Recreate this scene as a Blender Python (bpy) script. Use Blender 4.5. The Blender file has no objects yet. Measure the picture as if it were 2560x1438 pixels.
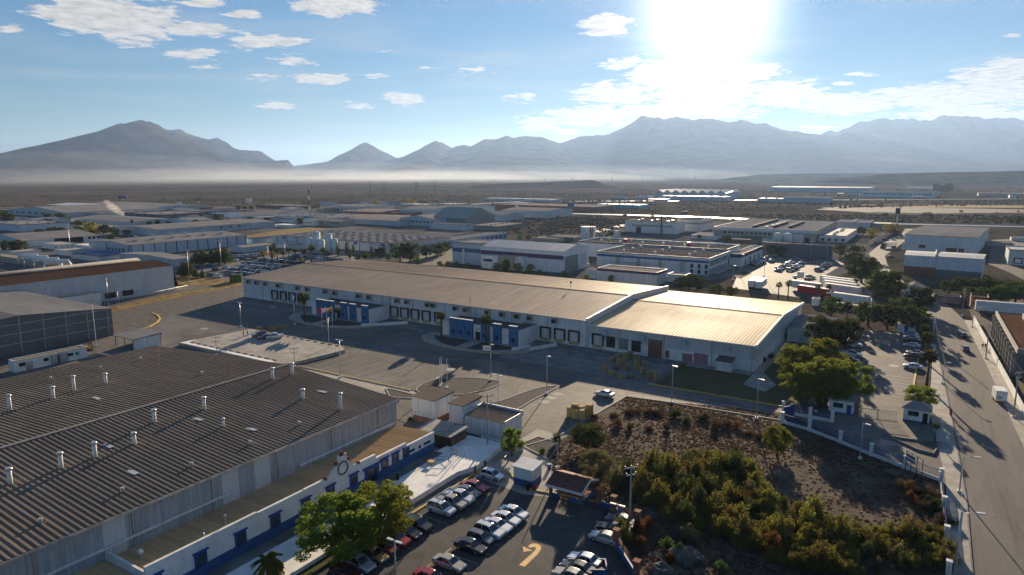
# Hillside industrial estate at low morning sun, seen from about 50 m above the ground.
# World axes follow the street grid: +X runs along the cross streets, +Y along the main road.
import bpy, math, random
from mathutils import Vector, Matrix, noise as mnoise
R = math.radians
random.seed(7)
sc = bpy.context.scene
C = sc.collection

# ---------------------------------------------------------------- camera
HEAD = R(32.0); CAMH = 50.0; FPX = 1707.0; HORIZ = 433.0
PITCH = math.atan((719 - HORIZ) / FPX)
cam = bpy.data.objects.new('camera', bpy.data.cameras.new('camera'))
C.objects.link(cam)
cam.location = (0, 0, CAMH)
cam.rotation_euler = (math.pi / 2 - PITCH, 0, HEAD)
cam.data.sensor_width = 36.0
cam.data.lens = 36.0 * FPX / 2560.0
cam.data.clip_end = 90000
cam.data.clip_start = 1.0
sc.camera = cam

# ---------------------------------------------------------------- light
SUN_EL = R(12.2); SUN_AZ = R(-16.7)          # azimuth measured clockwise from +Y
SUN_DIR = Vector((math.sin(SUN_AZ) * math.cos(SUN_EL), math.cos(SUN_AZ) * math.cos(SUN_EL), math.sin(SUN_EL)))
sl = bpy.data.lights.new('sun', 'SUN')
sl.energy = 5.0; sl.angle = R(0.5); sl.color = (1.0, 0.80, 0.55)
sun = bpy.data.objects.new('sun', sl); C.objects.link(sun)
sun.rotation_euler = (-SUN_DIR).to_track_quat('-Z', 'Y').to_euler()
sun.location = (0, 0, 300)
sc.view_settings.view_transform = 'Standard'
sc.view_settings.look = 'None'
sc.view_settings.gamma = 1.0
sc.view_settings.exposure = 1.25
sc.cycles.use_denoising = True
sc.cycles.volume_bounces = 0
sc.cycles.max_bounces = 4
sc.cycles.diffuse_bounces = 2
sc.cycles.glossy_bounces = 2
sc.cycles.transparent_max_bounces = 6
sc.cycles.volume_step_rate = 4.0
sc.cycles.sample_clamp_indirect = 4.0


class NT:
    """small helper for node trees"""
    def __init__(s, tree):
        s.t = tree; s.n = tree.nodes; s.l = tree.links

    def set(s, inp, v):
        if isinstance(v, bpy.types.NodeSocket):
            s.l.new(v, inp)
        elif v is not None:
            inp.default_value = v

    def math(s, op, a, b=None, c=None, clamp=False):
        m = s.n.new('ShaderNodeMath'); m.operation = op; m.use_clamp = clamp
        s.set(m.inputs[0], a)
        if b is not None: s.set(m.inputs[1], b)
        if c is not None: s.set(m.inputs[2], c)
        return m.outputs[0]

    def vmath(s, op, a, b=None):
        m = s.n.new('ShaderNodeVectorMath'); m.operation = op
        s.set(m.inputs[0], a)
        if b is not None: s.set(m.inputs[1], b)
        return m.outputs['Value'] if op in ('DOT_PRODUCT', 'LENGTH', 'DISTANCE') else m.outputs[0]

    def mix(s, f, a, b, kind='MIX'):
        m = s.n.new('ShaderNodeMix'); m.data_type = 'RGBA'; m.blend_type = kind
        s.set(m.inputs[0], f); s.set(m.inputs[6], a); s.set(m.inputs[7], b)
        return m.outputs[2]

    def noise(s, vec, scale, detail=4.0, rough=0.55, dist=0.0):
        m = s.n.new('ShaderNodeTexNoise')
        if vec is not None: s.l.new(vec, m.inputs['Vector'])
        m.inputs['Scale'].default_value = scale; m.inputs['Detail'].default_value = detail
        m.inputs['Roughness'].default_value = rough; m.inputs['Distortion'].default_value = dist
        return m.outputs['Fac']

    def sstep(s, v, a, b, lo=0.0, hi=1.0):
        m = s.n.new('ShaderNodeMapRange'); m.interpolation_type = 'SMOOTHSTEP'
        s.set(m.inputs[0], v); m.inputs[1].default_value = a; m.inputs[2].default_value = b
        m.inputs[3].default_value = lo; m.inputs[4].default_value = hi
        return m.outputs[0]

    def comb(s, x, y, z):
        m = s.n.new('ShaderNodeCombineXYZ')
        s.set(m.inputs[0], x); s.set(m.inputs[1], y); s.set(m.inputs[2], z)
        return m.outputs[0]

    def sep(s, v):
        m = s.n.new('ShaderNodeSeparateXYZ'); s.l.new(v, m.inputs[0]); return m.outputs


# ---------------------------------------------------------------- sky
world = bpy.data.worlds.new('World'); sc.world = world; world.use_nodes = True
W = NT(world.node_tree); W.n.clear()
sky = W.n.new('ShaderNodeTexSky'); sky.sky_type = 'NISHITA'; sky.sun_disc = False
sky.sun_elevation = SUN_EL; sky.sun_rotation = SUN_AZ
sky.altitude = 1500; sky.air_density = 1.3; sky.dust_density = 0.03; sky.ozone_density = 4.0
SKYK = 0.058
tc = W.n.new('ShaderNodeTexCoord'); dvec = tc.outputs['Generated']
dx, dy, dz = W.sep(dvec)
fw = W.math('MAXIMUM', W.vmath('DOT_PRODUCT', dvec, (-math.sin(HEAD), math.cos(HEAD), 0)), 0.05)
lat = W.math('DIVIDE', W.vmath('DOT_PRODUCT', dvec, (math.cos(HEAD), math.sin(HEAD), 0)), fw)
ele = W.math('DIVIDE', dz, fw)
# thin broken altocumulus: noise on a flat layer overhead, gathered in the banks the morning shows
inv = W.math('DIVIDE', 1.0, W.math('MAXIMUM', W.math('ADD', ele, 0.05), 0.03))
lay = W.comb(W.math('MULTIPLY', lat, inv), inv, 0.0)
n1 = W.noise(lay, 3.2, 5.0, 0.62, 0.3)
n2 = W.noise(lay, 10.0, 4.0, 0.62, 0.2)
n3 = W.noise(W.comb(W.math('MULTIPLY', lat, inv), W.math('MULTIPLY', inv, 1.5), 3.0), 0.9, 2.0, 0.5)
CLOUDS = [  # px, py, half width, half height, weight: banks of cloud as bearings and heights above the skyline
    (250, 35, 190, 45, 1.0), (340, 75, 130, 40, .9), (480, 75, 110, 22, .8), (670, 105, 90, 22, 1.0), (840, 15, 110, 26, 1.0),
    (20, 70, 50, 16, .8), (510, 5, 60, 14, .9), (600, 35, 60, 14, .7), (480, 140, 90, 16, .8), (520, 168, 60, 10, .6), (800, 198, 75, 16, 1.0),
    (690, 265, 60, 10, .9), (740, 150, 70, 24, .6), (945, 190, 50, 8, .7), (1010, 246, 52, 17, 1.0), (900, 262, 55, 14, .6), (660, 192, 50, 14, .6), (965, 130, 45, 8, .7),
    (1080, 172, 70, 10, .6), (1180, 178, 70, 16, .6), (1300, 240, 60, 20, .6), (1510, 62, 80, 30, 1.0), (1560, 160, 80, 22, .7),
    (1700, 185, 150, 40, 1.0), (1860, 180, 110, 26, 1.0), (1540, 235, 130, 34, .9), (1760, 235, 180, 36, .95), (1970, 235, 100, 38, 1.0), (1480, 290, 150, 30, .9), (1700, 280, 230, 24, .9),
    (1350, 310, 70, 26, .8), (2120, 260, 150, 30, .95), (2350, 240, 180, 36, 1.0), (2500, 215, 120, 60, 1.0), (2520, 165, 70, 24, .9), (2420, 285, 220, 20, .9), (2160, 185, 50, 8, .8), (2110, 208, 40, 6, .8), (2530, 90, 30, 8, .7),
    (1420, 330, 60, 12, .7), (2050, 320, 60, 8, .7)]
bank = None
for (px, py, hw, hh, wt) in CLOUDS:
    t = math.tan(math.atan((719 - py) / FPX) - PITCH)      # tangent of the height above the horizon
    cxl = (px - 1280) / math.hypot(FPX, 719 - py) / math.cos(math.atan(t))
    sx_ = hw / 1731.0; sy_ = hh / 1731.0
    a = W.math('DIVIDE', W.math('SUBTRACT', lat, cxl), sx_)
    b = W.math('DIVIDE', W.math('SUBTRACT', ele, t), sy_)
    r2 = W.math('ADD', W.math('MULTIPLY', a, a), W.math('MULTIPLY', b, b))
    g = W.math('MULTIPLY', W.math('EXPONENT', W.math('MULTIPLY', r2, -0.8)), wt)
    bank = g if bank is None else W.math('MAXIMUM', bank, g)
dens = W.math('ADD', W.math('MULTIPLY', n1, 0.62), W.math('MULTIPLY', n2, 0.42))
cover = W.sstep(W.math('ADD', dens, W.math('MULTIPLY', bank, 0.47)), 0.72, 0.83)
cover = W.math('MULTIPLY', cover, W.sstep(bank, 0.08, 0.35))
veil = W.math('MULTIPLY', W.sstep(n3, 0.40, 0.75), W.sstep(ele, 0.02, 0.2, 0.10, 0.22))
cover = W.math('MAXIMUM', W.math('MULTIPLY', cover, 0.93), veil)
sdot = W.math('MAXIMUM', W.vmath('DOT_PRODUCT', dvec, tuple(SUN_DIR)), 0.0)
glow1 = W.math('POWER', sdot, 420.0)
glow2 = W.math('POWER', sdot, 60.0)
shade = W.sstep(n2, 0.25, 0.72, 0.62, 1.0)
cb = W.math('MULTIPLY', shade, W.math('ADD', 0.34, W.math('MULTIPLY', glow2, 0.15)))
ccol = W.vmath('SCALE', (1.0, 0.955, 0.90)); W.l.new(cb, ccol.node.inputs['Scale'])
skyc = W.vmath('SCALE', W.vmath('MULTIPLY', sky.outputs[0], (0.68, 0.90, 1.03))); skyc.node.inputs['Scale'].default_value = SKYK
# sky radiance compressed by its own luminance: bright parts are held back
lum = W.vmath('DOT_PRODUCT', skyc, (0.25, 0.6, 0.15))
skyd = W.vmath('SCALE', skyc); W.l.new(W.math('DIVIDE', 1.0, W.math('MULTIPLY_ADD', lum, 3.4, 0.90)), skyd.node.inputs['Scale'])
mixc = W.mix(cover, skyd, ccol)
# bright aureole of the low sun itself
aur = W.math('ADD', W.math('MULTIPLY', glow1, 0.9), W.math('MULTIPLY', glow2, 0.01))
aurc = W.vmath('SCALE', (1.0, 0.94, 0.84)); W.l.new(aur, aurc.node.inputs['Scale'])
tot = W.vmath('ADD', mixc, aurc)
bg = W.n.new('ShaderNodeBackground'); bg.inputs['Strength'].default_value = 1.0
W.l.new(tot, bg.inputs['Color'])
wo = W.n.new('ShaderNodeOutputWorld'); W.l.new(bg.outputs[0], wo.inputs['Surface'])


# ---------------------------------------------------------------- measuring: bearing and dip to a point on the ground
def at(px, py, z=0.0):
    """ground point (world X, Y) seen along the bearing/dip of a survey reading (px, py), at height z"""
    x = (px - 1280) / FPX; y = (719 - py) / FPX
    fy = math.cos(PITCH) + y * math.sin(PITCH); fz = -math.sin(PITCH) + y * math.cos(PITCH)
    t = (z - CAMH) / fz
    X, Y = x * t, fy * t
    return X * math.cos(HEAD) - Y * math.sin(HEAD), X * math.sin(HEAD) + Y * math.cos(HEAD)


def ray_at(px, py, D):
    """point at forward distance D along a reading (for far ridges)"""
    x = (px - 1280) / FPX; y = (719 - py) / FPX
    fy = math.cos(PITCH) + y * math.sin(PITCH); fz = -math.sin(PITCH) + y * math.cos(PITCH)
    t = D / fy
    X, Y = x * t, D
    return X * math.cos(HEAD) - Y * math.sin(HEAD), X * math.sin(HEAD) + Y * math.cos(HEAD), CAMH + fz * t


def height_at(px, py, X, Y):
    """height of the thing standing at (X, Y) whose top reads py"""
    d = -X * math.sin(HEAD) + Y * math.cos(HEAD)
    y = (719 - py) / FPX
    return CAMH + d * (-math.sin(PITCH) + y * math.cos(PITCH)) / (math.cos(PITCH) + y * math.sin(PITCH))


def on_line(px, X=None, Y=None, z=0.0):
    """where the vertical plane of bearing px (at height z) meets the line X=const or Y=const"""
    lo, hi = (-60.0, 9000.0) if X is not None else (-9000.0, 9000.0)
    for _ in range(70):
        m = (lo + hi) / 2
        x, y = (X, m) if X is not None else (m, Y)
        d = -x * math.sin(HEAD) + y * math.cos(HEAD)
        zc = d * math.cos(PITCH) - (z - CAMH) * math.sin(PITCH)
        lt = x * math.cos(HEAD) + y * math.sin(HEAD)
        if zc <= 1: p = -1e9 if X is not None else 1e9
        else: p = 1280 + FPX * lt / zc
        if p < px: lo = m
        else: hi = m
    return lo


# ---------------------------------------------------------------- mesh building
class MB:
    """collects shapes and links them as ONE mesh object"""
    def __init__(s): s.v = []; s.f = []; s.mi = []; s.sm = []; s.cur = 0; s.smooth = False

    def face(s, idx): s.f.append(idx); s.mi.append(s.cur); s.sm.append(s.smooth)

    def poly(s, pts):
        n = len(s.v); s.v.extend(pts); s.face(list(range(n, n + len(pts)))); return s

    def box(s, x0, x1, y0, y1, z0, z1, bottom=True, top=True):
        n = len(s.v)
        s.v.extend([(x0, y0, z0), (x1, y0, z0), (x1, y1, z0), (x0, y1, z0), (x0, y0, z1), (x1, y0, z1), (x1, y1, z1), (x0, y1, z1)])
        F = [(0, 1, 5, 4), (1, 2, 6, 5), (2, 3, 7, 6), (3, 0, 4, 7)]
        if bottom: F.append((3, 2, 1, 0))
        if top: F.append((4, 5, 6, 7))
        for q in F: s.face([n + i for i in q])
        return s

    def prism(s, pts, z0, z1, bottom=False):
        """closed outline (x, y) drawn counter-clockwise, raised from z0 to z1"""
        a = sum(pts[i][0] * pts[(i + 1) % len(pts)][1] - pts[(i + 1) % len(pts)][0] * pts[i][1] for i in range(len(pts)))
        if a < 0: pts = pts[::-1]
        k = len(pts); n = len(s.v)
        s.v.extend([(p[0], p[1], z0) for p in pts] + [(p[0], p[1], z1) for p in pts])
        for i in range(k): s.face([n + i, n + (i + 1) % k, n + k + (i + 1) % k, n + k + i])
        s.face([n + k + i for i in range(k)])
        if bottom: s.face([n + k - 1 - i for i in range(k)])
        return s

    def extr(s, prof, axis, a, b):
        """profile of (across, z) pairs extruded along 'x' or 'y' from a to b, closed with end caps"""
        k = len(prof); n = len(s.v)
        for e in (a, b):
            s.v.extend([(e, p, z) if axis == 'x' else (p, e, z) for p, z in prof])
        for i in range(k):
            j = (i + 1) % k
            s.face([n + i, n + j, n + k + j, n + k + i])
        s.face([n + k - 1 - i for i in range(k)]); s.face([n + k + i for i in range(k)])
        return s

    def tube(s, pts, r, n=6, caps=True):
        """round bar through points; r one radius or one per point"""
        P = [Vector(p) for p in pts]; k = len(P)
        rr = r if isinstance(r, (list, tuple)) else [r] * k
        base = len(s.v); sm = s.smooth; s.smooth = True
        for i, p in enumerate(P):
            d = (P[min(i + 1, k - 1)] - P[max(i - 1, 0)]).normalized()
            u = d.cross(Vector((0, 0, 1)) if abs(d.z) < .9 else Vector((1, 0, 0))).normalized(); w = d.cross(u)
            for j in range(n):
                t = 2 * math.pi * j / n
                s.v.append(tuple(p + (u * math.cos(t) + w * math.sin(t)) * rr[i]))
        for i in range(k - 1):
            for j in range(n):
                a = base + i * n + j; b = base + i * n + (j + 1) % n
                s.face([a, b, b + n, a + n])
        s.smooth = sm
        if caps:
            s.face([base + j for j in range(n)][::-1]); s.face([base + (k - 1) * n + j for j in range(n)])
        return s

    def cyl(s, x, y, z0, z1, r0, r1=None, n=12):
        return s.tube([(x, y, z0), (x, y, z1)], [r0, r0 if r1 is None else r1], n)

    def ball(s, x, y, z, rx, ry=None, rz=None, n=8, m=6):
        ry = rx if ry is None else ry; rz = rx if rz is None else rz
        base = len(s.v); sm = s.smooth; s.smooth = True
        s.v.append((x, y, z - rz))
        for i in range(1, m):
            t = math.pi * i / m
            for j in range(n):
                p = 2 * math.pi * j / n
                s.v.append((x + rx * math.sin(t) * math.cos(p), y + ry * math.sin(t) * math.sin(p), z - rz * math.cos(t)))
        s.v.append((x, y, z + rz)); last = len(s.v) - 1
        for j in range(n):
            s.face([base, base + 1 + (j + 1) % n, base + 1 + j])
            s.face([last, last - n + j, last - n + (j + 1) % n])
        for i in range(m - 2):
            for j in range(n):
                a = base + 1 + i * n + j; b = base + 1 + i * n + (j + 1) % n
                s.face([a, b, b + n, a + n])
        s.smooth = sm
        return s

    def move(s, i0, M):
        for i in range(i0, len(s.v)): s.v[i] = tuple(M @ Vector(s.v[i]))
        return s


def ob(name, mb, mats, parent=None, loc=(0, 0, 0), rz=0.0):
    me = bpy.data.meshes.new(name)
    me.from_pydata(mb.v, [], mb.f)
    me.polygons.foreach_set('material_index', mb.mi)
    me.polygons.foreach_set('use_smooth', mb.sm)
    for m in (mats if isinstance(mats, (list, tuple)) else [mats]): me.materials.append(m)
    me.update()
    o = bpy.data.objects.new(name, me); C.objects.link(o)
    o.location = loc; o.rotation_euler = (0, 0, rz)
    if parent: o.parent = parent
    return o


def tag(o, label=None, cat=None, group=None, kind=None):
    if label: o['label'] = label
    if cat: o['category'] = cat
    if group: o['group'] = group
    if kind: o['kind'] = kind
    return o


def thing(name, label, cat, loc=(0, 0, 0), rz=0.0, group=None):
    o = bpy.data.objects.new(name, None); C.objects.link(o)
    o.empty_display_size = 0.5
    o.location = loc; o.rotation_euler = (0, 0, rz)
    return tag(o, label, cat, group)


def structure(name, mb, m): return tag(ob(name, mb, m), kind='structure')


def dup(o, loc=None, rz=None, scale=None, label=None, group=None, parent=None):
    """copy of a thing with copies of its parts and sub-parts, mesh data shared"""
    c = o.copy(); C.objects.link(c)
    if parent: c.parent = parent
    if loc is not None: c.location = loc
    if rz is not None: c.rotation_euler = (0, 0, rz)
    if scale is not None: c.scale = scale if isinstance(scale, (tuple, list)) else (scale,) * 3
    if label: c['label'] = label
    if group: c['group'] = group
    for ch in o.children: dup(ch, parent=c)
    return c


# ---------------------------------------------------------------- materials
def mat(name, col, rough=0.85, metal=0.0, var=0.25, scale=0.6, col2=None, bump=0.0, bscale=None, stretch=None, spec=0.3, coat=0.0, grain=0.0):
    """Principled surface: base colour broken up by two sizes of noise (weathering), optional bump"""
    m = bpy.data.materials.new(name); m.use_nodes = True
    N = NT(m.node_tree); b = N.n['Principled BSDF']
    o = N.n.new('ShaderNodeTexCoord').outputs['Object']
    if stretch:
        mp = N.n.new('ShaderNodeMapping'); N.l.new(o, mp.inputs[0]); mp.inputs['Scale'].default_value = stretch; o = mp.outputs[0]
    n = N.noise(o, scale, 5.0, 0.6, 0.2)
    c2 = col2 if col2 else tuple(x * (1 - var) for x in col)
    c1 = col if col2 else tuple(min(1, x * (1 + var * .6)) for x in col)
    out = N.mix(N.sstep(n, 0.36, 0.64), (*c1, 1), (*c2, 1))
    if grain:
        g = N.noise(o, scale * 14, 2.0, 0.6)
        out = N.mix(1.0, out, N.mix(g, (1 - grain, 1 - grain, 1 - grain, 1), (1 + grain, 1 + grain, 1 + grain, 1)), 'MULTIPLY')
    N.l.new(out, b.inputs['Base Color'])
    b.inputs['Roughness'].default_value = rough; b.inputs['Metallic'].default_value = metal
    b.inputs['Specular IOR Level'].default_value = spec
    if coat: b.inputs['Coat Weight'].default_value = coat; b.inputs['Coat Roughness'].default_value = 0.08
    if bump:
        bn = N.n.new('ShaderNodeBump'); bn.inputs['Strength'].default_value = 1.0; bn.inputs['Distance'].default_value = bump
        N.l.new(N.noise(o, bscale or scale * 8, 4.0, 0.65), bn.inputs['Height']); N.l.new(bn.outputs[0], b.inputs['Normal'])
    return m


def panel_mat(name, col, pitch=0.9, odd=None, oddp=0.12, rough=0.55, metal=0.0, axis='xy', var=0.10):
    """sheet-metal cladding: vertical ribs (bump), each sheet a slightly different tone, rain streaks running down"""
    m = bpy.data.materials.new(name); m.use_nodes = True
    N = NT(m.node_tree); b = N.n['Principled BSDF']
    x, y, z = N.sep(N.n.new('ShaderNodeTexCoord').outputs['Object'])
    a = N.math('ADD', x, y)
    wn = N.n.new('ShaderNodeTexWhiteNoise'); wn.noise_dimensions = '1D'
    N.l.new(N.math('FLOOR', N.math('DIVIDE', a, pitch * 3)), wn.inputs['W'])
    st = N.noise(N.comb(N.math('MULTIPLY', a, 2.2), 0.0, N.math('MULTIPLY', z, 0.12)), 1.0, 4.0, 0.6)
    base = N.mix(N.sstep(st, 0.35, 0.7), (*[c * (1 + var) for c in col], 1), (*[c * (1 - var * 1.6) for c in col], 1))
    base = N.mix(N.math('MULTIPLY', wn.outputs['Value'], 0.22), base, (*[c * 0.55 for c in col], 1))
    if odd: base = N.mix(N.math('LESS_THAN', wn.outputs['Value'], oddp), base, (*odd, 1))
    N.l.new(base, b.inputs['Base Color'])
    b.inputs['Roughness'].default_value = rough; b.inputs['Metallic'].default_value = metal
    bn = N.n.new('ShaderNodeBump'); bn.inputs['Strength'].default_value = 0.6; bn.inputs['Distance'].default_value = 0.05
    N.l.new(N.math('SINE', N.math('MULTIPLY', a, 2 * math.pi / (pitch / 3))), bn.inputs['Height']); N.l.new(bn.outputs[0], b.inputs['Normal'])
    return m


def asphalt_mat(name, col, stretch=(1, 1, 1), crack=0.35):
    """worn asphalt: big tonal drifts, sealed patches, fine cracks, oil spots and grit"""
    m = bpy.data.materials.new(name); m.use_nodes = True
    N = NT(m.node_tree); b = N.n['Principled BSDF']
    o = N.n.new('ShaderNodeTexCoord').outputs['Object']
    mp = N.n.new('ShaderNodeMapping'); N.l.new(o, mp.inputs[0]); mp.inputs['Scale'].default_value = stretch
    big = N.noise(mp.outputs[0], 0.06, 4.0, 0.6, .8); mid = N.noise(mp.outputs[0], 0.45, 5.0, 0.65, .5); fine = N.noise(o, 6.0, 3.0, .7)
    c = N.mix(N.sstep(big, .35, .65), (*[x * 1.25 for x in col], 1), (*[x * .78 for x in col], 1))
    c = N.mix(N.math('MULTIPLY', N.sstep(mid, .52, .60), .35), c, (*[x * .55 for x in col], 1))
    c = N.mix(N.math('MULTIPLY', N.sstep(mid, .30, .40, 1.0, 0.0), .3), c, (*[min(1, x * 1.8) for x in col], 1))
    v = N.n.new('ShaderNodeTexVoronoi'); v.feature = 'DISTANCE_TO_EDGE'; v.inputs['Scale'].default_value = .16; N.l.new(o, v.inputs['Vector'])
    c = N.mix(N.math('MULTIPLY', N.math('LESS_THAN', v.outputs['Distance'], .012), crack), c, (.02, .02, .02, 1))
    sp = N.noise(o, 0.9, 1.0, .4)
    c = N.mix(N.math('MULTIPLY', N.sstep(sp, .70, .78), .55), c, (.025, .024, .022, 1))
    c = N.mix(1.0, c, N.mix(fine, (.78, .78, .78, 1), (1.22, 1.22, 1.22, 1)), 'MULTIPLY')
    N.l.new(c, b.inputs['Base Color']); b.inputs['Roughness'].default_value = .78; b.inputs['Specular IOR Level'].default_value = .09
    bn = N.n.new('ShaderNodeBump'); bn.inputs['Distance'].default_value = .012; N.l.new(fine, bn.inputs['Height']); N.l.new(bn.outputs[0], b.inputs['Normal'])
    return m


def roof_mat(name, col, axis, pitch, rough=0.6, metal=0.0, spec=0.0):
    """weathered sheet roof: sheets of differing tone, streaks running down the slope, darker eaves, rust spots"""
    m = bpy.data.materials.new(name); m.use_nodes = True
    N = NT(m.node_tree); b = N.n['Principled BSDF']
    o = N.n.new('ShaderNodeTexCoord').outputs['Object']; x, y, z = N.sep(o)
    a, d = (x, y) if axis == 'x' else (y, x)
    wn = N.n.new('ShaderNodeTexWhiteNoise'); wn.noise_dimensions = '2D'
    N.l.new(N.comb(N.math('FLOOR', N.math('DIVIDE', a, pitch)), N.math('FLOOR', N.math('DIVIDE', d, 11.3)), 0.0), wn.inputs['Vector'])
    st = N.noise(N.comb(N.math('MULTIPLY', a, 1.6), N.math('MULTIPLY', d, .06), 0.0), 1.0, 4.0, .65)
    big = N.noise(o, .035, 4.0, .6, .7); sp = N.noise(o, .55, 5.0, .7)
    c = N.mix(N.sstep(st, .32, .68), (*[q * 1.14 for q in col], 1), (*[q * .80 for q in col], 1))
    c = N.mix(N.math('MULTIPLY', N.sstep(big, .40, .66), .5), c, (*[q * .68 for q in col], 1))
    c = N.mix(N.math('MULTIPLY', wn.outputs['Value'], .20), c, (*[q * .55 for q in col], 1))
    c = N.mix(N.math('MULTIPLY', N.sstep(sp, .64, .74), .45), c, (.12, .07, .045, 1))
    N.l.new(c, b.inputs['Base Color']); N.l.new(N.math('MULTIPLY_ADD', big, .3, rough - .15), b.inputs['Roughness'])
    b.inputs['Metallic'].default_value = metal; b.inputs['Specular IOR Level'].default_value = spec
    return m

# ---------------------------------------------------------------- land
def ground_mat():
    m = bpy.data.materials.new('desert_ground'); m.use_nodes = True
    N = NT(m.node_tree); b = N.n['Principled BSDF']
    o = N.n.new('ShaderNodeTexCoord').outputs['Object']
    big = N.noise(o, 0.004, 5.0, 0.6, 0.6); mid = N.noise(o, 0.03, 5.0, 0.65, 0.4); fine = N.noise(o, 0.35, 4.0, 0.7)
    c = N.mix(N.sstep(big, 0.38, 0.62), (0.135, 0.108, 0.085, 1), (0.085, 0.073, 0.057, 1))
    c = N.mix(N.sstep(mid, 0.50, 0.66), c, (0.036, 0.037, 0.028, 1))
    c = N.mix(N.math('MULTIPLY', N.sstep(fine, 0.48, 0.66), 0.75), c, (0.030, 0.032, 0.023, 1))
    gold = N.noise(o, 0.011, 3.0, 0.6, 1.0)
    c = N.mix(N.math('MULTIPLY', N.sstep(gold, 0.60, 0.70), 0.55), c, (0.16, 0.11, 0.055, 1))
    N.l.new(c, b.inputs['Base Color']); b.inputs['Roughness'].default_value = 0.95; b.inputs['Specular IOR Level'].default_value = 0.0
    bn = N.n.new('ShaderNodeBump'); bn.inputs['Distance'].default_value = 0.6
    N.l.new(fine, bn.inputs['Height']); N.l.new(bn.outputs[0], b.inputs['Normal'])
    return m


M_GROUND = ground_mat()
g = MB(); g.poly([(-40000, -6000, -0.06), (40000, -6000, -0.06), (40000, 60000, -0.06), (-40000, 60000, -0.06)])
structure('ground', g, M_GROUND)

M_ROCK = mat('mountain_rock', (0.075, 0.066, 0.058), 0.95, var=0.4, scale=0.004, bump=4.0, bscale=0.012, spec=0.0)


def interp(P, x):
    for (a, b), (c, d) in zip(P, P[1:]):
        if a <= x <= c: return b + (d - b) * (x - a) / (c - a)
    return P[0][1] if x < P[0][0] else P[-1][1]


def mountain(prof, D, front, back, step=7, seed=0, rough=0.10, rows=26):
    """ridge whose crest follows measured skyline heights, with spurs and gullies running down to the plain"""
    mb = MB(); mb.smooth = True
    xs = []
    x = prof[0][0]
    while x <= prof[-1][0]: xs.append(x); x += step
    ts = [1 - (i / (rows * 0.7)) for i in range(int(rows * .7))] + [-(i / (rows * 0.3)) for i in range(int(rows * .3) + 1)]
    ts = [-(t) for t in ts]
    for t in ts:                      # -1 foot nearest .. 0 crest .. 1 foot behind
        for px in xs:
            X, Y, z = ray_at(px, interp(prof, px), D)
            z = max(z, 0.0)
            jag = mnoise.fractal(Vector((px * 0.03, seed * 7.1, 0)), 1.0, 2.2, 5) * 0.05 * z
            off = t * (front if t < 0 else back) * (0.35 + 0.65 * min(1.0, z / 500.0))
            px_, py_ = X - math.sin(HEAD) * off, Y + math.cos(HEAD) * off
            k = (1 - abs(t)) ** 1.25
            rg = 1 - abs(mnoise.fractal(Vector((px_ * 0.0016, py_ * 0.0007, seed)), 1.0, 2.1, 6))
            h = (z + jag * (1 - abs(t))) * k - (1.0 - rg) * z * rough * 4 * k * (abs(t) ** 0.6)
            mb.v.append((px_, py_, max(h, -2.0) - 0.1))
    n = len(xs)
    for r in range(len(ts) - 1):
        for i in range(n - 1):
            a = r * n + i
            mb.face([a, a + 1, a + n + 1, a + n])
    structure('mountain', mb, M_ROCK)


mountain([(-420, 433), (-150, 425), (0, 408), (80, 382), (120, 360), (150, 353), (175, 352), (250, 332), (288, 322), (290, 314), (300, 310), (345, 303), (372, 302), (408, 322),
          (450, 345), (520, 372), (580, 398), (640, 418), (720, 430), (760, 433)], 7600, 3300, 2600, 6, 1)
mountain([(380, 330), (410, 322), (450, 324), (490, 342), (520, 346), (545, 347), (600, 375), (640, 378), (655, 380), (690, 402), (700, 420), (760, 433)], 9800, 2600, 2000, 5, 2)
mountain([(600, 432), (625, 402), (680, 402), (720, 400), (732, 414), (742, 425), (760, 433)], 8600, 1200, 1200, 4, 3)
mountain([(640, 433), (740, 413), (820, 404), (860, 383), (905, 358), (915, 357), (950, 374), (990, 393), (1010, 396), (1090, 425), (1140, 433)], 11000, 2600, 2400, 5, 4)
mountain([(900, 433), (960, 404), (1010, 392), (1060, 366), (1090, 351), (1108, 358), (1130, 371), (1140, 367), (1160, 362), (1175, 368), (1210, 347), (1240, 345), (1265, 340), (1285, 344),
          (1315, 339), (1355, 343), (1390, 355), (1400, 357), (1450, 340), (1500, 336), (1540, 330), (1590, 296), (1605, 287), (1640, 297), (1680, 296), (1705, 292), (1740, 299), (1775, 297),
          (1815, 302), (1850, 300), (1910, 310), (1960, 324), (2030, 334), (2080, 340), (2105, 336), (2145, 332), (2200, 345), (2270, 363), (2350, 377), (2465, 380), (2540, 388), (2700, 400), (2900, 433)], 10500, 4200, 3000, 6, 5)
mountain([(1980, 420), (2050, 335), (2080, 324), (2090, 328), (2150, 305), (2180, 300), (2250, 298), (2320, 301), (2360, 292), (2400, 291), (2450, 296), (2520, 297), (2570, 305), (2700, 330), (2950, 433)], 12300, 1500, 3000, 6, 6)

M_HILL = mat('hill_scrub', (0.065, 0.055, 0.042), 0.95, var=0.4, scale=0.01, bump=2.0, bscale=0.06, spec=0.0)


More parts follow.
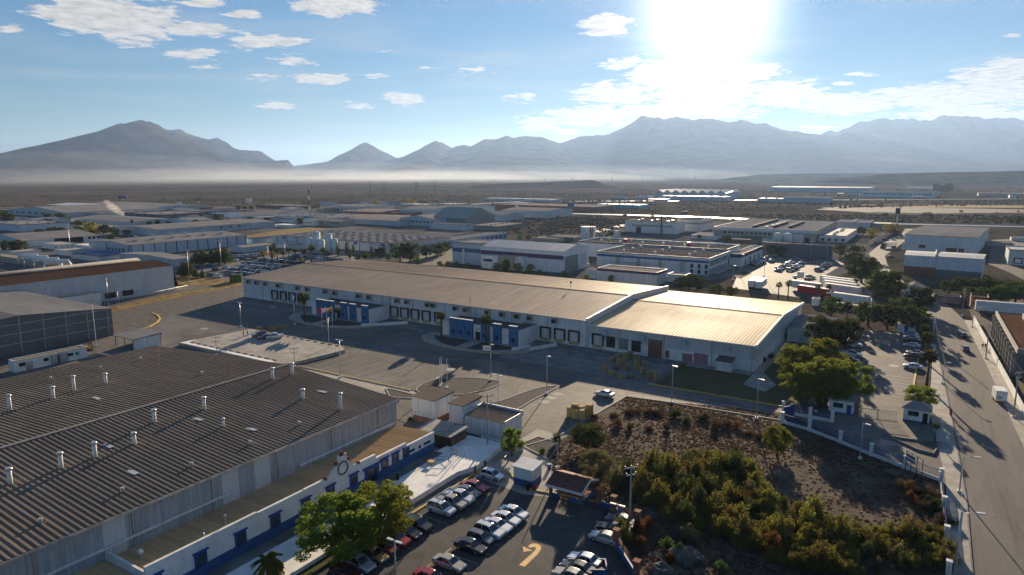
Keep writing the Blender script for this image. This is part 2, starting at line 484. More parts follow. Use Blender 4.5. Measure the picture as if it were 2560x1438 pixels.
def hill(prof, D, front, back, seed):
    mb = MB(); mb.smooth = True
    xs = [prof[0][0] + i * 8 for i in range(int((prof[-1][0] - prof[0][0]) / 8) + 1)]
    ts = [-1, -.75, -.5, -.3, -.15, -.05, 0, .2, .5, 1]
    for t in ts:
        for px in xs:
            X, Y, z = ray_at(px, interp(prof, px), D)
            off = t * (front if t < 0 else back)
            X -= math.sin(HEAD) * off; Y += math.cos(HEAD) * off
            k = 1 if t == 0 else (1 - abs(t)) ** 0.8
            mb.v.append((X, Y, max(0, z) * k * (1 + .2 * mnoise.noise(Vector((X * .004, Y * .004, seed))) * (abs(t) > 0)) - 0.3))
    n = len(xs)
    for r in range(len(ts) - 1):
        for i in range(n - 1):
            a = r * n + i; mb.face([a, a + 1, a + n + 1, a + n])
    structure('hill', mb, M_HILL)


hill([(1180, 466), (1220, 460), (1350, 456), (1480, 450), (1495, 453), (1510, 460), (1530, 466)], 2600, 260, 300, 1)
hill([(1840, 444), (1890, 437), (2000, 434), (2200, 433), (2500, 433)], 4600, 500, 500, 2)
hill([(2130, 446), (2180, 440), (2230, 434), (2300, 432), (2400, 430), (2560, 427), (2800, 428)], 3300, 420, 500, 3)

# ---------------------------------------------------------------- air
def volume(name, x0, x1, y0, y1, z0, z1, dens, col, aniso):
    m = bpy.data.materials.new(name); m.use_nodes = True
    N = NT(m.node_tree); N.n.remove(N.n['Principled BSDF'])
    v = N.n.new('ShaderNodeVolumePrincipled')
    v.inputs['Color'].default_value = (*col, 1); v.inputs['Density'].default_value = dens; v.inputs['Anisotropy'].default_value = aniso
    N.l.new(v.outputs[0], N.n['Material Output'].inputs['Volume'])
    try: m.cycles.homogeneous_volume = True
    except Exception: pass
    b = MB(); b.box(x0, x1, y0, y1, z0, z1)
    return tag(ob(name, b, m), kind='stuff')


volume('haze', -24000, 24000, -3000, 26000, -3.0, 1090.0, 3.7e-5, (0.40, 0.60, 1.0), 0.43)

# ---------------------------------------------------------------- shared surfaces
M_ASPH = asphalt_mat('asphalt', (0.145, 0.132, 0.120))
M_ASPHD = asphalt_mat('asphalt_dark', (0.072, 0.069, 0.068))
M_ROAD = asphalt_mat('road_asphalt', (0.135, 0.122, 0.110), (1.0, 0.10, 1.0), .15)
M_GRAVEL = mat('gravel', (0.115, 0.102, 0.09), 0.95, var=0.3, scale=0.5, bump=0.05, bscale=4, grain=0.5, spec=0.1)
M_GRAVELD = mat('dark_gravel', (0.075, 0.07, 0.068), 0.95, var=0.3, scale=1.0, bump=0.06, bscale=4, grain=0.6, spec=0.1)
M_CONC = mat('concrete', (0.33, 0.30, 0.26), 0.85, var=0.22, scale=0.35, bump=0.006, bscale=5, grain=0.12)
M_CONCG = mat('grey_concrete', (0.19, 0.18, 0.17), 0.88, var=0.3, scale=0.3, bump=0.006, bscale=5, grain=0.15)
M_WCONC = mat('white_washed_concrete', (0.82, 0.79, 0.74), 0.85, var=0.10, scale=0.6, bump=0.008, bscale=9, grain=0.10)
M_YEL = mat('yellow_paint', (0.55, 0.36, 0.06), 0.75, var=0.3, scale=1.5)
M_YELF = mat('faded_yellow_paint', (0.42, 0.33, 0.15), 0.85, var=0.35, scale=1.5)
M_WPAINT = mat('white_paint', (0.70, 0.69, 0.66), 0.75, var=0.12, scale=0.5, grain=0.05)
M_BPAINT = mat('blue_paint', (0.03, 0.09, 0.235), 0.6, var=0.15, scale=0.8)
M_BPAINTD = mat('deep_blue_paint', (0.018, 0.06, 0.22), 0.6, var=0.2, scale=0.8)
M_DGLASS = mat('dark_glass', (0.018, 0.022, 0.028), 0.12, var=0.3, scale=0.8, spec=0.6)
M_BLACK = mat('black_steel', (0.02, 0.02, 0.022), 0.75, var=0.3, scale=2)
M_STEEL = mat('grey_steel', (0.38, 0.39, 0.40), 0.45, metal=0.4, var=0.2, scale=1.0)
M_GALV = mat('galvanised_steel', (0.48, 0.48, 0.47), 0.42, metal=0.55, var=0.25, scale=0.7)
M_BRICK = mat('brick', (0.26, 0.10, 0.055), 0.9, var=0.3, scale=1.2, grain=0.3)
M_TILE = mat('roof_tile', (0.16, 0.065, 0.045), 0.85, var=0.4, scale=1.6, grain=0.3)
M_WOOD = mat('pallet_wood', (0.38, 0.26, 0.12), 0.85, var=0.35, scale=1.5, grain=0.25)
M_DGRASS = mat('dry_grass', (0.25, 0.165, 0.06), 0.95, var=0.45, scale=0.35, bump=0.15, bscale=2.5, grain=0.5, spec=0.05)
M_LAWN = mat('lawn', (0.075, 0.085, 0.03), 0.95, col2=(0.11, 0.085, 0.05), scale=0.16, bump=0.06, bscale=3, grain=0.4, spec=0.05)
M_DIRT = mat('dirt', (0.125, 0.096, 0.074), 0.95, col2=(0.072, 0.052, 0.038), scale=0.18, bump=0.15, bscale=1.2, grain=0.4, spec=0.05)
M_RUST = mat('rusty_steel', (0.20, 0.09, 0.05), 0.8, var=0.35, scale=1.5)
M_ROOFG = roof_mat('grey_sheet_roof', (0.235, 0.190, 0.145), 'y', .75, .6)
M_ROOFT = roof_mat('tan_sheet_roof', (0.68, 0.51, 0.36), 'x', .9, .62, 0.0, .03)
M_ROOFO = roof_mat('office_sheet_roof', (0.62, 0.43, 0.24), 'y', 6.0, .6)
M_ROOFU = roof_mat('dull_sheet_roof', (0.38, 0.325, 0.275), 'x', 1.4, .6)
M_ROOFV = roof_mat('faded_grey_roof', (0.28, 0.26, 0.245), 'y', 1.4, .6)
M_ROOFL = roof_mat('pale_sheet_roof', (0.70, 0.51, 0.31), 'x', .9, .64, 0.0, .04)
M_ROOFB = roof_mat('brown_sheet_roof', (0.15, 0.085, 0.055), 'y', 1.1, .65)
M_ROOFD = roof_mat('dark_flat_roof', (0.135, 0.122, 0.115), 'x', 3.0, .75)
M_ROOFW = roof_mat('white_sheet_roof', (0.52, 0.49, 0.46), 'x', 1.5, .5, 0.0, .25)
M_ROOFS = roof_mat('silver_sheet_roof', (0.30, 0.285, 0.27), 'y', 1.2, .55)
M_WALLW = panel_mat('white_cladding', (0.64, 0.67, 0.70), 1.0)
M_WALLG = panel_mat('grey_cladding', (0.56, 0.57, 0.58), 0.9)
M_WALLZ = panel_mat('weathered_zinc_cladding', (0.36, 0.39, 0.42), 0.9, odd=(0.56, 0.58, 0.60), oddp=0.16, var=0.16)
M_WALLB = panel_mat('blue_grey_cladding', (0.42, 0.50, 0.56), 1.0)
M_WALLT = panel_mat('tan_cladding', (0.42, 0.37, 0.29), 1.0)
M_WALLR = panel_mat('red_cladding', (0.27, 0.085, 0.06), 1.0)
M_WALLD = panel_mat('dark_cladding', (0.13, 0.135, 0.14), 1.0)
M_WALLGR = panel_mat('green_grey_cladding', (0.20, 0.23, 0.22), 1.0)


def rep(name, mb, m, parent, locs, rz=0.0):
    """the same part at several places: one mesh, one object each"""
    o = None; out = []
    for L in locs:
        if o is None: o = ob(name, mb, m, parent, L, rz); out.append(o)
        else:
            c = o.copy(); C.objects.link(c); c.location = L; c.parent = parent; out.append(c)
    return out


def seam_roof(mb, axis, a0, a1, e, r, pitch=0.9, hgt=0.06, wave=False):
    """sheet roof slope from the eave e=(across, z) to the ridge r=(across, z), running along axis 'x'|'y' from a0 to a1"""
    n = max(2, int(round((a1 - a0) / pitch))); p = (a1 - a0) / n
    offs = [(0.0, 0), (0.28, 0), (0.38, 1), (0.72, 1), (0.82, 0)] if wave else [(0.0, 0), (0.86, 0), (0.89, 1), (0.97, 1)]
    prof = [(a0 + (i + f) * p, h * hgt) for i in range(n) for f, h in offs] + [(a1, 0)]
    base = len(mb.v)
    for a, h in prof:
        for (c, z) in (e, r):
            mb.v.append((a, c, z + h) if axis == 'x' else (c, a, z + h))
    for i in range(len(prof) - 1):
        k = base + 2 * i
        mb.face([k, k + 2, k + 3, k + 1])
    return mb


def hall(name, label, cat, x0, x1, y0, y1, h, ridge='y', rise=1.0, wall=None, roof=None, pitch=0.0, pos=0.5, group=None, z0=-0.05, over=0.25, trim=None, wave=False, hgt=0.06):
    """industrial hall: cladded walls with gables, sheet roof laid 5 mm proud of them, edge trim"""
    t = thing(name, label, cat, ((x0 + x1) / 2, (y0 + y1) / 2, 0), group=group)
    hx, hy = (x1 - x0) / 2, (y1 - y0) / 2
    w = MB(); r = MB()
    if ridge == 'f':
        w.box(-hx, hx, -hy, hy, z0, h, bottom=False, top=False)
        pw = 0.25
        r.poly([(-hx + pw, -hy + pw, h - rise), (hx - pw, -hy + pw, h - rise), (hx - pw, hy - pw, h - rise), (-hx + pw, hy - pw, h - rise)])
        for q in ((-hx, hx, -hy, -hy + pw), (-hx, hx, hy - pw, hy), (-hx, -hx + pw, -hy + pw, hy - pw), (hx - pw, hx, -hy + pw, hy - pw)):
            w.box(*q, h - rise, h)
    else:
        a, b = (hx, hy) if ridge == 'y' else (hy, hx)
        rp = -a + 2 * a * pos; zr = h + rise
        prof = [(-a, z0), (a, z0), (a, h), (rp, zr), (-a, h)]
        w.extr(prof, ridge, -b, b)
        L, ov = b + over, over
        def zz(c): return h + 0.03 + (zr - h) * ((c + a) / (rp + a) if c < rp else (a - c) / (a - rp) if a > rp else 0)
        for e0, sgn in ((-a, -1), (a, 1)):
            if abs(e0 - rp) < .01: continue
            ze = h + 0.03 - ov * (zr - h) / abs(e0 - rp)
            e = (e0 + sgn * ov, ze); rr = (rp, zr + 0.03)
            if pitch: seam_roof(r, ridge, -L, L, e, rr, pitch, hgt, wave)
            else:
                q = [(-L, e[0], e[1]), (L, e[0], e[1]), (L, rr[0], rr[1]), (-L, rr[0], rr[1])]
                r.poly([p if ridge == 'x' else (p[1], p[0], p[2]) for p in q])
        if trim:
            tb = MB(); k = 0.22
            tp = [(-a - ov - .03, h - .30), (-a - ov - .03, h + .10), (rp, zr + .16), (a + ov + .03, h + .10), (a + ov + .03, h - .30), (rp, zr - .25)]
            for s in (-L - .12, L): 
                tb.extr(tp[:3] + [(rp, zr - .25)], ridge, s, s + .12); tb.extr([tp[2], tp[3], tp[4], tp[5]], ridge, s, s + .12)
            for s in (-1, 1):
                c0 = s * (a + ov + .03)
                tb.extr([(c0, h - .32), (c0 + s * .16, h - .32), (c0 + s * .16, h + .06), (c0, h + .06)], ridge, -L, L)
            ob('roof_trim', tb, trim, t)
    ob('wall', w, wall, t); ob('roof', r, roof, t)
    return t


def sheet(name, pts, z, m):
    g = MB(); a = sum(pts[i][0] * pts[(i + 1) % len(pts)][1] - pts[(i + 1) % len(pts)][0] * pts[i][1] for i in range(len(pts)))
    if a < 0: pts = pts[::-1]
    g.poly([(p[0], p[1], z) for p in pts]); return structure(name, g, m)


def pix(*pp, z=0.0): return [at(px, py, z) for px, py in pp]


def strip(name, pts, w, z0, z1, m, closed=False):
    """kerb, wall or painted line following a path of ground points"""
    P = [Vector((p[0], p[1])) for p in pts]; mb = MB(); k = len(P); L = []; Rr = []
    for i in range(k):
        a = P[i - 1] if (i or closed) else P[i]; b = P[(i + 1) % k] if (i < k - 1 or closed) else P[i]
        d = (b - a).normalized(); nrm = Vector((-d.y, d.x)) * w / 2
        L.append(P[i] + nrm); Rr.append(P[i] - nrm)
    for i in range(k if closed else k - 1):
        j = (i + 1) % k; n = len(mb.v)
        q = [L[i], Rr[i], Rr[j], L[j]]
        mb.v.extend([(p.x, p.y, z0) for p in q] + [(p.x, p.y, z1) for p in q])
        for f in ((4, 5, 6, 7), (1, 2, 6, 5), (3, 0, 4, 7), (0, 1, 5, 4), (2, 3, 7, 6)): mb.face([n + c for c in f])
    return structure(name, mb, m)


def arc(cx, cy, rx, ry, a0, a1, n=16):
    return [(cx + rx * math.cos(R(a0 + (a1 - a0) * i / n)), cy + ry * math.sin(R(a0 + (a1 - a0) * i / n))) for i in range(n + 1)]


# ---------------------------------------------------------------- ground surfaces of the estate
sheet('yard', [(-330, 10), (-24.4, 10), (-24.4, 176), (-36, 178), (-36, 246), (-330, 246)], 0.0, M_ASPH)
sheet('gravel_ground', pix((285, 840), (120, 830), (-40, 800), (-40, 760), (437, 716), (606, 702), (600, 745), (520, 772), (430, 786), (398, 795), (395, 812), (340, 828)), 0.012, M_GRAVEL)
sheet('grass_verge', pix((120, 802), (300, 764), (440, 733), (560, 715), (604, 705), (604, 714), (450, 743), (330, 768), (200, 800)), 0.022, M_DGRASS)
sheet('grass_verge', pix((600, 826), (700, 812), (735, 818), (640, 836)), 0.016, M_DGRASS)
strip('kerb', pix((285, 839), (330, 830), (372, 818), (392, 807), (400, 797), (394, 788), (380, 783)), 0.7, 0, 0.16, M_YEL)
# raised concrete car park with its retaining edge
deck = [(-186.5, 113.6), (-142.6, 113.6), (-140.6, 118.6), (-139.0, 133.6), (-144, 136.5), (-183.6, 136.5)]
g = MB(); g.prism(deck, -0.04, 0.9); structure('parking_deck', g, M_CONC)
ml = MB()
for x in range(-180, -144, 3): ml.box(x - .06, x + .06, 115.6, 120.6, .904, .908); ml.box(x - .06, x + .06, 130.5, 135.3, .904, .908)
structure('parking_lines', ml, M_YELF)
g = MB(); g.poly([(-186, 119, .905), (-186, 113.9, .905), (-146, 113.9, .905), (-146, 115.2, .905), (-184, 115.2, .905)]); structure('walkway', g, M_WCONC)
# striped car park in front of the halls
ml = MB()
for x in range(-136, -88, 4): ml.box(x - .07, x + .07, 119.3, 131.5 if x < -104 else 124, .004, .008)
structure('parking_lines', ml, M_YELF)
sheet('walkway', [(-141, 112.2), (-88, 112.2), (-88, 117.0), (-141, 117.0)], 0.02, M_CONC)
strip('kerb', [(-141, 117.2), (-101, 117.2)], 0.35, 0, 0.18, M_YELF)


def island(pts, name='gravel_island', m=None, kerb=M_CONC, hk=0.16):
    g = MB(); g.prism(pts, -0.02, 0.08); structure(name, g, m or M_GRAVELD)
    strip('kerb', pts, 0.3, 0, hk, kerb, True)


def smooth_loop(P, n=5):
    """closed Catmull-Rom through the points"""
    out = []; k = len(P)
    for i in range(k):
        a, b, c, d = [Vector(P[(i + j) % k]) for j in (-1, 0, 1, 2)]
        for s in range(n):
            t = s / n
            out.append(tuple(0.5 * (2 * b + (c - a) * t + (2 * a - 5 * b + 4 * c - d) * t * t + (3 * b - a - 3 * c + d) * t ** 3)))
    return out


island(smooth_loop(pix((1040, 975), (1085, 950), (1160, 945), (1225, 950), (1252, 958), (1215, 975), (1150, 987), (1085, 987)), 4))
island(pix((965, 973), (990, 976), (1060, 994), (1030, 997), (975, 993)))
island(smooth_loop(pix((1192, 1012), (1250, 1004), (1310, 982), (1360, 968), (1394, 968), (1340, 997), (1275, 1032), (1235, 1024)), 4))
island(pix((1300, 1112), (1345, 1093), (1392, 1106), (1388, 1128), (1372, 1150)))
island(pix((2352 - 130, 1094), (2352, 1110), (2332, 1137), (2290, 1125)), m=M_GRAVEL, hk=0.35, kerb=M_CONCG)
strip('kerb', pix((1278, 1126), (1395, 1092), (1565, 992), (1650, 1003), (1955, 1052)), 0.3, 0, 0.16, M_CONC)
# dock aprons and the islands before the two front offices
sheet('dock_apron', [(-160, 165.5), (-129.5, 165.5), (-129.5, 175.2), (-160, 175.2)], 0.010, M_CONCG)
sheet('dock_apron', [(-100, 152.5), (-63, 152.5), (-56, 160), (-56, 175.2), (-100, 175.2)], 0.010, M_CONCG)
sheet('dock_apron', [(-236, 165), (-188, 165), (-188, 175.2), (-236, 175.2)], 0.010, M_CONCG)
for cx in (-114.5, -174.5):
    lens = [(cx + 19.5 * math.cos(R(a)), 164.4 - (11.5 if abs(math.sin(R(a))) > 0 else 0) * (-math.sin(R(a))) ** 0.9) for a in range(-180, 1, 9)]
    g = MB(); g.prism([(cx + 19.5, 166.5)] + [(x, y) for x, y in lens[::-1]] + [(cx - 19.5, 166.5)], -0.02, 0.22); structure('walkway', g, M_CONC)
    strip('kerb', lens, 0.35, 0, 0.24, M_YELF)
    for s in (-1, 1):
        inn = [(cx + s * (2.0 + 14.0 * i / 10), 163.2 - 8.2 * math.cos(i / 10 * math.pi / 2) ** 0.8) for i in range(11)] + [(cx + s * 2.0, 163.2)]
        g = MB(); g.prism(inn, 0.2, 0.26); structure('planting_bed', g, M_GRAVELD)
# lawn beside the pale hall, lane and its yellow kerb, gate forecourt
sheet('lawn', [(-54.5, 151.6), (-24.8, 151.6), (-21.5, 156), (-21.5, 226), (-35, 226), (-35, 172.8), (-54.5, 172.8)], 0.014, M_LAWN)
strip('kerb', [(-56, 151.4), (-24.8, 151.4)], 0.4, 0, 0.2, M_YEL)
g = MB(); g.prism([(-36.6, 163.2), (-31.0, 160.0), (-29.6, 166.5), (-34.6, 176), (-34.6, 215), (-36.6, 215)], -.02, .05); structure('concrete_path', g, M_CONC)
sheet('walkway', [(-53.5, 171.6), (-37, 171.6), (-37, 175.2), (-53.5, 175.2)], 0.03, M_CONC)
sheet('gate_forecourt', [(-24.4, 141), (-24.4, 156), (8, 156), (7.5, 124), (3.8, 126.5)], 0.006, M_ASPH)
sheet('car_park', [(-21.4, 155.5), (-0.8, 155.5), (-1.0, 243), (-21.5, 243)], 0.008, M_ASPH)
ml = MB()
for y in range(172, 192, 3): ml.box(-8.0, -2.6, y - .06, y + .06, .012, .016)
structure('parking_lines', ml, M_WPAINT)
strip('kerb', [(-1.9, 178), (-1.6, 215)], 0.4, 0, 0.2, M_YEL)
sheet('planting_strip', [(-1.6, 166), (1.4, 166), (1.4, 243), (-1.6, 243)], 0.05, M_DIRT)
# main road, pavements
road_l = [(7.4, 20), (7.4, 98), (7.3, 121), (5.7, 161), (2.2, 233), (0.8, 270), (-3, 300)] + pix((2262, 738), (2215, 690), (2192, 668), (2172, 634), (2206, 606), (2254, 586), (2262, 572))
road_r = [(21, 20), (19.5, 100), (18.0, 130), (16.2, 165), (14.0, 211), (10.2, 278), (4, 318)] + pix((2330, 735), (2260, 705), (2222, 672), (2212, 640), (2250, 612), (2292, 588), (2296, 572))
sheet('road', road_l + road_r[::-1], 0.002, M_ROAD)
g = MB(); g.prism([(4.9, 20), (7.3, 20), (7.3, 98), (7.2, 121), (5.6, 161), (5.4, 166), (2.1, 233), (1.6, 233), (1.6, 166), (4.6, 128), (4.9, 98)], -.02, .13); structure('pavement', g, M_CONC)
strip('kerb', [(7.4, 20), (7.4, 98), (7.3, 121), (5.7, 161), (2.2, 233)], 0.22, 0, 0.14, M_CONCG)
g = MB(); g.prism([(21, 20), (19.5, 100), (18.0, 130), (16.2, 165), (14.0, 211), (10.2, 278), (12.6, 278), (16.2, 211), (18.6, 165), (20.4, 130), (22, 100), (24, 20)], -.02, .13); structure('pavement', g, M_CONC)
sheet('dirt_ground', [(12.7, 278), (16.3, 211), (18.7, 165), (22.2, 100), (24, 20), (140, 20), (140, 380), (10, 380)], 0.004, M_DIRT)
# lower car park, vacant lot
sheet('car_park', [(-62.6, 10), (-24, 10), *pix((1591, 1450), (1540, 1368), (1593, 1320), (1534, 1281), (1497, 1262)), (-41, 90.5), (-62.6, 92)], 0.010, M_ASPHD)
LOT = [(-57.3, 110), (-57.0, 139.4), (-52, 140.2), (-24.6, 147.6), (3.6, 126.4), (4.7, 98), (4.7, 20), (-25, 20), *pix((1591, 1450), (1540, 1368), (1593, 1320), (1534, 1281), (1497, 1262)), (-50, 93), (-56.5, 104)]
sheet('vacant_lot', LOT, 0.012, M_DIRT)
sheet('forecourt', [(-64, 88), (-64, 112), (-57.4, 111), (-56.6, 103), (-50, 92.5), (-41, 90.5), (-52, 86.5)], 0.011, M_CONC)
"""painted turn-back arrow of the lower car park"""
am = MB()
A = pix((1298, 1413), (1311, 1417), (1342, 1386), (1352, 1374), (1353, 1366), (1347, 1361), (1335, 1359), (1323, 1363), (1317, 1369), (1308, 1367), (1309, 1380), (1330, 1376), (1325, 1371), (1331, 1368), (1339, 1369), (1339, 1374), (1330, 1384))
AX = pix((1297, 1413), (1312, 1417), (1346, 1384), (1353, 1372), (1351, 1364), (1341, 1359), (1328, 1360), (1319, 1367))
AI = pix((1332, 1382), (1340, 1373), (1339, 1369), (1334, 1368), (1327, 1370))
outer = AX; inner = [at(1297, 1413)] + AI
qs = [(AX[0], AX[1], AX[2], AI[0]), (AI[0], AX[2], AX[3], AI[1]), (AI[1], AX[3], AX[4], AI[2]), (AI[2], AX[4], AX[5], AI[2]), (AI[2], AX[5], AX[6], AI[3]), (AI[3], AX[6], AX[7], AI[4])]
for q in qs: am.poly([(p[0], p[1], 0.018) for p in q])
am.poly([(p[0], p[1], 0.018) for p in pix((1307, 1366), (1332, 1377), (1309, 1380))])
structure('painted_arrow', am, mat('arrow_paint', (.80, .52, .20), .8, var=.12, scale=2, grain=.1))
ml = MB()
for i in range(15): y = 88.5 - i * 2.62; ml.box(-61.8, -56.6, y - .05, y + .05, .014, .018)
for i in range(10): y = 79.8 - i * 2.62; ml.box(-52.0, -46.8, y - .05, y + .05, .014, .018)
for i in range(12): y = 76 - i * 2.62; ml.box(-38.0, -33, y - .05, y + .05, .014, .018)
ml.box(-52.2, -52.0, 50, 68, .014, .018)
structure('parking_lines', ml, M_YELF)
strip('kerb', [(-62.7, 72), (-62.7, 92.2)], 0.35, 0, 0.18, M_YEL)
ml = MB()
for i in range(7): x_ = -71.5 + i * 2.7; ml.box(x_ - .05, x_ + .05, 118 + i * .3, 122.6 + i * .3, .004, .008)
for i in range(5): ml.box(-62.5 + i * .2, -58.6, 119 + i * 2.7 - .05, 119 + i * 2.7 + .05, .004, .008)
ml.box(-70, -61, 136.2, 136.5, .004, .008)
structure('parking_lines', ml, M_YELF)
strip('kerb', [(-59, 92.3), (-52, 88.4), (-41.0, 90.3)], 0.35, 0, 0.18, M_YEL)

# ---------------------------------------------------------------- corrugated factory in the left foreground
FX, FR, FB = -82.0, -111.3, -159.5
FY0, FY1 = 6.0, 91.0


def froof(x): return 9.0 + 2.0 * (FX - x) / (FX - FR) if x > FR else 8.4 + 2.6 * (x - FB) / (FR - FB)


fac = thing('factory_hall', 'long factory hall with weathered corrugated roof and a row of white vent pipes, left foreground', 'factory', (FX, FY0, 0))
w = MB(); w.extr([(FB - FX, -.05), (0, -.05), (0, 9.0), (FR - FX, 10.95), (FB - FX, 8.4)], 'y', 0, FY1 - FY0); ob('wall', w, M_WALLZ, fac)
r = MB(); seam_roof(r, 'y', -.3, FY1 - FY0 + .3, (.35, 9.02), (FR - FX, 11.0), 0.75, 0.085, True)
seam_roof(r, 'y', -.3, FY1 - FY0 + .3, (FB - FX - .35, 8.4), (FR - FX, 11.0), 0.75, 0.085, True); ob('roof', r, M_ROOFG, fac)
c = MB(); c.box(FR - FX - .35, FR - FX + .35, -.3, FY1 - FY0 + .3, 10.97, 11.22); ob('ridge_cap', c, M_ROOFV, fac)
c = MB(); c.box(.36, .5, -.3, FY1 - FY0 + .3, 8.7, 9.02); ob('gutter', c, M_GALV, fac)
c = MB(); c.box(FB - FX, .3, FY1 - FY0 + .31, FY1 - FY0 + .42, 8.1, 8.6); ob('roof_trim', c, M_GALV, fac)
c = MB(); c.box(.02, .3, 0, 50, 5.2, 5.55); c.box(.02, .3, 62, 84, 4.6, 4.95); ob('cable_tray', c, M_WALLW, fac)
dp = MB(); dp.box(-.07, .07, -.07, .07, 3.6, 8.8); rep('downpipe', dp, M_GALV, fac, [(.12, y, 0) for y in (14, 25, 36, 47, 58, 69, 80)])
VENTS = [(25, 1022, 3.2), (133, 992, 2.6), (185, 972, 3.4), (264, 953, 2.3), (387, 1061, 2.5), (511, 1027, 2.5), (682, 954, 2.6), (731, 942, 2.7), (757, 993, 2.1),
         (851, 1012, 3.5), (558, 1062, 1.6), (336, 1110, 2.1), (238, 1143, 2.6), (153, 1170, 2.6), (26, 1210, 2.5)]
for px, py, h in VENTS:
    x, y = at(px, py, 10.2)
    zr = froof(x)
    s = .5 if h < 1.7 else .82; h *= .88
    b = MB(); b.cyl(0, 0, -.1, h - .3, .36 * s, .36 * s, 12)
    v = ob('vent_pipe', b, M_WPAINT, fac, (x - FX, y - FY0, zr))
    b = MB(); b.cyl(0, 0, h - .35, h - .22, .36 * s, .58 * s, 12).cyl(0, 0, h - .22, h + .06, .6 * s, .42 * s, 12); ob('vent_cap', b, M_GALV, v)
sk = MB(); sk.box(-1.1, 1.1, -.36, .36, 0.12, .15)
rep('skylight', sk, mat('skylight_panel', (.36, .40, .44), .5, var=.15), fac, [((x - FX), (y - FY0), froof(x))
    for x, y in (at(242, 998, 10.2), at(495, 1050, 10.2), at(628, 1065, 10.2), at(805, 976, 10.2), at(270, 1118, 10.2), at(330, 1172, 10.2))])
kn = MB(); kn.box(-.2, .2, -.2, .2, .1, .45).cyl(0, 0, .4, .7, .12, .28, 8)
rep('roof_fan', kn, M_GALV, fac, [((x - FX), (y - FY0), froof(x))
    for x, y in (at(100, 1292, 10.2), at(305, 1215, 10.2), at(478, 1152, 10.2), at(625, 1098, 10.2), at(748, 1050, 10.2), at(505, 940, 10.2), at(350, 888, 10.2), at(250, 910, 10.2), at(125, 936, 10.2))])
for px, py, top, nm in ((402, 952, 868, 'lattice_mast'), (570, 948, 875, 'lattice_mast')):
    x, y = at(px, py, 10.2); h = height_at(px, top, x, y) - 10.0
    b = MB(); 
    for a in (0, 120, 240): b.tube([(.22 * math.cos(R(a)), .22 * math.sin(R(a)), 0), (.16 * math.cos(R(a)), .16 * math.sin(R(a)), h)], .03, 4)
    for i in range(int(h / .8)): b.tube([(.22, 0, i * .8), (-.11, .19, i * .8 + .4), (-.11, -.19, i * .8 + .8)], .02, 3)
    ob(nm, b, M_RUST, fac, (x - FX, y - FY0, froof(x)))

# ---------------------------------------------------------------- office wing before it
OX, OY0, OY1, PZ = -73.5, 38.5, 91.3, 0.85
off = thing('office_wing', 'low white office wing with blue base band and curved mission gable, tan sheet roof', 'office', (OX, OY0, 0))
prof = [(0, PZ - 1), (OY1 - OY0, PZ - 1), (OY1 - OY0, 4.2), (45.4, 4.2), (45.2, 4.75), (38.0, 4.75), (37.8, 5.35), (33.6, 5.4), (33.0, 5.5), (32.6, 6.1), (32.0, 6.6), (31.6, 7.0), (31.5, 7.9), (29.9, 7.9), (29.8, 7.0), (29.4, 6.6),
        (28.6, 6.2), (28.0, 5.55), (27.6, 5.4), (23.2, 5.4), (23.0, 5.35), (15.4, 5.35), (15.2, 5.5), (0, 5.5)]
w = MB(); k = len(prof); n0 = 0
w.v.extend([(0, a, z) for a, z in prof] + [(-.3, a, z) for a, z in prof])
w.face(list(range(k))); w.face([k + i for i in range(k)][::-1])
for i in range(k): j = (i + 1) % k; w.face([j, i, k + i, k + j])
w.box(-10, -.3, -.1, .2, PZ - 1, 5.0); w.box(-12.6, -.3, OY1 - OY0 - .3, OY1 - OY0, PZ - 1, 3.0)
ob('wall', w, M_WPAINT, off)
d = MB(); d.box(0.003, .04, .1, OY1 - OY0, PZ - 1, PZ + 1.5); ob('base_band', d, M_BPAINT, off)
r = MB()
for y0_, y1_, xa, za in ((.2, OY1 - OY0 - .3, -.3, 4.25), (-24, -.12, 1.4, 4.1)):
    n_ = 15; xb, zb = -8.45, 3.75
    pf = []
    for i in range(n_):
        for f, hh in ((0, 0), (.68, 0), (.74, .17), (.94, .17)): q = (i + f) / n_; pf.append((xa + (xb - xa) * q, za + (zb - za) * q + hh))
    pf.append((xb, zb))
    for (c0, z0_), (c1, z1_) in zip(pf, pf[1:]): r.poly([(c0, y0_, z0_), (c0, y1_, z0_), (c1, y1_, z1_), (c1, y0_, z1_)])
ob('roof', r, M_ROOFO, off)
d = MB(); d.box(-8.4, .1, -24, -.15, -.05, 3.6); ob('side_wall', d, M_WALLT, off)
d = MB(); d.box(-.45, .12, -.02, 0.02, 0, 0)
for (a, za), (b, zb) in zip(prof[2:], prof[3:]):
    if abs(zb - za) < .3 and abs(b - a) > 1: ob('coping', MB().box(-.36, .06, min(a, b), max(a, b), max(za, zb) + .002, max(za, zb) + .10), M_WPAINT, off)
f = MB(); f.box(-.4, .1, 30.2, 31.2, 7.9, 8.1).box(-.28, -.02, 30.45, 30.95, 8.1, 8.6); ob('finial', f, M_TILE, off)
for yy, zz_ in ((34.0, 5.5), (27.2, 5.5), (31.9, 7.0), (29.5, 7.0)): ob('scroll', MB().tube([(-.32, yy, zz_), (.12, yy, zz_)], .26, 8), M_TILE, off)
rg = MB(); pts = [(.06, 30.7 + 1.0 * math.cos(R(a)), 5.9 + 1.0 * math.sin(R(a))) for a in range(0, 361, 20)]; rg.tube(pts, .13, 6, False); ob('ring', rg, M_CONCG, off)
win = MB(); win.box(.045, .10, -.55, .55, 0, 1.5)
fr = MB(); fr.box(.0, .09, -.85, -.55, -.3, 1.75).box(.0, .09, .55, .85, -.3, 1.75).box(.0, .09, -.55, .55, 1.5, 1.75).box(0, .3, -1.05, 1.05, 1.75, 1.92).box(0, .09, -.55, .55, -.3, 0)
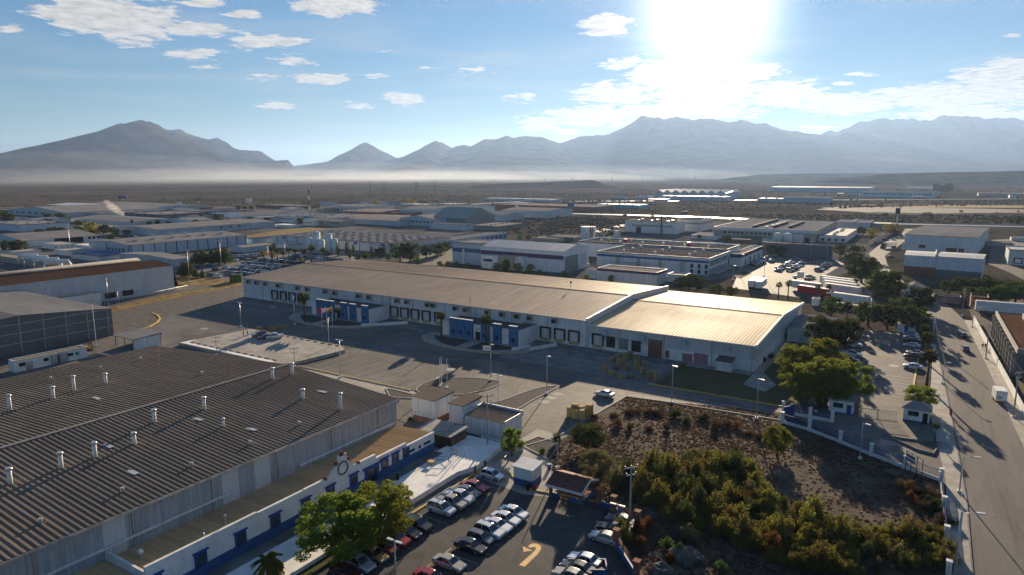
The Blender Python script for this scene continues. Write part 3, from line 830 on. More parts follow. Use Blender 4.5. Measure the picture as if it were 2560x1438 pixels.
WY = [y for y in (39.5, 45.3, 51, 56.5, 61.8, 66.5, 71.3, 78.3, 80.9, 83.6)]
for y in WY + [75.3]:
    dr = abs(y - 75.3) < .1
    fo = ob('door_frame' if dr else 'window', fr, M_BPAINTD, off, (.01, y - OY0, PZ + (.4 if dr else 1.5)))
    if dr: fo.scale = (1.2, 1.9, 1.45)
    ob('pane', win, M_DGLASS, fo)
sw = MB(); sw.box(.005, .05, -.9, .9, 0, .45); rep('clerestory_window', sw, M_DGLASS, off, [(.01, y - OY0, 2.75) for y in (85.0, 89.2)])
sw = MB(); sw.box(.005, .05, -.3, .3, 0, .6); ob('small_window', sw, M_DGLASS, off, (.01, 87.2 - OY0, 2.6))
ac = MB(); ac.box(-.45, .45, -.25, .25, 0, .75); u0 = ob('air_unit', ac, M_WPAINT, off, (-1.6, 50.5 - OY0, 3.75)); fan = MB(); fan.tube([(.455, 0, .38), (.47, 0, .38)], .28, 10); ob('fan_grille', fan, M_BLACK, u0)
u1 = ob('air_unit', ac, M_WPAINT, off, (-1.6, 52.6 - OY0, 3.75)); ob('fan_grille', fan, M_BLACK, u1)
dish = MB(); dish.tube([(-.5, 0, 3.9), (-.5, 0, 5.2)], .04, 5); dish.ball(-.5, 0, 5.3, .35, .12, .35); rep('satellite_dish', dish, M_GALV, off, [(-.8, 8.2, 0)])
dish = MB(); dish.tube([(0, 0, 4), (0, 0, 6.6)], .05, 5).box(-.2, .2, -.1, .1, 6.4, 6.9); rep('antenna_pole', dish, M_GALV, off, [(-.7, 11, 0)])
ve = MB(); ve.box(.05, .1, -1.3, 1.3, 0, .8); rep('vent_grille', ve, M_BLACK, off, [(.0, y - OY0, .05) for y in (42.3, 46, 50, 53.5, 58)])

# white-washed forecourt deck with ramp edge, stairs and rails
g = MB(); g.prism([(OX, 30), (OX, 91.3), (OX + .6, 91.3), (-72.5, 100.3), (-64.3, 100.3), (-63.4, 92), (-63.3, 90.2), (-63.8, 88.4), (-64.6, 86), (-64.6, 74.6), (-67.5, 74.6), (-67.5, 72.0), (-64.6, 72.0), (-64.6, 30)], -.03, PZ)
structure('forecourt_deck', g, M_WCONC)
st = MB()
for i in range(4): st.box(-67.4 + i * .9, -67.4 + (i + 1) * .9, 72.1, 74.5, -.02, PZ - (i + 1) * .2 + .03)
structure('stairs', st, M_CONCG)
sheet('walkway', [(OX + .05, 40), (OX + 2.2, 40), (OX + 2.2, 91), (OX + .05, 91)], PZ + .006, M_CONCG)
g = MB(); g.prism([(-64.5, 30), (-63.1, 30), (-63.1, 71.6), (-64.5, 71.6)], -.02, .35); structure('planting_bed', g, M_LAWN)
def railing(label, pts, h=1.0, z=0.0, step=.8, m=None, rails=2, name='railing', cat='railing'):
    b = MB()
    for (x0, y0), (x1, y1) in zip(pts, pts[1:]):
        L = math.hypot(x1 - x0, y1 - y0); n = max(1, int(L / step))
        for i in range(n + 1): b.tube([(x0 + (x1 - x0) * i / n, y0 + (y1 - y0) * i / n, z), (x0 + (x1 - x0) * i / n, y0 + (y1 - y0) * i / n, z + h)], .03, 4)
        for j in range(rails): b.tube([(x0, y0, z + h * (j + 1) / rails), (x1, y1, z + h * (j + 1) / rails)], .035, 4)
    o = ob(name, b, m or M_BLACK); return tag(o, label, cat)
railing('black handrail beside the steps up to the white forecourt', [(-67.6, 74.8), (-64.5, 74.8)], 1.0, PZ)
railing('black handrail along the white forecourt edge above the parked cars', [(-67.5, 76), (-70.5, 76)], 1.0, PZ)
railing('black rail enclosure near the yellow stand on the white ramp', [(-70.6, 92.2), (-68.4, 91.0), (-68.0, 88.2), (-69.8, 87.2)], 1.1, PZ)
b = MB(); b.box(-.55, .55, -.5, .5, .5, .62).box(-.5, -.42, -.4, -.32, 0, .5).box(.42, .5, -.4, -.32, 0, .5).box(-.5, -.42, .32, .4, 0, .5).box(.42, .5, .32, .4, 0, .5)
x, y = at(1078, 1161, PZ); tag(ob('yellow_stand', b, M_YEL, None, (x, y, PZ)), 'small yellow stand on the white-washed ramp', 'stand')
b = MB(); b.cyl(0, 0, 0, .85, .28, .34, 10).cyl(0, 0, .85, .9, .36, .36, 10)
x, y = at(994, 1199, PZ); tag(ob('litter_bin', b, M_BLACK, None, (x, y, PZ)), 'black litter bin by the blue office wall', 'bin')
b = MB(); b.box(-.1, .1, -4.6, 4.6, 0, 1.1); o = tag(ob('boundary_wall', b, M_WPAINT, None, (-65.2, 100.8, 0), R(90)), 'low white wall closing the far end of the forecourt', 'wall')
b = MB(); b.cyl(0, 0, 0, 1.25, .1, .1, 8).ball(0, 0, 1.3, .12); x, y = at(1162, 1136, PZ)
tag(ob('bollard', b, M_WPAINT, None, (x, y, PZ)), 'slim white bollard on the white ramp', 'bollard')

# ---------------------------------------------------------------- the big pale-roofed distribution hall (two lengths)
HX0, HX1, HX2, HY0, HY1, HYR = -239.0, -83.7, -36.8, 175.3, 243.6, 209.3
hl = thing('distribution_hall', 'very long white hall with tan ribbed roof behind the two blue front offices', 'warehouse', (HX0, HY0, 0))
L1 = HX1 - HX0; DP = HY1 - HY0; RY = HYR - HY0
w = MB(); w.extr([(0, -.05), (DP, -.05), (DP, 8.0), (RY, 10.1), (0, 8.0)], 'x', 0, L1); ob('wall', w, M_WALLW, hl)
d = MB(); d.box(.0, L1, -.05, -.004, -.02, 2.0).box(-.05, -.004, 0, DP, -.02, 2.0); ob('base_band', d, M_WPAINT, hl)
r = MB(); seam_roof(r, 'x', -.3, L1 - .35, (-.45, 8.02), (RY, 10.16), .9, .10); ob('roof', r, M_ROOFT, hl)
r = MB(); seam_roof(r, 'x', -.3, L1 - .35, (DP + .45, 8.02), (RY, 10.16), .9, .10); ob('roof', r, M_ROOFT, hl)
r = MB(); r.box(-.3, L1 - .35, RY - .5, RY + .3, 10.1, 10.32); ob('ridge_cap', r, M_RUST, hl)
tr = MB()
tr.extr([(-.6, 7.4), (RY, 9.6), (RY, 10.75), (-.6, 8.6)], 'x', L1 - .35, L1 + .12); tr.extr([(RY, 9.6), (DP + .6, 7.4), (DP + .6, 8.6), (RY, 10.75)], 'x', L1 - .35, L1 + .12)
ob('parapet', tr, M_WALLG, hl)
tr = MB(); tr.box(-.3, L1 - .36, -.62, -.46, 7.75, 8.03); ob('gutter', tr, M_GALV, hl)
tr = MB(); tr.extr([(-.5, 7.7), (RY, 9.85), (RY, 10.35), (-.5, 8.2)], 'x', -.45, -.31); tr.extr([(RY, 9.85), (DP + .5, 7.7), (DP + .5, 8.2), (RY, 10.35)], 'x', -.45, -.31); ob('roof_trim', tr, M_GALV, hl)
dp = MB(); dp.box(-.08, .08, -.18, -.01, 0, 7.8)
rep('downpipe', dp, M_STEEL, hl, [(x, 0, 0) for x in [12, 24, 37, 50, 63, 76, 90, 103, 116, 129.5, 142, 154.8]])
fanb = MB(); fanb.box(-.9, .9, -.9, -.01, 0, 1.5); fang = MB(); fang.box(-.7, .7, -.95, -.905, .2, 1.3)
for x in [4, 9, 14.5, 22, 33, 38.5, 48, 53, 65, 70, 83, 87.5, 96.5, 99, 108, 112, 120.5, 126, 131.5, 136, 144.5]:
    f = ob('wall_cooler', fanb, M_WALLT, hl, (x, 0, 5.9)); ob('grille', fang, M_BLACK, f)


def docks(parent, xs, door=True, hgt=3.0, wid=2.9):
    fr = MB(); fr.box(-wid / 2 - .35, -wid / 2, -.55, -.01, 0, hgt + .4).box(wid / 2, wid / 2 + .35, -.55, -.01, 0, hgt + .4).box(-wid / 2, wid / 2, -.55, -.01, hgt, hgt + .4)
    dr = MB(); dr.box(-wid / 2, wid / 2, -.08, -.012, .05, hgt - .002); bp = MB(); bp.box(-wid / 2, wid / 2, -.4, -.085, -.75, .04)
    for x in xs:
        f = ob('dock_door', fr, M_BLACK, parent, (x, -.05, 1.15)); ob('shutter', dr, M_WALLG, f); ob('dock_bumper', bp, M_YELF, f)


docks(hl, [19.5, 24.5, 29.5, 34.5]); docks(hl, [81.5, 86.2, 90.8, 95.7, 101]); docks(hl, [141.5, 146.3, 151])
b = MB(); b.box(-2.4, 2.4, -.08, -.01, 0, 5.0); ob('roller_door', b, M_WALLGR, hl, (135.7, -.05, 0))
lad = MB()
for s in (-.28, .28): lad.tube([(s, -.25, 0), (s, -.25, 9.4)], .05, 4)
for i in range(24): lad.tube([(-.28, -.25, .4 * i + .2), (.28, -.25, .4 * i + .2)], .03, 4)
for i in range(6): lad.tube([(.45 * math.cos(R(a)), -.25 - .75 * math.sin(R(a)), 2.6 + i) for a in range(0, 181, 30)], .04, 4)
rep('ladder', lad, M_YEL, hl, [(79.5, 0, 0), (113.8, 0, 2)])
rf = MB(); rf.cyl(0, 0, 0, 2.6, .08, .08, 6).box(-.25, .25, -.25, .25, 2.3, 3.0).box(-1, 1, -.7, .7, 0, .25); x, y = at(1427, 724, 9.8); ob('roof_mast', rf, M_BLACK, hl, (x - HX0, y - HY0, 9.7))
sk = MB(); sk.box(-1.2, 1.2, -.45, .45, 0, .18)
rep('skylight', sk, M_ROOFW, hl, [(x - HX0, y - HY0, 9.75 - (y - HYR) * .045) for x, y in [at(*p, 9.4) for p in ((1005, 658), (1037, 659), (1024, 665), (1101, 666), (1127, 668), (1165, 672), (1182, 673))]])

h2 = thing('distribution_hall_extension', 'lower eastern length of the long hall with bright cream ribbed roof and pallet yard', 'warehouse', (HX1, HY0, 0))
L2 = HX2 - HX1; DP2 = 242.7 - HY0
w = MB(); w.extr([(.13, -.05), (DP2, -.05), (DP2, 6.9), (RY, 8.7), (.13, 6.9)], 'x', .13, L2)
ob('wall', w, M_WALLG, h2)
d = MB(); d.box(.5, L2 - .0, -.06, -.004, -.02, 3.1).box(L2 + .004, L2 + .06, -.06, DP2, -.02, 3.1); ob('base_band', d, M_WPAINT, h2)
r = MB(); seam_roof(r, 'x', .2, L2 + .1, (-.4, 6.92), (RY, 8.76), .9, .10); ob('roof', r, M_ROOFL, h2)
r = MB(); seam_roof(r, 'x', .2, L2 + .1, (DP2 + .4, 6.92), (RY, 8.76), .9, .10); ob('roof', r, M_ROOFL, h2)
r = MB(); r.box(.2, L2 + .1, RY - .5, RY + .3, 8.72, 8.9); ob('ridge_cap', r, M_RUST, h2)
tr = MB(); tr.extr([(-.75, 6.4), (RY, 8.2), (RY, 9.1), (-.75, 7.25)], 'x', L2 + .1, L2 + .6); tr.extr([(RY, 8.2), (DP2 + .6, 6.4), (DP2 + .6, 7.25), (RY, 9.1)], 'x', L2 + .1, L2 + .6)
ob('parapet', tr, M_WPAINT, h2)
tr = MB(); tr.box(.2, L2 + .09, -.62, -.41, 6.62, 6.93); ob('gutter', tr, M_WPAINT, h2)
rep('downpipe', MB().box(-.08, .08, -.2, -.07, 0, 6.6), M_STEEL, h2, [(x, 0, 0) for x in (9.5, 23.0, 36, 46.3)])
cb_ = MB(); cb_.box(-.75, .75, -1.1, -.01, 0, 1.0); cb2 = MB(); cb2.poly([(-.8, -1.2, 1.0), (.8, -1.2, 1.0), (.8, -.01, 1.35), (-.8, -.01, 1.35)])
for x in (5.5, 16.8, 28.5, 39.8):
    f = ob('wall_cooler', cb_, M_WALLB, h2, (x, 0, 4.5)); ob('hood', cb2, M_WALLB, f)
docks(h2, [3.4]); b = MB(); b.box(-1.4, 1.4, -.1, -.065, 0, 3.2)
ob('dock_opening', b, M_BLACK, h2, (9.9 - 2.6, 0, 1.0)); ob('dock_door', b, M_WALLGR, h2, (11.2, 0, .9)); ob('dock_opening', b, M_BLACK, h2, (15.0, 0, .8))
b = MB(); b.box(-2, 2, -.12, -.065, 0, 4.3); ob('gate_opening', b, M_RUST, h2, (20.5, 0, 0)); ob('gate_lintel', MB().box(-2, 2, -.16, -.065, 4.3, 5.0), M_WALLD, h2, (20.5, 0, 0))
b = MB(); b.box(-.55, .55, -.1, -.065, 0, 2.2); ob('door', b, M_RUST, h2, (24.0, 0, .3))
fr = MB()
for a, b_ in ((-1.4, 1.4),): fr.box(a, b_, -.12, -.065, 0, 2.2)
pk = mat('faded_red_mesh', (.33, .17, .17), .8)
ob('mesh_gate', fr, pk, h2, (29.6, 0, .1)); ob('mesh_gate', MB().box(-1.9, 1.9, -.12, -.065, 0, 2.8), pk, h2, (33.2, 0, .1))
ab = thing('pump_house', 'small white pump house with dark lean-to roof against the white band of the pale hall', 'shed', (-43.6, 173.4, 0))
ob('wall', MB().box(-1.9, 1.9, -1.7, 1.7, 0, 2.5), M_WPAINT, ab); ob('roof', MB().extr([(-2.1, 2.52), (1.75, 3.05), (1.75, 3.2), (-2.1, 2.66)], 'x', -2.1, 2.1), M_ROOFD, ab)
# silver annex behind its far end
an = hall('roof_annex', 'low annex with silver ribbed roof beside the trees at the pale hall end', 'annex', -36.0, -24, 214, 236, 4.2, 'y', 0.6, M_WPAINT, M_ROOFS, 1.2)

# ---------------------------------------------------------------- blue and white front offices
M_PIER = mat('pier_blue', (.032, .14, .30), .65, var=.15, scale=.6, grain=.08)


def front_office(name_label, cx, sign):
    t = thing('front_office', name_label, 'office', (cx, 165.0, 0))
    ob('wall', MB().box(-14.2, 14.2, .3, 10.2, -.05, 4.9, top=False), M_WPAINT, t)
    ob('roof', MB().box(-14.0, 14.0, .5, 10.2, 4.3, 4.45), M_ROOFD, t)
    ob('roof_edge', MB().box(14.0, 14.25, .3, 10.2, 4.9, 5.05), M_STEEL, t)
    pb = MB(); pb.box(-1.4, 1.4, -.45, .29, -.05, 6.0); cap = MB(); cap.box(-1.43, 1.43, -.5, .34, 6.003, 6.14)
    wd = MB(); wd.box(-.5, .5, -.5, -.453, 1.4, 2.5)
    for x in (-9.6, -6.7, -3.75, 2.2, 6.5, 12.1):
        p = ob('blue_pier', pb, M_PIER, t, (x, 0, 0)); ob('cap', cap, M_WPAINT, p); ob('window', wd, M_DGLASS, p)
    ob('entrance_door', MB().box(-.85, .85, .2, .295, 0, 2.5), M_DGLASS, t, (-.75, 0, .2))
    sg = MB(); sg.box(-.8, .8, .22, .295, 0, .14); 
    ob('lettering', MB().box(-.75, -.1, .23, .29, 0, .16).box(0, .75, .23, .29, 0, .16).box(-.25, .15, .23, .29, .3, .42), M_BPAINTD, t, (-.75, 0, 3.35))
    ob('side_panel', MB().box(14.205, 14.26, 1, 9.9, .2, 4.6), M_WPAINT, t)
    return t


front_office('flat-roofed blue and white front office nearest the pale hall, two palms before it', -114.7, 1)
front_office('farther blue and white front office, behind the three flags', -173.6, 1)
for (x0, y0, x1, y1, lab) in ((-100, 160, -97.8, 166.5, 'white ramp wall east of the nearer front office'), (-95.8, 163, -92, 172.0, 'white wall beside the green roller door ramp'), (-158.6, 160, -148.5, 171.5, 'long white ramp wall beside the farther front office')):
    L = math.hypot(x1 - x0, y1 - y0); b = MB(); b.box(0, L, -.14, .14, -.02, 1.0)
    tag(ob('ramp_wall', b, M_WPAINT, None, (x0, y0, 0), math.atan2(y1 - y0, x1 - x0)), lab, 'wall')
for px, py, lab in ((1975 - 1330, 778, 'grey dock block left of the first dock doors'), (690, 758, 'second grey dock block by the left dock doors')):
    x, y = at(px + 40, py - 5); 
    tag(ob('dock_block', MB().box(-1.2, 1.2, -.5, .5, 0, 1.1), M_CONC, None, (x, y, 0), .4), lab, 'block')

# ---------------------------------------------------------------- small buildings between factory and yard
def kiosk(name, label, cat, px, py, wx, wy, h, wall, roof, base=None, bh=1.0, rise=.3, seam=0):
    """small building whose nearest corner reads (px, py): wx along X to the left, wy along Y away"""
    x, y = at(px, py)
    t = thing(name, label, cat, (x - wx / 2, y + wy / 2, 0))
    a, b = wx / 2, wy / 2
    ob('wall', MB().box(-a, a, -b, b, bh if base else -.05, h), wall, t)
    if base: ob('base_band', MB().box(-a + .02, a - .02, -b + .02, b - .02, -.05, bh), base, t)
    r = MB()
    if seam: seam_roof(r, 'x', -a - .2, a + .2, (-b - .2, h + .05), (b + .2, h + .05 + rise), seam, .12, True)
    else: r.extr([(-b - .25, h + .004), (b + .25, h + .004 + rise * 0), (b + .25, h + .16 + rise), (-b - .25, h + .16)], 'x', -a - .25, a + .25)
    ob('roof', r, roof, t)
    return t


kiosk('machine_house', 'larger white box house on a brick plinth beside the factory corner', 'shed', 1086, 1063, 5.6, 6.2, 5.0, M_WALLW, M_ROOFG, M_BRICK, 1.2)
kiosk('machine_house', 'narrower white box house on a brick plinth, next to the ribbed-roof shed', 'shed', 1158, 1077, 3.4, 6.0, 5.0, M_WALLW, M_ROOFG, M_BRICK, 1.2)
t = kiosk('substation_shed', 'white shed with ribbed roof sunk behind its parapet, by the leaning pole', 'shed', 1262, 1104, 9.3, 6.2, 3.4, M_WALLW, M_ROOFG, seam=.75)
ob('parapet', MB().box(-4.9, 4.9, 3.2, 3.35, 3.2, 4.2).box(4.7, 4.9, -3.3, 3.2, 3.2, 4.0).box(-4.9, -4.7, -3.3, 3.2, 3.2, 4.0), M_WALLW, t)
t = kiosk('store_shed', 'low store with pale roof and rusty doors at the office wing end', 'shed', 1126, 1128, 7.6, 5.0, 2.6, M_BLACK, M_CONC)
for yy in (-1.6, 0, 1.6): ob('door', MB().box(3.81, 3.86, yy - .7, yy + .7, 0, 2.2), M_RUST, t)
t = kiosk('pump_kiosk', 'small flat-roofed white kiosk with blue base beside the lower car park', 'kiosk', 1330, 1222, 3.5, 3.1, 3.0, M_WPAINT, M_WPAINT, M_BPAINT, 1.15)
# open shelter with tiled roof
sx, sy = at(1446, 1268); sx += .25; sy += .6
sh = thing('open_shelter', 'open brick-pillared shelter with dark tiled gable roof and blue low walls', 'shelter', (sx, sy, 0))
sh.scale = (.86, .92, .70)
pl = MB(); pl.box(-.25, .25, -.25, .25, -.02, 3.0); rep('pillar', pl, M_BRICK, sh, [(-.3, .3, 0), (-6.4, .3, 0), (-.3, 5.2, 0), (-6.4, 5.2, 0)])
ob('low_wall', MB().box(-2.4, -.56, .1, .4, -.02, 1.2).box(-.04, .2, .1, 5.4, -.02, 1.2), M_BPAINT, sh); ob('low_wall', MB().box(-6.7, -4.9, .1, .4, -.02, 1.2), M_BPAINT, sh)
ob('floor', MB().box(-6.6, 0, .4, 5.4, 0, .15), M_BRICK, sh)
r = MB(); r.extr([(-.45, 3.05), (2.75, 4.55), (5.95, 3.05), (5.95, 3.2), (2.75, 4.72), (-.45, 3.2)], 'x', -7.1, .2); ob('roof', r, M_TILE, sh)
fb = MB(); fb.extr([(-.5, 2.75), (-.5, 3.22), (2.75, 4.76), (2.75, 4.3)], 'x', .2, .34); fb.extr([(2.75, 4.3), (2.75, 4.76), (6.0, 3.22), (6.0, 2.75)], 'x', .2, .34); ob('gable_board', fb, M_WPAINT, sh)
ob('fascia', MB().box(-7.1, .2, -.6, -.46, 2.7, 3.22), M_WPAINT, sh); ob('ridge_tile', MB().tube([(-7.1, 2.75, 4.72), (.35, 2.75, 4.72)], .14, 6), M_TILE, sh)
b = MB(); b.cyl(0, 0, 0, .95, .3, .34, 10); x, y = at(1336, 1226); tag(ob('oil_drum', b, mat('red_enamel', (.45, .03, .03), .4), None, (x, y, 0)), 'red drum bin against the blue kiosk base', 'bin')
x, y = at(1326, 1224); tag(ob('waste_drum', b, M_BLACK, None, (x - .3, y - .3, 0)), 'black drum bin beside the red one at the kiosk', 'bin')
x, y = at(1373, 1173); tag(ob('water_drum', b, M_BPAINT, None, (x, y, 0)), 'blue drum behind the tiled shelter', 'bin')
# fence of the lower car park: blue base, brick piers, rails
FP = pix((1497, 1262), (1534, 1281), (1593, 1320), (1540, 1368), (1591, 1450))
FP.append((FP[-1][0] * 2 - FP[-2][0], FP[-1][1] * 2 - FP[-2][1]))
fe = thing('railing_fence', 'blue fence wall with brick piers between lower car park and scrub lot', 'fence', (0, 0, 0))
for (x0, y0), (x1, y1) in zip(FP, FP[1:]):
    L = math.hypot(x1 - x0, y1 - y0); b = MB(); b.box(.4, L - .4, -.14, .14, 0, .95); ob('base_wall', b, M_BPAINT, fe, (x0, y0, 0), math.atan2(y1 - y0, x1 - x0))
    b = MB()
    for z in (1.2, 1.55, 1.9): b.tube([(.4, 0, z), (L - .4, 0, z)], .045, 5)
    ob('rail', b, M_RUST, fe, (x0, y0, 0), math.atan2(y1 - y0, x1 - x0))
pr = MB(); pr.box(-.36, .36, -.36, .36, 0, 2.5).box(-.45, .45, -.45, .45, 2.503, 2.68); rep('pier', pr, M_BRICK, fe, [(x, y, 0) for x, y in FP[:5]])
x, y = at(1470, 1428)
bb = thing('planter_box', 'blue-sided dark ramp box at the corner of the lower car park', 'planter', (x, y, 0), .55)
ob('side', MB().box(-2.4, 2.4, -1.3, -1.1, 0, 1.0).box(-2.4, 2.4, 1.1, 1.3, 0, 1.0).box(2.2, 2.4, -1.1, 1.1, 0, 1.0), M_BPAINT, bb); ob('fill', MB().box(-2.4, 2.2, -1.1, 1.1, 0, .7), M_BLACK, bb)

# ---------------------------------------------------------------- left edge: dark mesh hall, white huts, carport, long grey shed
t = hall('mesh_hall', 'dark mesh-walled hall with grey gabled roof at the left edge', 'warehouse', -300, -216, 60, 110.6, 8.6, 'x', 2.2, M_WALLD, M_ROOFS, 1.2, .5)
fr = MB(); 
for y in range(-24, 26, 6): fr.box(42.003, 42.12, y - .12, y + .12, -.05, 8.6 + 2.2 * (1 - abs(y) / 25.3))
for z in (3.0, 5.8, 8.4): fr.box(42.003, 42.1, -25.2, 25.2, z - .1, z + .1)
ob('wall_frame', fr, M_STEEL, t)
x0, y0 = at(38, 932); x1, y1 = at(213, 892)
t = hall('site_hut_row', 'row of low white site huts with grey doors beside the dark mesh hall', 'hut', x0 - 3.2, x0, y0, y0 + (y1 - y0) * 1.0, 3.0, 'f', .15, M_WPAINT, M_ROOFG)
hy = (y1 - y0) / 2
for f_, wd, z0_, z1_, m_ in ((.10, .7, 1.3, 2.2, M_BLACK), (.19, .8, 0, 2.1, M_STEEL), (.42, .6, 1.3, 2.2, M_BLACK), (.54, 1.1, 0, 2.5, M_STEEL), (.66, 1.4, 0, 2.5, M_STEEL), (.76, .7, 1.3, 2.1, M_BLACK), (.86, .5, 1.2, 2.1, mat('green_notice', (.03, .3, .2), .6))):
    ob('door' if z0_ == 0 else 'window', MB().box(1.604, 1.66, -wd, wd, z0_, z1_), m_, t, (0, -hy + f_ * 2 * hy, 0))
x0, y0 = at(336, 876)
t = thing('carport', 'open-fronted grey carport with flat roof beside the dark mesh hall', 'shed', (x0, y0, 0))
ob('roof', MB().extr([(-.3, 3.0), (8.3, 3.5), (8.3, 3.7), (-.3, 3.2)], 'x', -10.5, .3), M_ROOFS, t); ob('wall', MB().box(-.15, 0, 0, 8, 0, 3.05).box(-10, 0, 7.85, 8, 0, 3.2), M_WALLW, t)
rep('post', MB().box(-.1, .1, -.1, .1, 0, 3.0), M_STEEL, t, [(-.6, .1, 0), (-5, .1, 0), (-9.8, .1, 0)])
# long grey shed with brown roof
SX, SY = -277.0, 169.0
t = thing('long_grey_shed', 'long grey-clad shed with brown lower roof and rounded white clerestory, left edge', 'warehouse', (SX, 40, 0))
LS = SY - 40
ob('wall', MB().extr([(-14, -.05), (0, -.05), (0, 11.0), (-14, 12.4)], 'y', 0, LS), M_WALLG, t)
r = MB(); seam_roof(r, 'y', -.3, LS + .3, (.3, 11.02), (-14, 12.5), 1.1, .08); ob('lower_roof', r, M_ROOFB, t)
r = MB(); r.smooth = True; pr = [(-14.0, 12.4), (-14.0, 13.1)] + [(-16.4 + 2.4 * math.cos(R(a)), 13.1 + .7 * math.sin(R(a))) for a in range(10, 180, 17)] + [(-18.8, 12.4)]
r.extr(pr, 'y', 0, LS - 6); ob('clerestory', r, M_ROOFV, t)
ob('wall_end', MB().box(-30, -14.01, 0, LS - 4, -.05, 12.0), M_WALLG, t)
wn = MB(); wn.box(.004, .06, -2.2, 2.2, 0, 2.2)
rep('window_band', wn, M_DGLASS, t, [(0, y, 1.0) for y in (LS - 20, LS - 27)]); ob('door_opening', MB().box(.004, .07, -1.5, 1.5, 0, 2.8), M_BLACK, t, (0, LS - 34, 0))
x0, y0 = at(255, 762)
t = hall('plant_room', 'white plant room with roof rail standing before the long grey shed', 'shed', x0 - 9, x0, y0 - 20, y0, 5.0, 'f', .2, M_WPAINT, M_ROOFT)
rl = MB()
for i in range(9): rl.tube([(-4.4, -9.5 + i * 2.3, 5), (-4.4, -9.5 + i * 2.3, 6)], .05, 4)
rl.tube([(-4.4, -9.5, 6), (-4.4, 9.3, 6)], .05, 4).tube([(-4.4, -9.5, 5.5), (-4.4, 9.3, 5.5)], .05, 4); ob('roof_railing', rl, M_WPAINT, t)
ob('louvre', MB().box(4.504, 4.56, -.6, .6, 1.8, 2.6), M_BLACK, t, (0, -4, 0))
b = MB()
for i in range(24): x, y = at(262 + i * 9, 766 - i * 1.9); b.tube([(x, y, 0), (x, y, 1.6)], .06, 4)
x, y = at(262, 766); x2, y2 = at(262 + 23 * 9, 766 - 23 * 1.9)
for z in (.5, 1.0, 1.6): b.tube([(x, y, z), (x2, y2, z)], .05, 4)
tag(ob('pipe_rail', b, M_GALV), 'low grey pipe rail along the foot of the long grey shed', 'railing')

# ---------------------------------------------------------------- fence along the vacant lot, gate houses
def pier_fence(label, pts, base=M_WPAINT, h=2.0, name='railing_fence'):
    t = thing(name, label, 'fence', (pts[0][0], pts[0][1], 0)); ox, oy = pts[0]
    pb = MB(); pb.box(-.3, .3, -.3, .3, 0, h + .25).box(-.36, .36, -.36, .36, h + .253, h + .38)
    rep('pier', pb, base, t, [(x - ox, y - oy, 0) for x, y in pts])
    for (x0, y0), (x1, y1) in zip(pts, pts[1:]):
        L = math.hypot(x1 - x0, y1 - y0); a = math.atan2(y1 - y0, x1 - x0)
        ob('base_wall', MB().box(.3, L - .3, -.12, .12, 0, .65), base, t, (x0 - ox, y0 - oy, 0), a)
        b = MB(); n = int(L / .24)
        for i in range(1, n): b.box(i * .24 - .02, i * .24 + .02, -.02, .02, .65, h)
        b.box(.3, L - .3, -.03, .03, h - .12, h - .06).box(.3, L - .3, -.03, .03, .8, .86)
        ob('bars', b, M_BPAINTD, t, (x0 - ox, y0 - oy, 0), a)
    return t


pier_fence('white-piered railing fence with blue bars along the top of the scrub lot', pix((1955, 1058), (2023, 1078), (2100, 1108), (2177, 1140), (2262, 1172), (2352, 1205)))
pier_fence('white-piered railing fence beside the gate house and big trees', pix((1958, 1030), (1980, 1037), (2025, 1046), (2080, 1056)))
pier_fence('white fence wall running down the road edge of the scrub lot', [(3.9, 126), (4.3, 116), (4.6, 106), (4.8, 96), (4.8, 84), (4.8, 70)], h=1.7)
b = MB(); b.box(-1.6, 1.6, -.05, .05, .1, 2.4); x, y = at(1972, 1042); tag(ob('sliding_gate', b, M_BPAINTD, None, (x, y, 0), R(60)), 'deep blue sheet gate leaf at the lane entrance', 'gate')
b = MB(); gx, gy = at(2146, 1042); gx2, gy2 = at(2242, 1052); L = math.hypot(gx2 - gx, gy2 - gy)
for i in range(int(L / .3) + 1): b.box(i * .3 - .025, i * .3 + .025, -.025, .025, .15, 1.9)
b.box(0, L, -.04, .04, 1.85, 1.95).box(0, L, -.04, .04, .1, .2).box(L / 2 - .1, L / 2 + .1, -.08, .08, 0, 2.1)
tag(ob('barred_gate', b, M_STEEL, None, (gx, gy, 0), math.atan2(gy2 - gy, gx2 - gx)), 'closed grey barred gate between the two white gate houses', 'gate')


def gate_house(label, px, py, hip):
    x, y = at(px, py); t = thing('gate_house', label, 'gatehouse', (x, y, 0))
    ob('wall', MB().box(-4.6, 0, 0, 3.6, 0, 2.9), M_WPAINT, t); ob('base_band', MB().box(-4.63, .03, -.03, 3.63, 0, .35), M_BPAINT, t)
    r = MB()
    if hip:
        v = [(-5.0, -.4, 2.9), (.4, -.4, 2.9), (.4, 4, 2.9), (-5, 4, 2.9), (-3.2, 1.8, 4.0), (-1.4, 1.8, 4.0)]
        for f in ((0, 1, 5, 4), (1, 2, 5), (2, 3, 4, 5), (3, 0, 4)): r.poly([v[i] for i in f])
        r.box(-5.0, .4, -.4, 4, 2.75, 2.897)
    else: r.box(-4.9, .3, -.3, 3.9, 2.9, 3.25)
    ob('roof', r, M_ROOFS, t)
    ob('window', MB().box(-3.8, -1.9, -.06, -.004, 1.3, 2.3), M_DGLASS, t); ob('door', MB().box(-1.2, -.3, -.06, -.004, .05, 2.2), M_BPAINTD if not hip else M_BLACK, t)
    ob('side_window', MB().box(.004, .06, .8, 2.2, 1.3, 2.2), M_DGLASS, t)
    return t


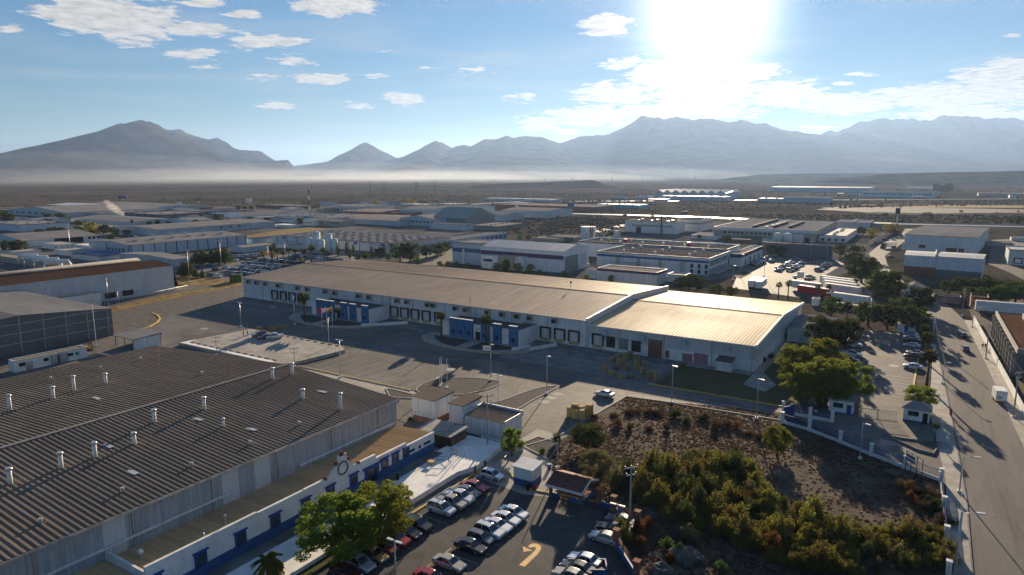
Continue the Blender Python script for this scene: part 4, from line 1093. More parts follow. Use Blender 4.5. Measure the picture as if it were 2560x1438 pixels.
gate_house('flat-roofed white gate house on the left of the barred gate', 2131, 1040, False)
gate_house('hip-roofed white gate house under the round tree by the road', 2322, 1062, True)
x, y = at(2242, 832)
t = hall('guard_hut', 'small white hut with blue door at the far end of the staff car park', 'hut', *(lambda p, q: (p[0], q[0], q[1], q[1] + 4.5))(at(2242, 832), at(2287, 835)), 2.7, 'f', .1, M_WPAINT, M_ROOFG)
ob('door', MB().box(-.5, .5, -2.32, -2.254, 0, 2.1), M_BPAINT, t)

# ---------------------------------------------------------------- right of the road
t = thing('boundary_wall', 'long white boundary wall along the right-hand pavement', 'wall', (0, 0, 0))
BW = [(24.2, 60), (22.2, 100), (20.6, 130), (18.8, 165), (16.4, 211), (12.8, 278)]
for (x0, y0), (x1, y1) in zip(BW, BW[1:]):
    L = math.hypot(x1 - x0, y1 - y0); ob('wall_panel', MB().box(0, L, -.12, .12, 0, 1.9), M_WPAINT, t, (x0, y0, 0), math.atan2(y1 - y0, x1 - x0))
ob('hedge_strip', MB().prism([(21.6, 150), (23.4, 150), (18.4, 250), (17.0, 250)], -.02, .6), M_LAWN, t)
X0, Y0 = at(2537, 945)
ch = thing('dark_office_block', 'dark-fronted flat office block with pale concrete fins, right edge', 'office', (X0, Y0, 0))
bx0, by0 = at(2537, 945); bx1, by1 = at(2486, 838); A_ = math.atan2(by1 - by0, bx1 - bx0); L = math.hypot(bx1 - bx0, by1 - by0)
ch.rotation_euler.z = A_
ob('wall', MB().box(0, L, -30, 0, -.05, 6.6), M_WALLD, ch); ob('roof', MB().box(.3, L - .3, -29.7, -.0, 6.9, 7.0), M_ROOFB, ch)
ob('fascia', MB().box(-1.2, L + .3, .0, .35, 6.4, 7.7).box(-1.2, -.9, -30, 0, 6.4, 7.7), M_CONC, ch)
rep('fin', MB().box(-.15, .15, .0, 1.1, 0, 6.4), M_CONC, ch, [(1 + i * (L - 1.5) / 9, 0, 0) for i in range(10)])
rep('glazing', MB().box(.25, L / 9 - .6, .003, .06, .4, 6.2), M_DGLASS, ch, [(1 + i * (L - 1.5) / 9, 0, 0) for i in range(9)])
u = MB(); u.box(-2.5, 2.5, -2, 2, 7, 9); rep('roof_plant', u, M_GALV, ch, [(L * .55, -9, 0), (L * .3, -10, 0)]); ob('roof_hood', MB().box(-6, 6, -2.2, 2.2, 7, 8.4), M_ROOFW, ch, (L * .8, -8, 0))
u = MB(); u.tube([(-3, 0, 8.2), (3, 0, 8.2)], 1.2, 10); rep('roof_tank', u, M_WPAINT, ch, [(L * .98, -11, 0), (L * .9, -13, 0)])

# ---------------------------------------------------------------- the estate beyond
DIM = {}
ORDS = ['first', 'second', 'third', 'fourth', 'fifth', 'sixth', 'seventh', 'eighth', 'ninth', 'tenth', 'eleventh', 'twelfth', 'thirteenth', 'fourteenth', 'fifteenth']


def plant(name, label, cat, ax, ay, lx, ey, bx=None, depth=30.0, ridge='f', rise=0.5, wall=None, roof=None, rot=0.0, **kw):
    """hall whose nearest ground corner reads (ax, ay), front runs left to bearing lx, side runs back to bearing bx, eave reads ey"""
    x1, y0 = at(ax, ay); x0 = on_line(lx, Y=y0); y1 = on_line(bx, X=x1) if bx else y0 + depth
    h = max(2.5, height_at(ax, ey, x1, y0))
    t = hall(name, label, cat, x0, x1, y0, y1, h, ridge, rise, wall or M_WALLW, roof or M_ROOFD, **kw)
    DIM[t] = ((x1 - x0) / 2, (y1 - y0) / 2, h)
    if rot:
        a = R(rot); dx, dy = -(x1 - x0) / 2, (y1 - y0) / 2
        t.rotation_euler.z = a; t.location = (x1 + dx * math.cos(a) - dy * math.sin(a), y0 + dx * math.sin(a) + dy * math.cos(a), 0)
    return t


def on_face(t, face, items, name, m, d=.06):
    """openings and bands on the front ('f', facing the camera) or side ('s'): (fraction along, z, half width, height)"""
    hx, hy, h = DIM[t]
    cache = {}
    for fr, z, hw, hh in items:
        k = (hw, hh)
        if face == 'f': L = (-hx + 2 * hx * fr, -hy, z); b = lambda: MB().box(-hw, hw, -d, -.006, 0, hh)
        else: L = (hx, -hy + 2 * hy * fr, z); b = lambda: MB().box(.006, d, -hw, hw, 0, hh)
        if k in cache: c = cache[k].copy(); C.objects.link(c); c.location = L; c.parent = t
        else: cache[k] = ob(name, b(), m, t, L)


def row(n, z, hw, hh, a=.05, b=.95): return [(a + (b - a) * i / max(1, n - 1), z, hw, hh) for i in range(n)]


def roof_bits(t, name, n, m, size=(1.6, .9, .5), seed=0, ridge_f=None):
    """skylights or fans standing on a flat or low roof, in loose rows"""
    hx, hy, h = DIM[t]; rr = random.Random(seed); k = int(math.sqrt(n * hx / hy)) or 1; j = max(1, n // k)
    mb = MB(); mb.box(-size[0], size[0], -size[1], size[1], -1.2, size[2])
    rep(name, mb, m, t, [(-hx * .88 + 1.76 * hx * (a + .5) / k + rr.uniform(-.8, .8), -hy * .88 + 1.76 * hy * (b + .5) / j + rr.uniform(-.8, .8), h - .3 + (ridge_f(b / j) if ridge_f else 0)) for a in range(k) for b in range(j)])


M_BAND = mat('blue_band', (.035, .09, .24), .6, var=.15)
M_PURP = mat('purple_band', (.075, .035, .10), .6, var=.15)
M_TANB = mat('tan_render', (.36, .31, .24), .85, var=.12)
M_CYAN = mat('cyan_sheet', (.03, .34, .50), .5, var=.2)
# --- left middle
t = plant('panel_hall', 'white panel hall with blue columns, second hall behind the long grey shed', 'warehouse', 326, 643, 224, 613, 617, ridge='y', rise=1.6, wall=M_WALLB, roof=M_ROOFV)
on_face(t, 's', row(12, 0, .25, DIM[t][2], .01, .99), 'column', M_BAND, .25)
on_face(t, 'f', [(.45, 0, .3, DIM[t][2]), (.98, 0, .25, DIM[t][2])], 'column', M_BAND, .25)
on_face(t, 'f', row(5, 1.5, .7, 3.2, .5, .85), 'window', M_DGLASS)
roof_bits(t, 'roof_fan', 12, M_GALV, (1, 1, 1.5), 3, lambda f: .9)
t = plant('dock_hall', 'hall with grey gabled roof and a row of dark dock doors, far left', 'warehouse', 59, 619, -40, 602, 250, ridge='y', rise=3.0, wall=M_WALLW, roof=M_ROOFV)
on_face(t, 's', row(7, .3, 1.6, 4.2, .42, .74), 'dock_door', M_BLACK); on_face(t, 's', row(3, 2.2, 1.0, 2, .86, .98), 'dock_door', M_BLACK)
t = plant('long_low_hall', 'very long low white hall beyond the blue-columned panel hall', 'warehouse', 398, 592, 300, 574, 687, ridge='y', rise=1.2, wall=M_WALLB, roof=M_ROOFV)
on_face(t, 's', row(3, 3, 1.2, 1.6, .5, .66), 'wall_cooler', M_WALLD, .8); on_face(t, 's', row(9, 0, .25, DIM[t][2], .1, .99), 'column', M_WALLT, .2)
roof_bits(t, 'roof_fan', 10, M_GALV, (1, 1, 1.2), 5)
t = plant('dark_roof_plant', 'huge dark flat-roofed plant dotted with rows of white skylights', 'factory', 991, 634, 683, 611, 1128, rise=.4, wall=M_WALLW, roof=M_ROOFD)
roof_bits(t, 'skylight', 90, M_ROOFW, (1.9, .9, .5), 1)
on_face(t, 'f', row(12, 0, .22, DIM[t][2], .04, .99), 'column', M_WALLD, .2); on_face(t, 'f', row(5, 4, 1.3, 1.6, .1, .9), 'window', M_BAND)
t = plant('plant_wing', 'grey-roofed wing with blue dock bays along the side of the skylight plant', 'factory', 1038, 631, 994, 613, 1268, rise=.4, wall=M_WALLB, roof=M_ROOFS)
on_face(t, 's', row(18, .5, 2.4, 3.0, .05, .97), 'dock_door', M_BAND); roof_bits(t, 'skylight', 14, M_ROOFW, (1.6, .8, .4), 4)
plant('low_shed', 'low blue-grey shed with tan roof between panel hall and far car park', 'shed', 608, 632, 577, 619, 682, ridge='y', rise=.8, wall=M_WALLB, roof=M_ROOFU)
plant('low_shed', 'long pale wall-like shed joining the panel hall to the skylight plant', 'shed', 632, 612, 616, 597, 704, wall=M_WALLB, roof=M_ROOFD)
plant('low_shed', 'small blue-grey shed with a dark doorway in front of the skylight plant', 'shed', 744, 624, 690, 611, 771, wall=M_WALLB, roof=M_ROOFS)
plant('low_shed', 'low shed with rounded grey roof in front of the panel hall', 'shed', 436, 668, 300, 649, 482, ridge='y', rise=1.0, wall=M_WALLB, roof=M_ROOFS)
t = plant('flat_works', 'flat tan-roofed works with white roof ducts at the left edge', 'factory', 122, 672, -80, 657, 168, rise=.3, wall=M_WALLT, roof=M_ROOFU)
for i, (px, py, px2) in enumerate(((45, 637, 92), (60, 642, 118), (85, 647, 145), (110, 652, 170))):
    x, y = at(px, py + 12, 3); x2, y2 = at(px2, py + 9, 3); b = MB(); b.tube([(x, y, 4.5), ((x + x2) / 2, (y + y2) / 2, 4.8), (x2, y2, 4.6), (x2 + 1.5, y2 + .3, 2.4), (x2 + 1.6, y2 + .3, 0)], 1.15, 10).tube([(x, y, 0), (x, y, 4)], .3, 6)
    o = ob('process_duct', b, M_WPAINT); tag(o, ['shortest and rearmost', 'second', 'third', 'frontmost'][i] + ' of the four fat white bent ducts beside the flat works', 'duct', 'white ducts of the flat works')
t = plant('office_block', 'low white office strip with flat roof before the panel hall', 'office', 208, 645, 137, 632, depth=14, rise=.2, wall=M_WPAINT, roof=M_CONC)
t = plant('office_block', 'white yard building below the dock hall, with a red patch on its wall', 'office', 150, 625, 105, 612, depth=12, rise=.2, wall=M_WPAINT, roof=M_CONC)
on_face(t, 'f', [(.8, 1, .9, 1.4)], 'red_panel', M_WALLR)
plant('office_block', 'white low block under the panel hall gable with flat bright roof', 'office', 268, 632, 180, 620, depth=16, rise=.2, wall=M_WPAINT, roof=M_WPAINT)
plant('low_shed', 'blue-roofed low wall shed in front of the panel hall gable', 'shed', 250, 655, 180, 640, depth=18, wall=M_WALLB, roof=M_BAND)
# white process towers beside the far car park
x, y = at(800, 634)
t = thing('process_tower', 'cluster of tall white process tanks at the wall of the skylight plant', 'tank', (x, y, 0))
for i, (dx, dy, r_, h_) in enumerate(((-9, 0, 2.4, 9), (-4, 1, 2.6, 13), (1, 0, 2.4, 8.5), (5, 3, 2.2, 12), (9, 4, 2.0, 9))): ob('tank', MB().cyl(dx, dy, 0, h_, r_, r_, 14).cyl(dx, dy, h_, h_ + .8, r_, .5, 14), M_WPAINT, t)
ob('platform', MB().box(-12, 3, -3, -2.4, 5.4, 5.6).box(-12, -11.6, -3, 4, 9, 9.2), M_STEEL, t)
# --- centre
t = plant('blue_white_works', 'pale teal works with a blue band, left of the purple-banded building', 'factory', 1206, 664, 1132, 609, 1262, rise=.5, wall=M_WALLB, roof=M_ROOFS)
on_face(t, 'f', [(.5, DIM[t][2] * .55, DIM[t][0] * .99, 2.2)], 'band', M_BAND); on_face(t, 'f', [(.38, 0, .5, DIM[t][2] * .7)], 'duct', M_WPAINT, .5)
t = plant('purple_band_works', 'white works with purple band, pale gabled roof and glazed side', 'factory', 1409, 683, 1202, 629, 1471, ridge='x', rise=2.4, wall=M_WALLW, roof=M_ROOFW, pitch=0)
hx, hy, h = DIM[t]
on_face(t, 'f', [(.5, h * .60, hx * .995, h * .2)], 'band', M_PURP)
on_face(t, 's', [(.3, .3, hy * .52, h * .72)], 'glazing', M_WALLGR); on_face(t, 's', [(.82, 1.5, hy * .3, h * .62)], 'glazing', M_WALLB); on_face(t, 's', [(.75, .2, hy * .42, h * .16)], 'canopy', M_WPAINT, 1.2)
ob('entrance_block', MB().box(-hx * .82, -hx * .42, -hy - 6, -hy - .01, -.05, h * .62), M_WPAINT, t); ob('entrance_block', MB().box(-hx * .415, -hx * .02, -hy - 5.4, -hy - .01, -.05, h * .66), M_TANB, t); ob('entrance_block', MB().box(-hx * .015, hx * .18, -hy - 5, -hy - .01, -.05, h * .64), M_WPAINT, t)
ob('window', MB().box(-hx * .78, -hx * .55, -hy - 6.06, -hy - 6.005, h * .34, h * .46), M_DGLASS, t); ob('window', MB().box(-hx * .27, -hx * .14, -hy - 5.46, -hy - 5.405, .4, h * .5), M_RUST, t)
t = plant('blue_band_factory', 'big dark-roofed factory with blue band and two storeys of slit windows', 'factory', 1771, 689, 1492, 646, 1824, rise=.5, wall=M_WALLW, roof=M_ROOFD)
hx, hy, h = DIM[t]
on_face(t, 'f', [(.5, h * .70, hx * .995, h * .14)], 'band', M_BAND); on_face(t, 'f', row(4, .3, .7, h * .66, .2, .78), 'buttress', M_WALLT, 1.0)
on_face(t, 'f', row(3, h * .38, .7, 2.0, .86, .98), 'window', M_DGLASS); on_face(t, 'f', row(3, h * .06, .7, 2.0, .86, .98), 'window', M_DGLASS)
on_face(t, 's', row(15, h * .50, .55, 2.4, .06, .82), 'window', M_DGLASS); on_face(t, 's', row(15, h * .08, .55, 2.2, .04, .82), 'window', M_DGLASS); on_face(t, 's', [(.5, h * .74, hy * .97, .35)], 'band', M_BAND)
on_face(t, 's', [(.93, .2, 1.2, h * .6)], 'door', M_DGLASS)
ob('canopy', MB().box(hx + .01, hx + 4.5, -hy * .9, hy * .9, .6, .9), M_CONC, t); ob('canopy', MB().box(-hx * .45, -hx * .0, -hy - 4, -hy - .01, 3.6, 3.9), M_GALV, t)
roof_bits(t, 'roof_fan', 10, M_WPAINT, (.5, .5, 1.2), 7)
xA, yA = at(1771, 689); X1, Y0 = xA - 2.0, yA + 2 * hy + .3
X0 = on_line(1445, Y=Y0); Y1 = on_line(1848, X=X1)
t = hall('dark_roof_factory', 'wide dark-roofed hall joined behind the blue-banded factory, white parapet', 'factory', X0, X1, Y0, Y1, h + .6, 'f', .8, M_WALLW, M_ROOFD); DIM[t] = ((X1 - X0) / 2, (Y1 - Y0) / 2, h + .6)
roof_bits(t, 'roof_fan', 12, M_WPAINT, (.5, .5, 1.2), 8); roof_bits(t, 'red_tank', 2, mat('red_tank_paint', (.4, .05, .04), .5), (.9, .9, 1.5), 9)
t = plant('annex_block', 'single-storey annex with dark purple fascia right of the slit-window factory', 'office', 1852, 668, 1823, 636, 1905, rise=.4, wall=M_WPAINT, roof=M_ROOFU)
hx, hy, h = DIM[t]; on_face(t, 's', [(.5, h * .72, hy * .99, h * .3)], 'fascia', M_PURP, .2); on_face(t, 'f', [(.5, h * .72, hx * .99, h * .3)], 'fascia', M_PURP, .2); on_face(t, 's', row(4, .2, 1.2, h * .5, .2, .8), 'window', M_DGLASS)
t = plant('purple_fascia_store', 'low store with purple fascia and pale flat roof behind the long hall', 'warehouse', 1641, 714, 1492, 682, 1668, rise=.4, wall=M_WALLG, roof=M_ROOFU)
hx, hy, h = DIM[t]; on_face(t, 'f', [(.5, h * .8, hx * .995, h * .21)], 'fascia', M_PURP, .15); on_face(t, 's', [(.5, h * .8, hy * .99, h * .21)], 'fascia', M_PURP, .15)
t = plant('purple_fascia_store', 'smaller white-walled store right of the purple fascia store', 'warehouse', 1712, 708, 1668, 688, 1728, rise=.4, wall=M_WALLW, roof=M_ROOFU)
plant('low_shed', 'small pale lean-to left of the purple fascia store', 'shed', 1492, 697, 1462, 676, 1500, ridge='y', rise=.4, wall=M_WALLB, roof=M_ROOFU)
# water tower with lettering round it
x, y = at(1470, 606); R_ = 5.4
HT = height_at(1470, 568, x, y)
t = thing('water_tower', 'white cylindrical water tower with dark blue lettering round it', 'water tower', (x, y, 0))
ob('shell', MB().cyl(0, 0, 0, HT, R_, R_, 28).cyl(0, 0, HT, HT + .4, R_ + .1, R_ + .1, 28), M_WPAINT, t)
fb = MB(); fb.tube([(R_ * .72, -R_ * .8, 0), (R_ * .72, -R_ * .8, HT + 1.5)], .25, 5).tube([(R_ * .9, -R_ * .6, 0), (R_ * .9, -R_ * .6, HT + 1.5)], .25, 5)
for i in range(14): fb.tube([(R_ * .72, -R_ * .8, i * HT / 13), (R_ * .9, -R_ * .6, i * HT / 13)], .1, 4)
ob('ladder', fb, M_RUST, t)


def wrap_text(name, s, size, radius, theta, z, m, parent):
    """letters bent round a drum: s centred on the bearing theta (radians)"""
    cu = bpy.data.curves.new(name, 'FONT'); cu.body = s; cu.size = size; cu.align_x = 'CENTER'; cu.offset = .02; cu.resolution_u = 2
    tmp = bpy.data.objects.new(name, cu); C.objects.link(tmp)
    me0 = bpy.data.meshes.new_from_object(tmp.evaluated_get(bpy.context.evaluated_depsgraph_get()))
    mb = MB()
    for v in me0.vertices:
        a = theta + v.co.x / radius
        mb.v.append(((radius + .05) * math.cos(a), (radius + .05) * math.sin(a), z + v.co.y) if radius < 1e3 else (v.co.x, -.02, z + v.co.y))
    for p in me0.polygons: mb.face(list(p.vertices))
    bpy.data.objects.remove(tmp); bpy.data.curves.remove(cu); bpy.data.meshes.remove(me0)
    return ob(name, mb, m, parent)


TH = math.atan2(-math.cos(HEAD), math.sin(HEAD)) + .1
for s, dz, da in (('STABI', .76, .25), ('US    ST', .50, -.05), ('BILUS', .24, -.25), ('STAB', .04, .3)): wrap_text('lettering', s, HT * .17, R_, TH + da, HT * dz, M_BPAINTD, t)
t = plant('white_band_works', 'white works with tan stripe and red mast, left part, upper right distance', 'factory', 1688, 586, 1562, 556, 1712, rise=.5, wall=M_WPAINT, roof=M_ROOFD)
hx, hy, h = DIM[t]; on_face(t, 'f', [(.55, h * .55, hx * .8, 1.3)], 'band', M_TANB); on_face(t, 'f', [(.28, 0, 2.2, h * .5)], 'door', M_BLACK)
ob('mast', MB().box(hx * .45, hx * .45 + 1, -hy - 1.2, -hy - .2, 0, h + 6), M_RUST, t)
t = plant('white_band_works', 'taller white works with tan stripe, right part beside the highway', 'factory', 1750, 580, 1692, 550, 1780, rise=.5, wall=M_WPAINT, roof=M_ROOFD)
hx, hy, h = DIM[t]; on_face(t, 'f', [(.5, h * .6, hx * .98, 1.6)], 'band', M_TANB); on_face(t, 's', [(.5, h * .6, hy * .98, 1.6)], 'band', M_TANB)
plant('low_shed', 'small white store with bright tan roof by the round bush, centre right', 'shed', 1791, 600, 1728, 590, 1814, rise=.2, wall=M_WPAINT, roof=M_ROOFU)
t = plant('vent_row_factory', 'broad pale flat-roofed factory with dark vent rows, upper right', 'factory', 2036, 606, 1783, 577, 2090, rise=.4, wall=M_WALLT, roof=M_ROOFS)
hx, hy, h = DIM[t]; on_face(t, 'f', row(13, h * .45, .9, 1.5, .12, .66), 'window', M_BLACK); on_face(t, 'f', [(.5, h * .72, hx * .995, h * .26)], 'fascia', M_WALLW)
vb = MB(); vb.box(-1, 1, -1, 1, 0, 1.8)
rep('roof_vent', vb, M_BLACK, t, [(-hx * .25 - i * .0, -hy * .8 + i * hy * .125, h - .4) for i in range(13)] + [(hx * .12, -hy * .65 + i * hy * .12, h - .4) for i in range(8)] + [(hx * .42, -hy * .6 + i * hy * .12, h - .4) for i in range(9)])
on_face(t, 'f', [(.93, 0, 1.6, h * .35)], 'door', M_BLACK); on_face(t, 'f', [(.5, h * .2, hx * .4, .5)], 'pipe_rack', M_RUST, 2.0)
plant('vent_row_annex', 'long low grey extension right of the vent-row factory', 'factory', 2172, 577, 2088, 558, 2184, rise=.4, wall=M_WALLB, roof=M_ROOFS)
t = plant('office_block', 'single-storey white offices with flat roof in front of the grey extension', 'office', 2114, 607, 2046, 590, 2144, rise=.4, wall=M_WPAINT, roof=M_CONC)
on_face(t, 'f', row(4, .8, 1.2, 1.8, .15, .9), 'window', M_DGLASS)
x, y = at(1944, 606)
for i, dx in enumerate((0, 6.6)):
    h_ = height_at(1944, 584, x, y); o = ob('storage_tank', MB().cyl(0, 0, 0, h_, 3.1, 3.1, 18).cyl(0, 0, h_, h_ + .5, 3.1, 1.2, 18), M_WPAINT, None, (x + dx, y + dx * .2, 0)); tag(o, ['left', 'right'][i] + ' one of two white storage tanks before the vent-row factory', 'tank')
plant('tank_house', 'white box on legs right of the two storage tanks', 'tank', 2004, 607, 1982, 586, 2013, rise=.3, wall=M_WPAINT, roof=M_STEEL)
t = plant('retaining_wall', 'long dark retaining wall above the middle car park', 'wall', 2080, 648, 1905, 614, depth=1.2, rise=.1, wall=M_WALLD, roof=M_CONC)
# --- right of the road
t = plant('grey_hall', 'grey-roofed white hall with yellow edge, right of the far bend of the road', 'warehouse', 2440, 637, 2257, 594, depth=95, rot=-6, ridge='x', rise=.9, wall=M_WALLW, roof=M_ROOFS, trim=M_YELF)
hx, hy, h = DIM[t]; on_face(t, 'f', [(.26, h * .22, 1.8, h * .18), (.63, .3, 1.5, 3), (.7, .3, 1.5, 3), (.8, .3, 1.5, 3)], 'door', M_RUST); on_face(t, 'f', [(.09, h * .45, 1.3, .5)], 'sign', M_BAND); on_face(t, 'f', [(.08, 0, 4.2, h * .5)], 'entrance_block', M_WPAINT, .6)
t = plant('brick_base_hall', 'white hall on a brown brick base below the grey hall, right part', 'warehouse', 2452, 700, 2337, 648, depth=24, rot=-5, ridge='x', rise=.5, wall=M_WALLW, roof=M_ROOFW)
hx, hy, h = DIM[t]; on_face(t, 'f', [(.5, -.05, hx * .998, h * .36)], 'base_band', M_WALLD, .1)
x1, y0 = at(2452, 700); x1 = x1 - 2 * hx - .2; y0 += 2.2; x0 = on_line(2258, Y=y0 + .5)
t = hall('brick_base_hall', 'left part of the white brick-based hall, with raised white verge', 'warehouse', x0, x1, y0 + .5, y0 + 2 * hy, h * .97, 'x', .5, M_WALLW, M_ROOFW); DIM[t] = ((x1 - x0) / 2, hy - .25, h * .97)
on_face(t, 'f', [(.5, -.05, DIM[t][0] * .998, h * .42)], 'base_band', M_BRICK, .1); ob('verge', MB().box(DIM[t][0] - .5, DIM[t][0] - .1, -hy, hy, h * .9, h + .9), M_WPAINT, t)
t = plant('dock_building', 'grey building with round-cornered dock at the right frame edge', 'warehouse', 2620, 668, 2519, 628, depth=24, wall=M_WALLG, roof=M_ROOFW)
on_face(t, 'f', [(.25, 1, 2.0, 3.2)], 'dock_door', M_BLACK); on_face(t, 'f', [(.25, 1.4, 1.4, 2.2)], 'shutter', M_WPAINT, .1)
plant('garden_wall', 'low pink rendered wall by the trees right of the road', 'wall', 2402, 760, 2332, 751, depth=6, wall=mat('pink_render', (.38, .26, .23), .9), roof=M_CONC)
plant('low_shed', 'brown open shed behind the white trailer, right of the road', 'shed', 2470, 775, 2425, 745, depth=10, wall=M_RUST, roof=M_ROOFB)
t = thing('gable_house', 'small white gabled house between dark street trees', 'house', (*at(2282, 748), 0))
ob('wall', MB().extr([(-3.5, -.05), (3.5, -.05), (3.5, 4.2), (0, 5.8), (-3.5, 4.2)], 'y', 0, 9), M_WPAINT, t); ob('roof', MB().extr([(-3.9, 4.1), (0, 5.9), (3.9, 4.1), (3.9, 4.3), (0, 6.1), (-3.9, 4.3)], 'y', -.3, 9.3), M_ROOFS, t)
b = MB(); x, y = at(2203, 648); x2, y2 = at(2240, 592); L = math.hypot(x2 - x, y2 - y)
x, y = at(2172, 615); x2, y2 = at(2243, 578); L = math.hypot(x2 - x, y2 - y)
t = thing('striped_wall', 'red and white striped boundary wall along the far bend of the road', 'wall', (x, y, 0), math.atan2(y2 - y, x2 - x))
n = int(L / 4)
ob('wall', MB().box(0, L, -.15, .15, 0, 3.0), M_WPAINT, t); rep('red_pier', MB().box(-.7, .7, -.22, .22, 0, 3.3), mat('red_pier_paint', (.36, .09, .07), .8), t, [(2 + i * 4, 0, 0) for i in range(n)])

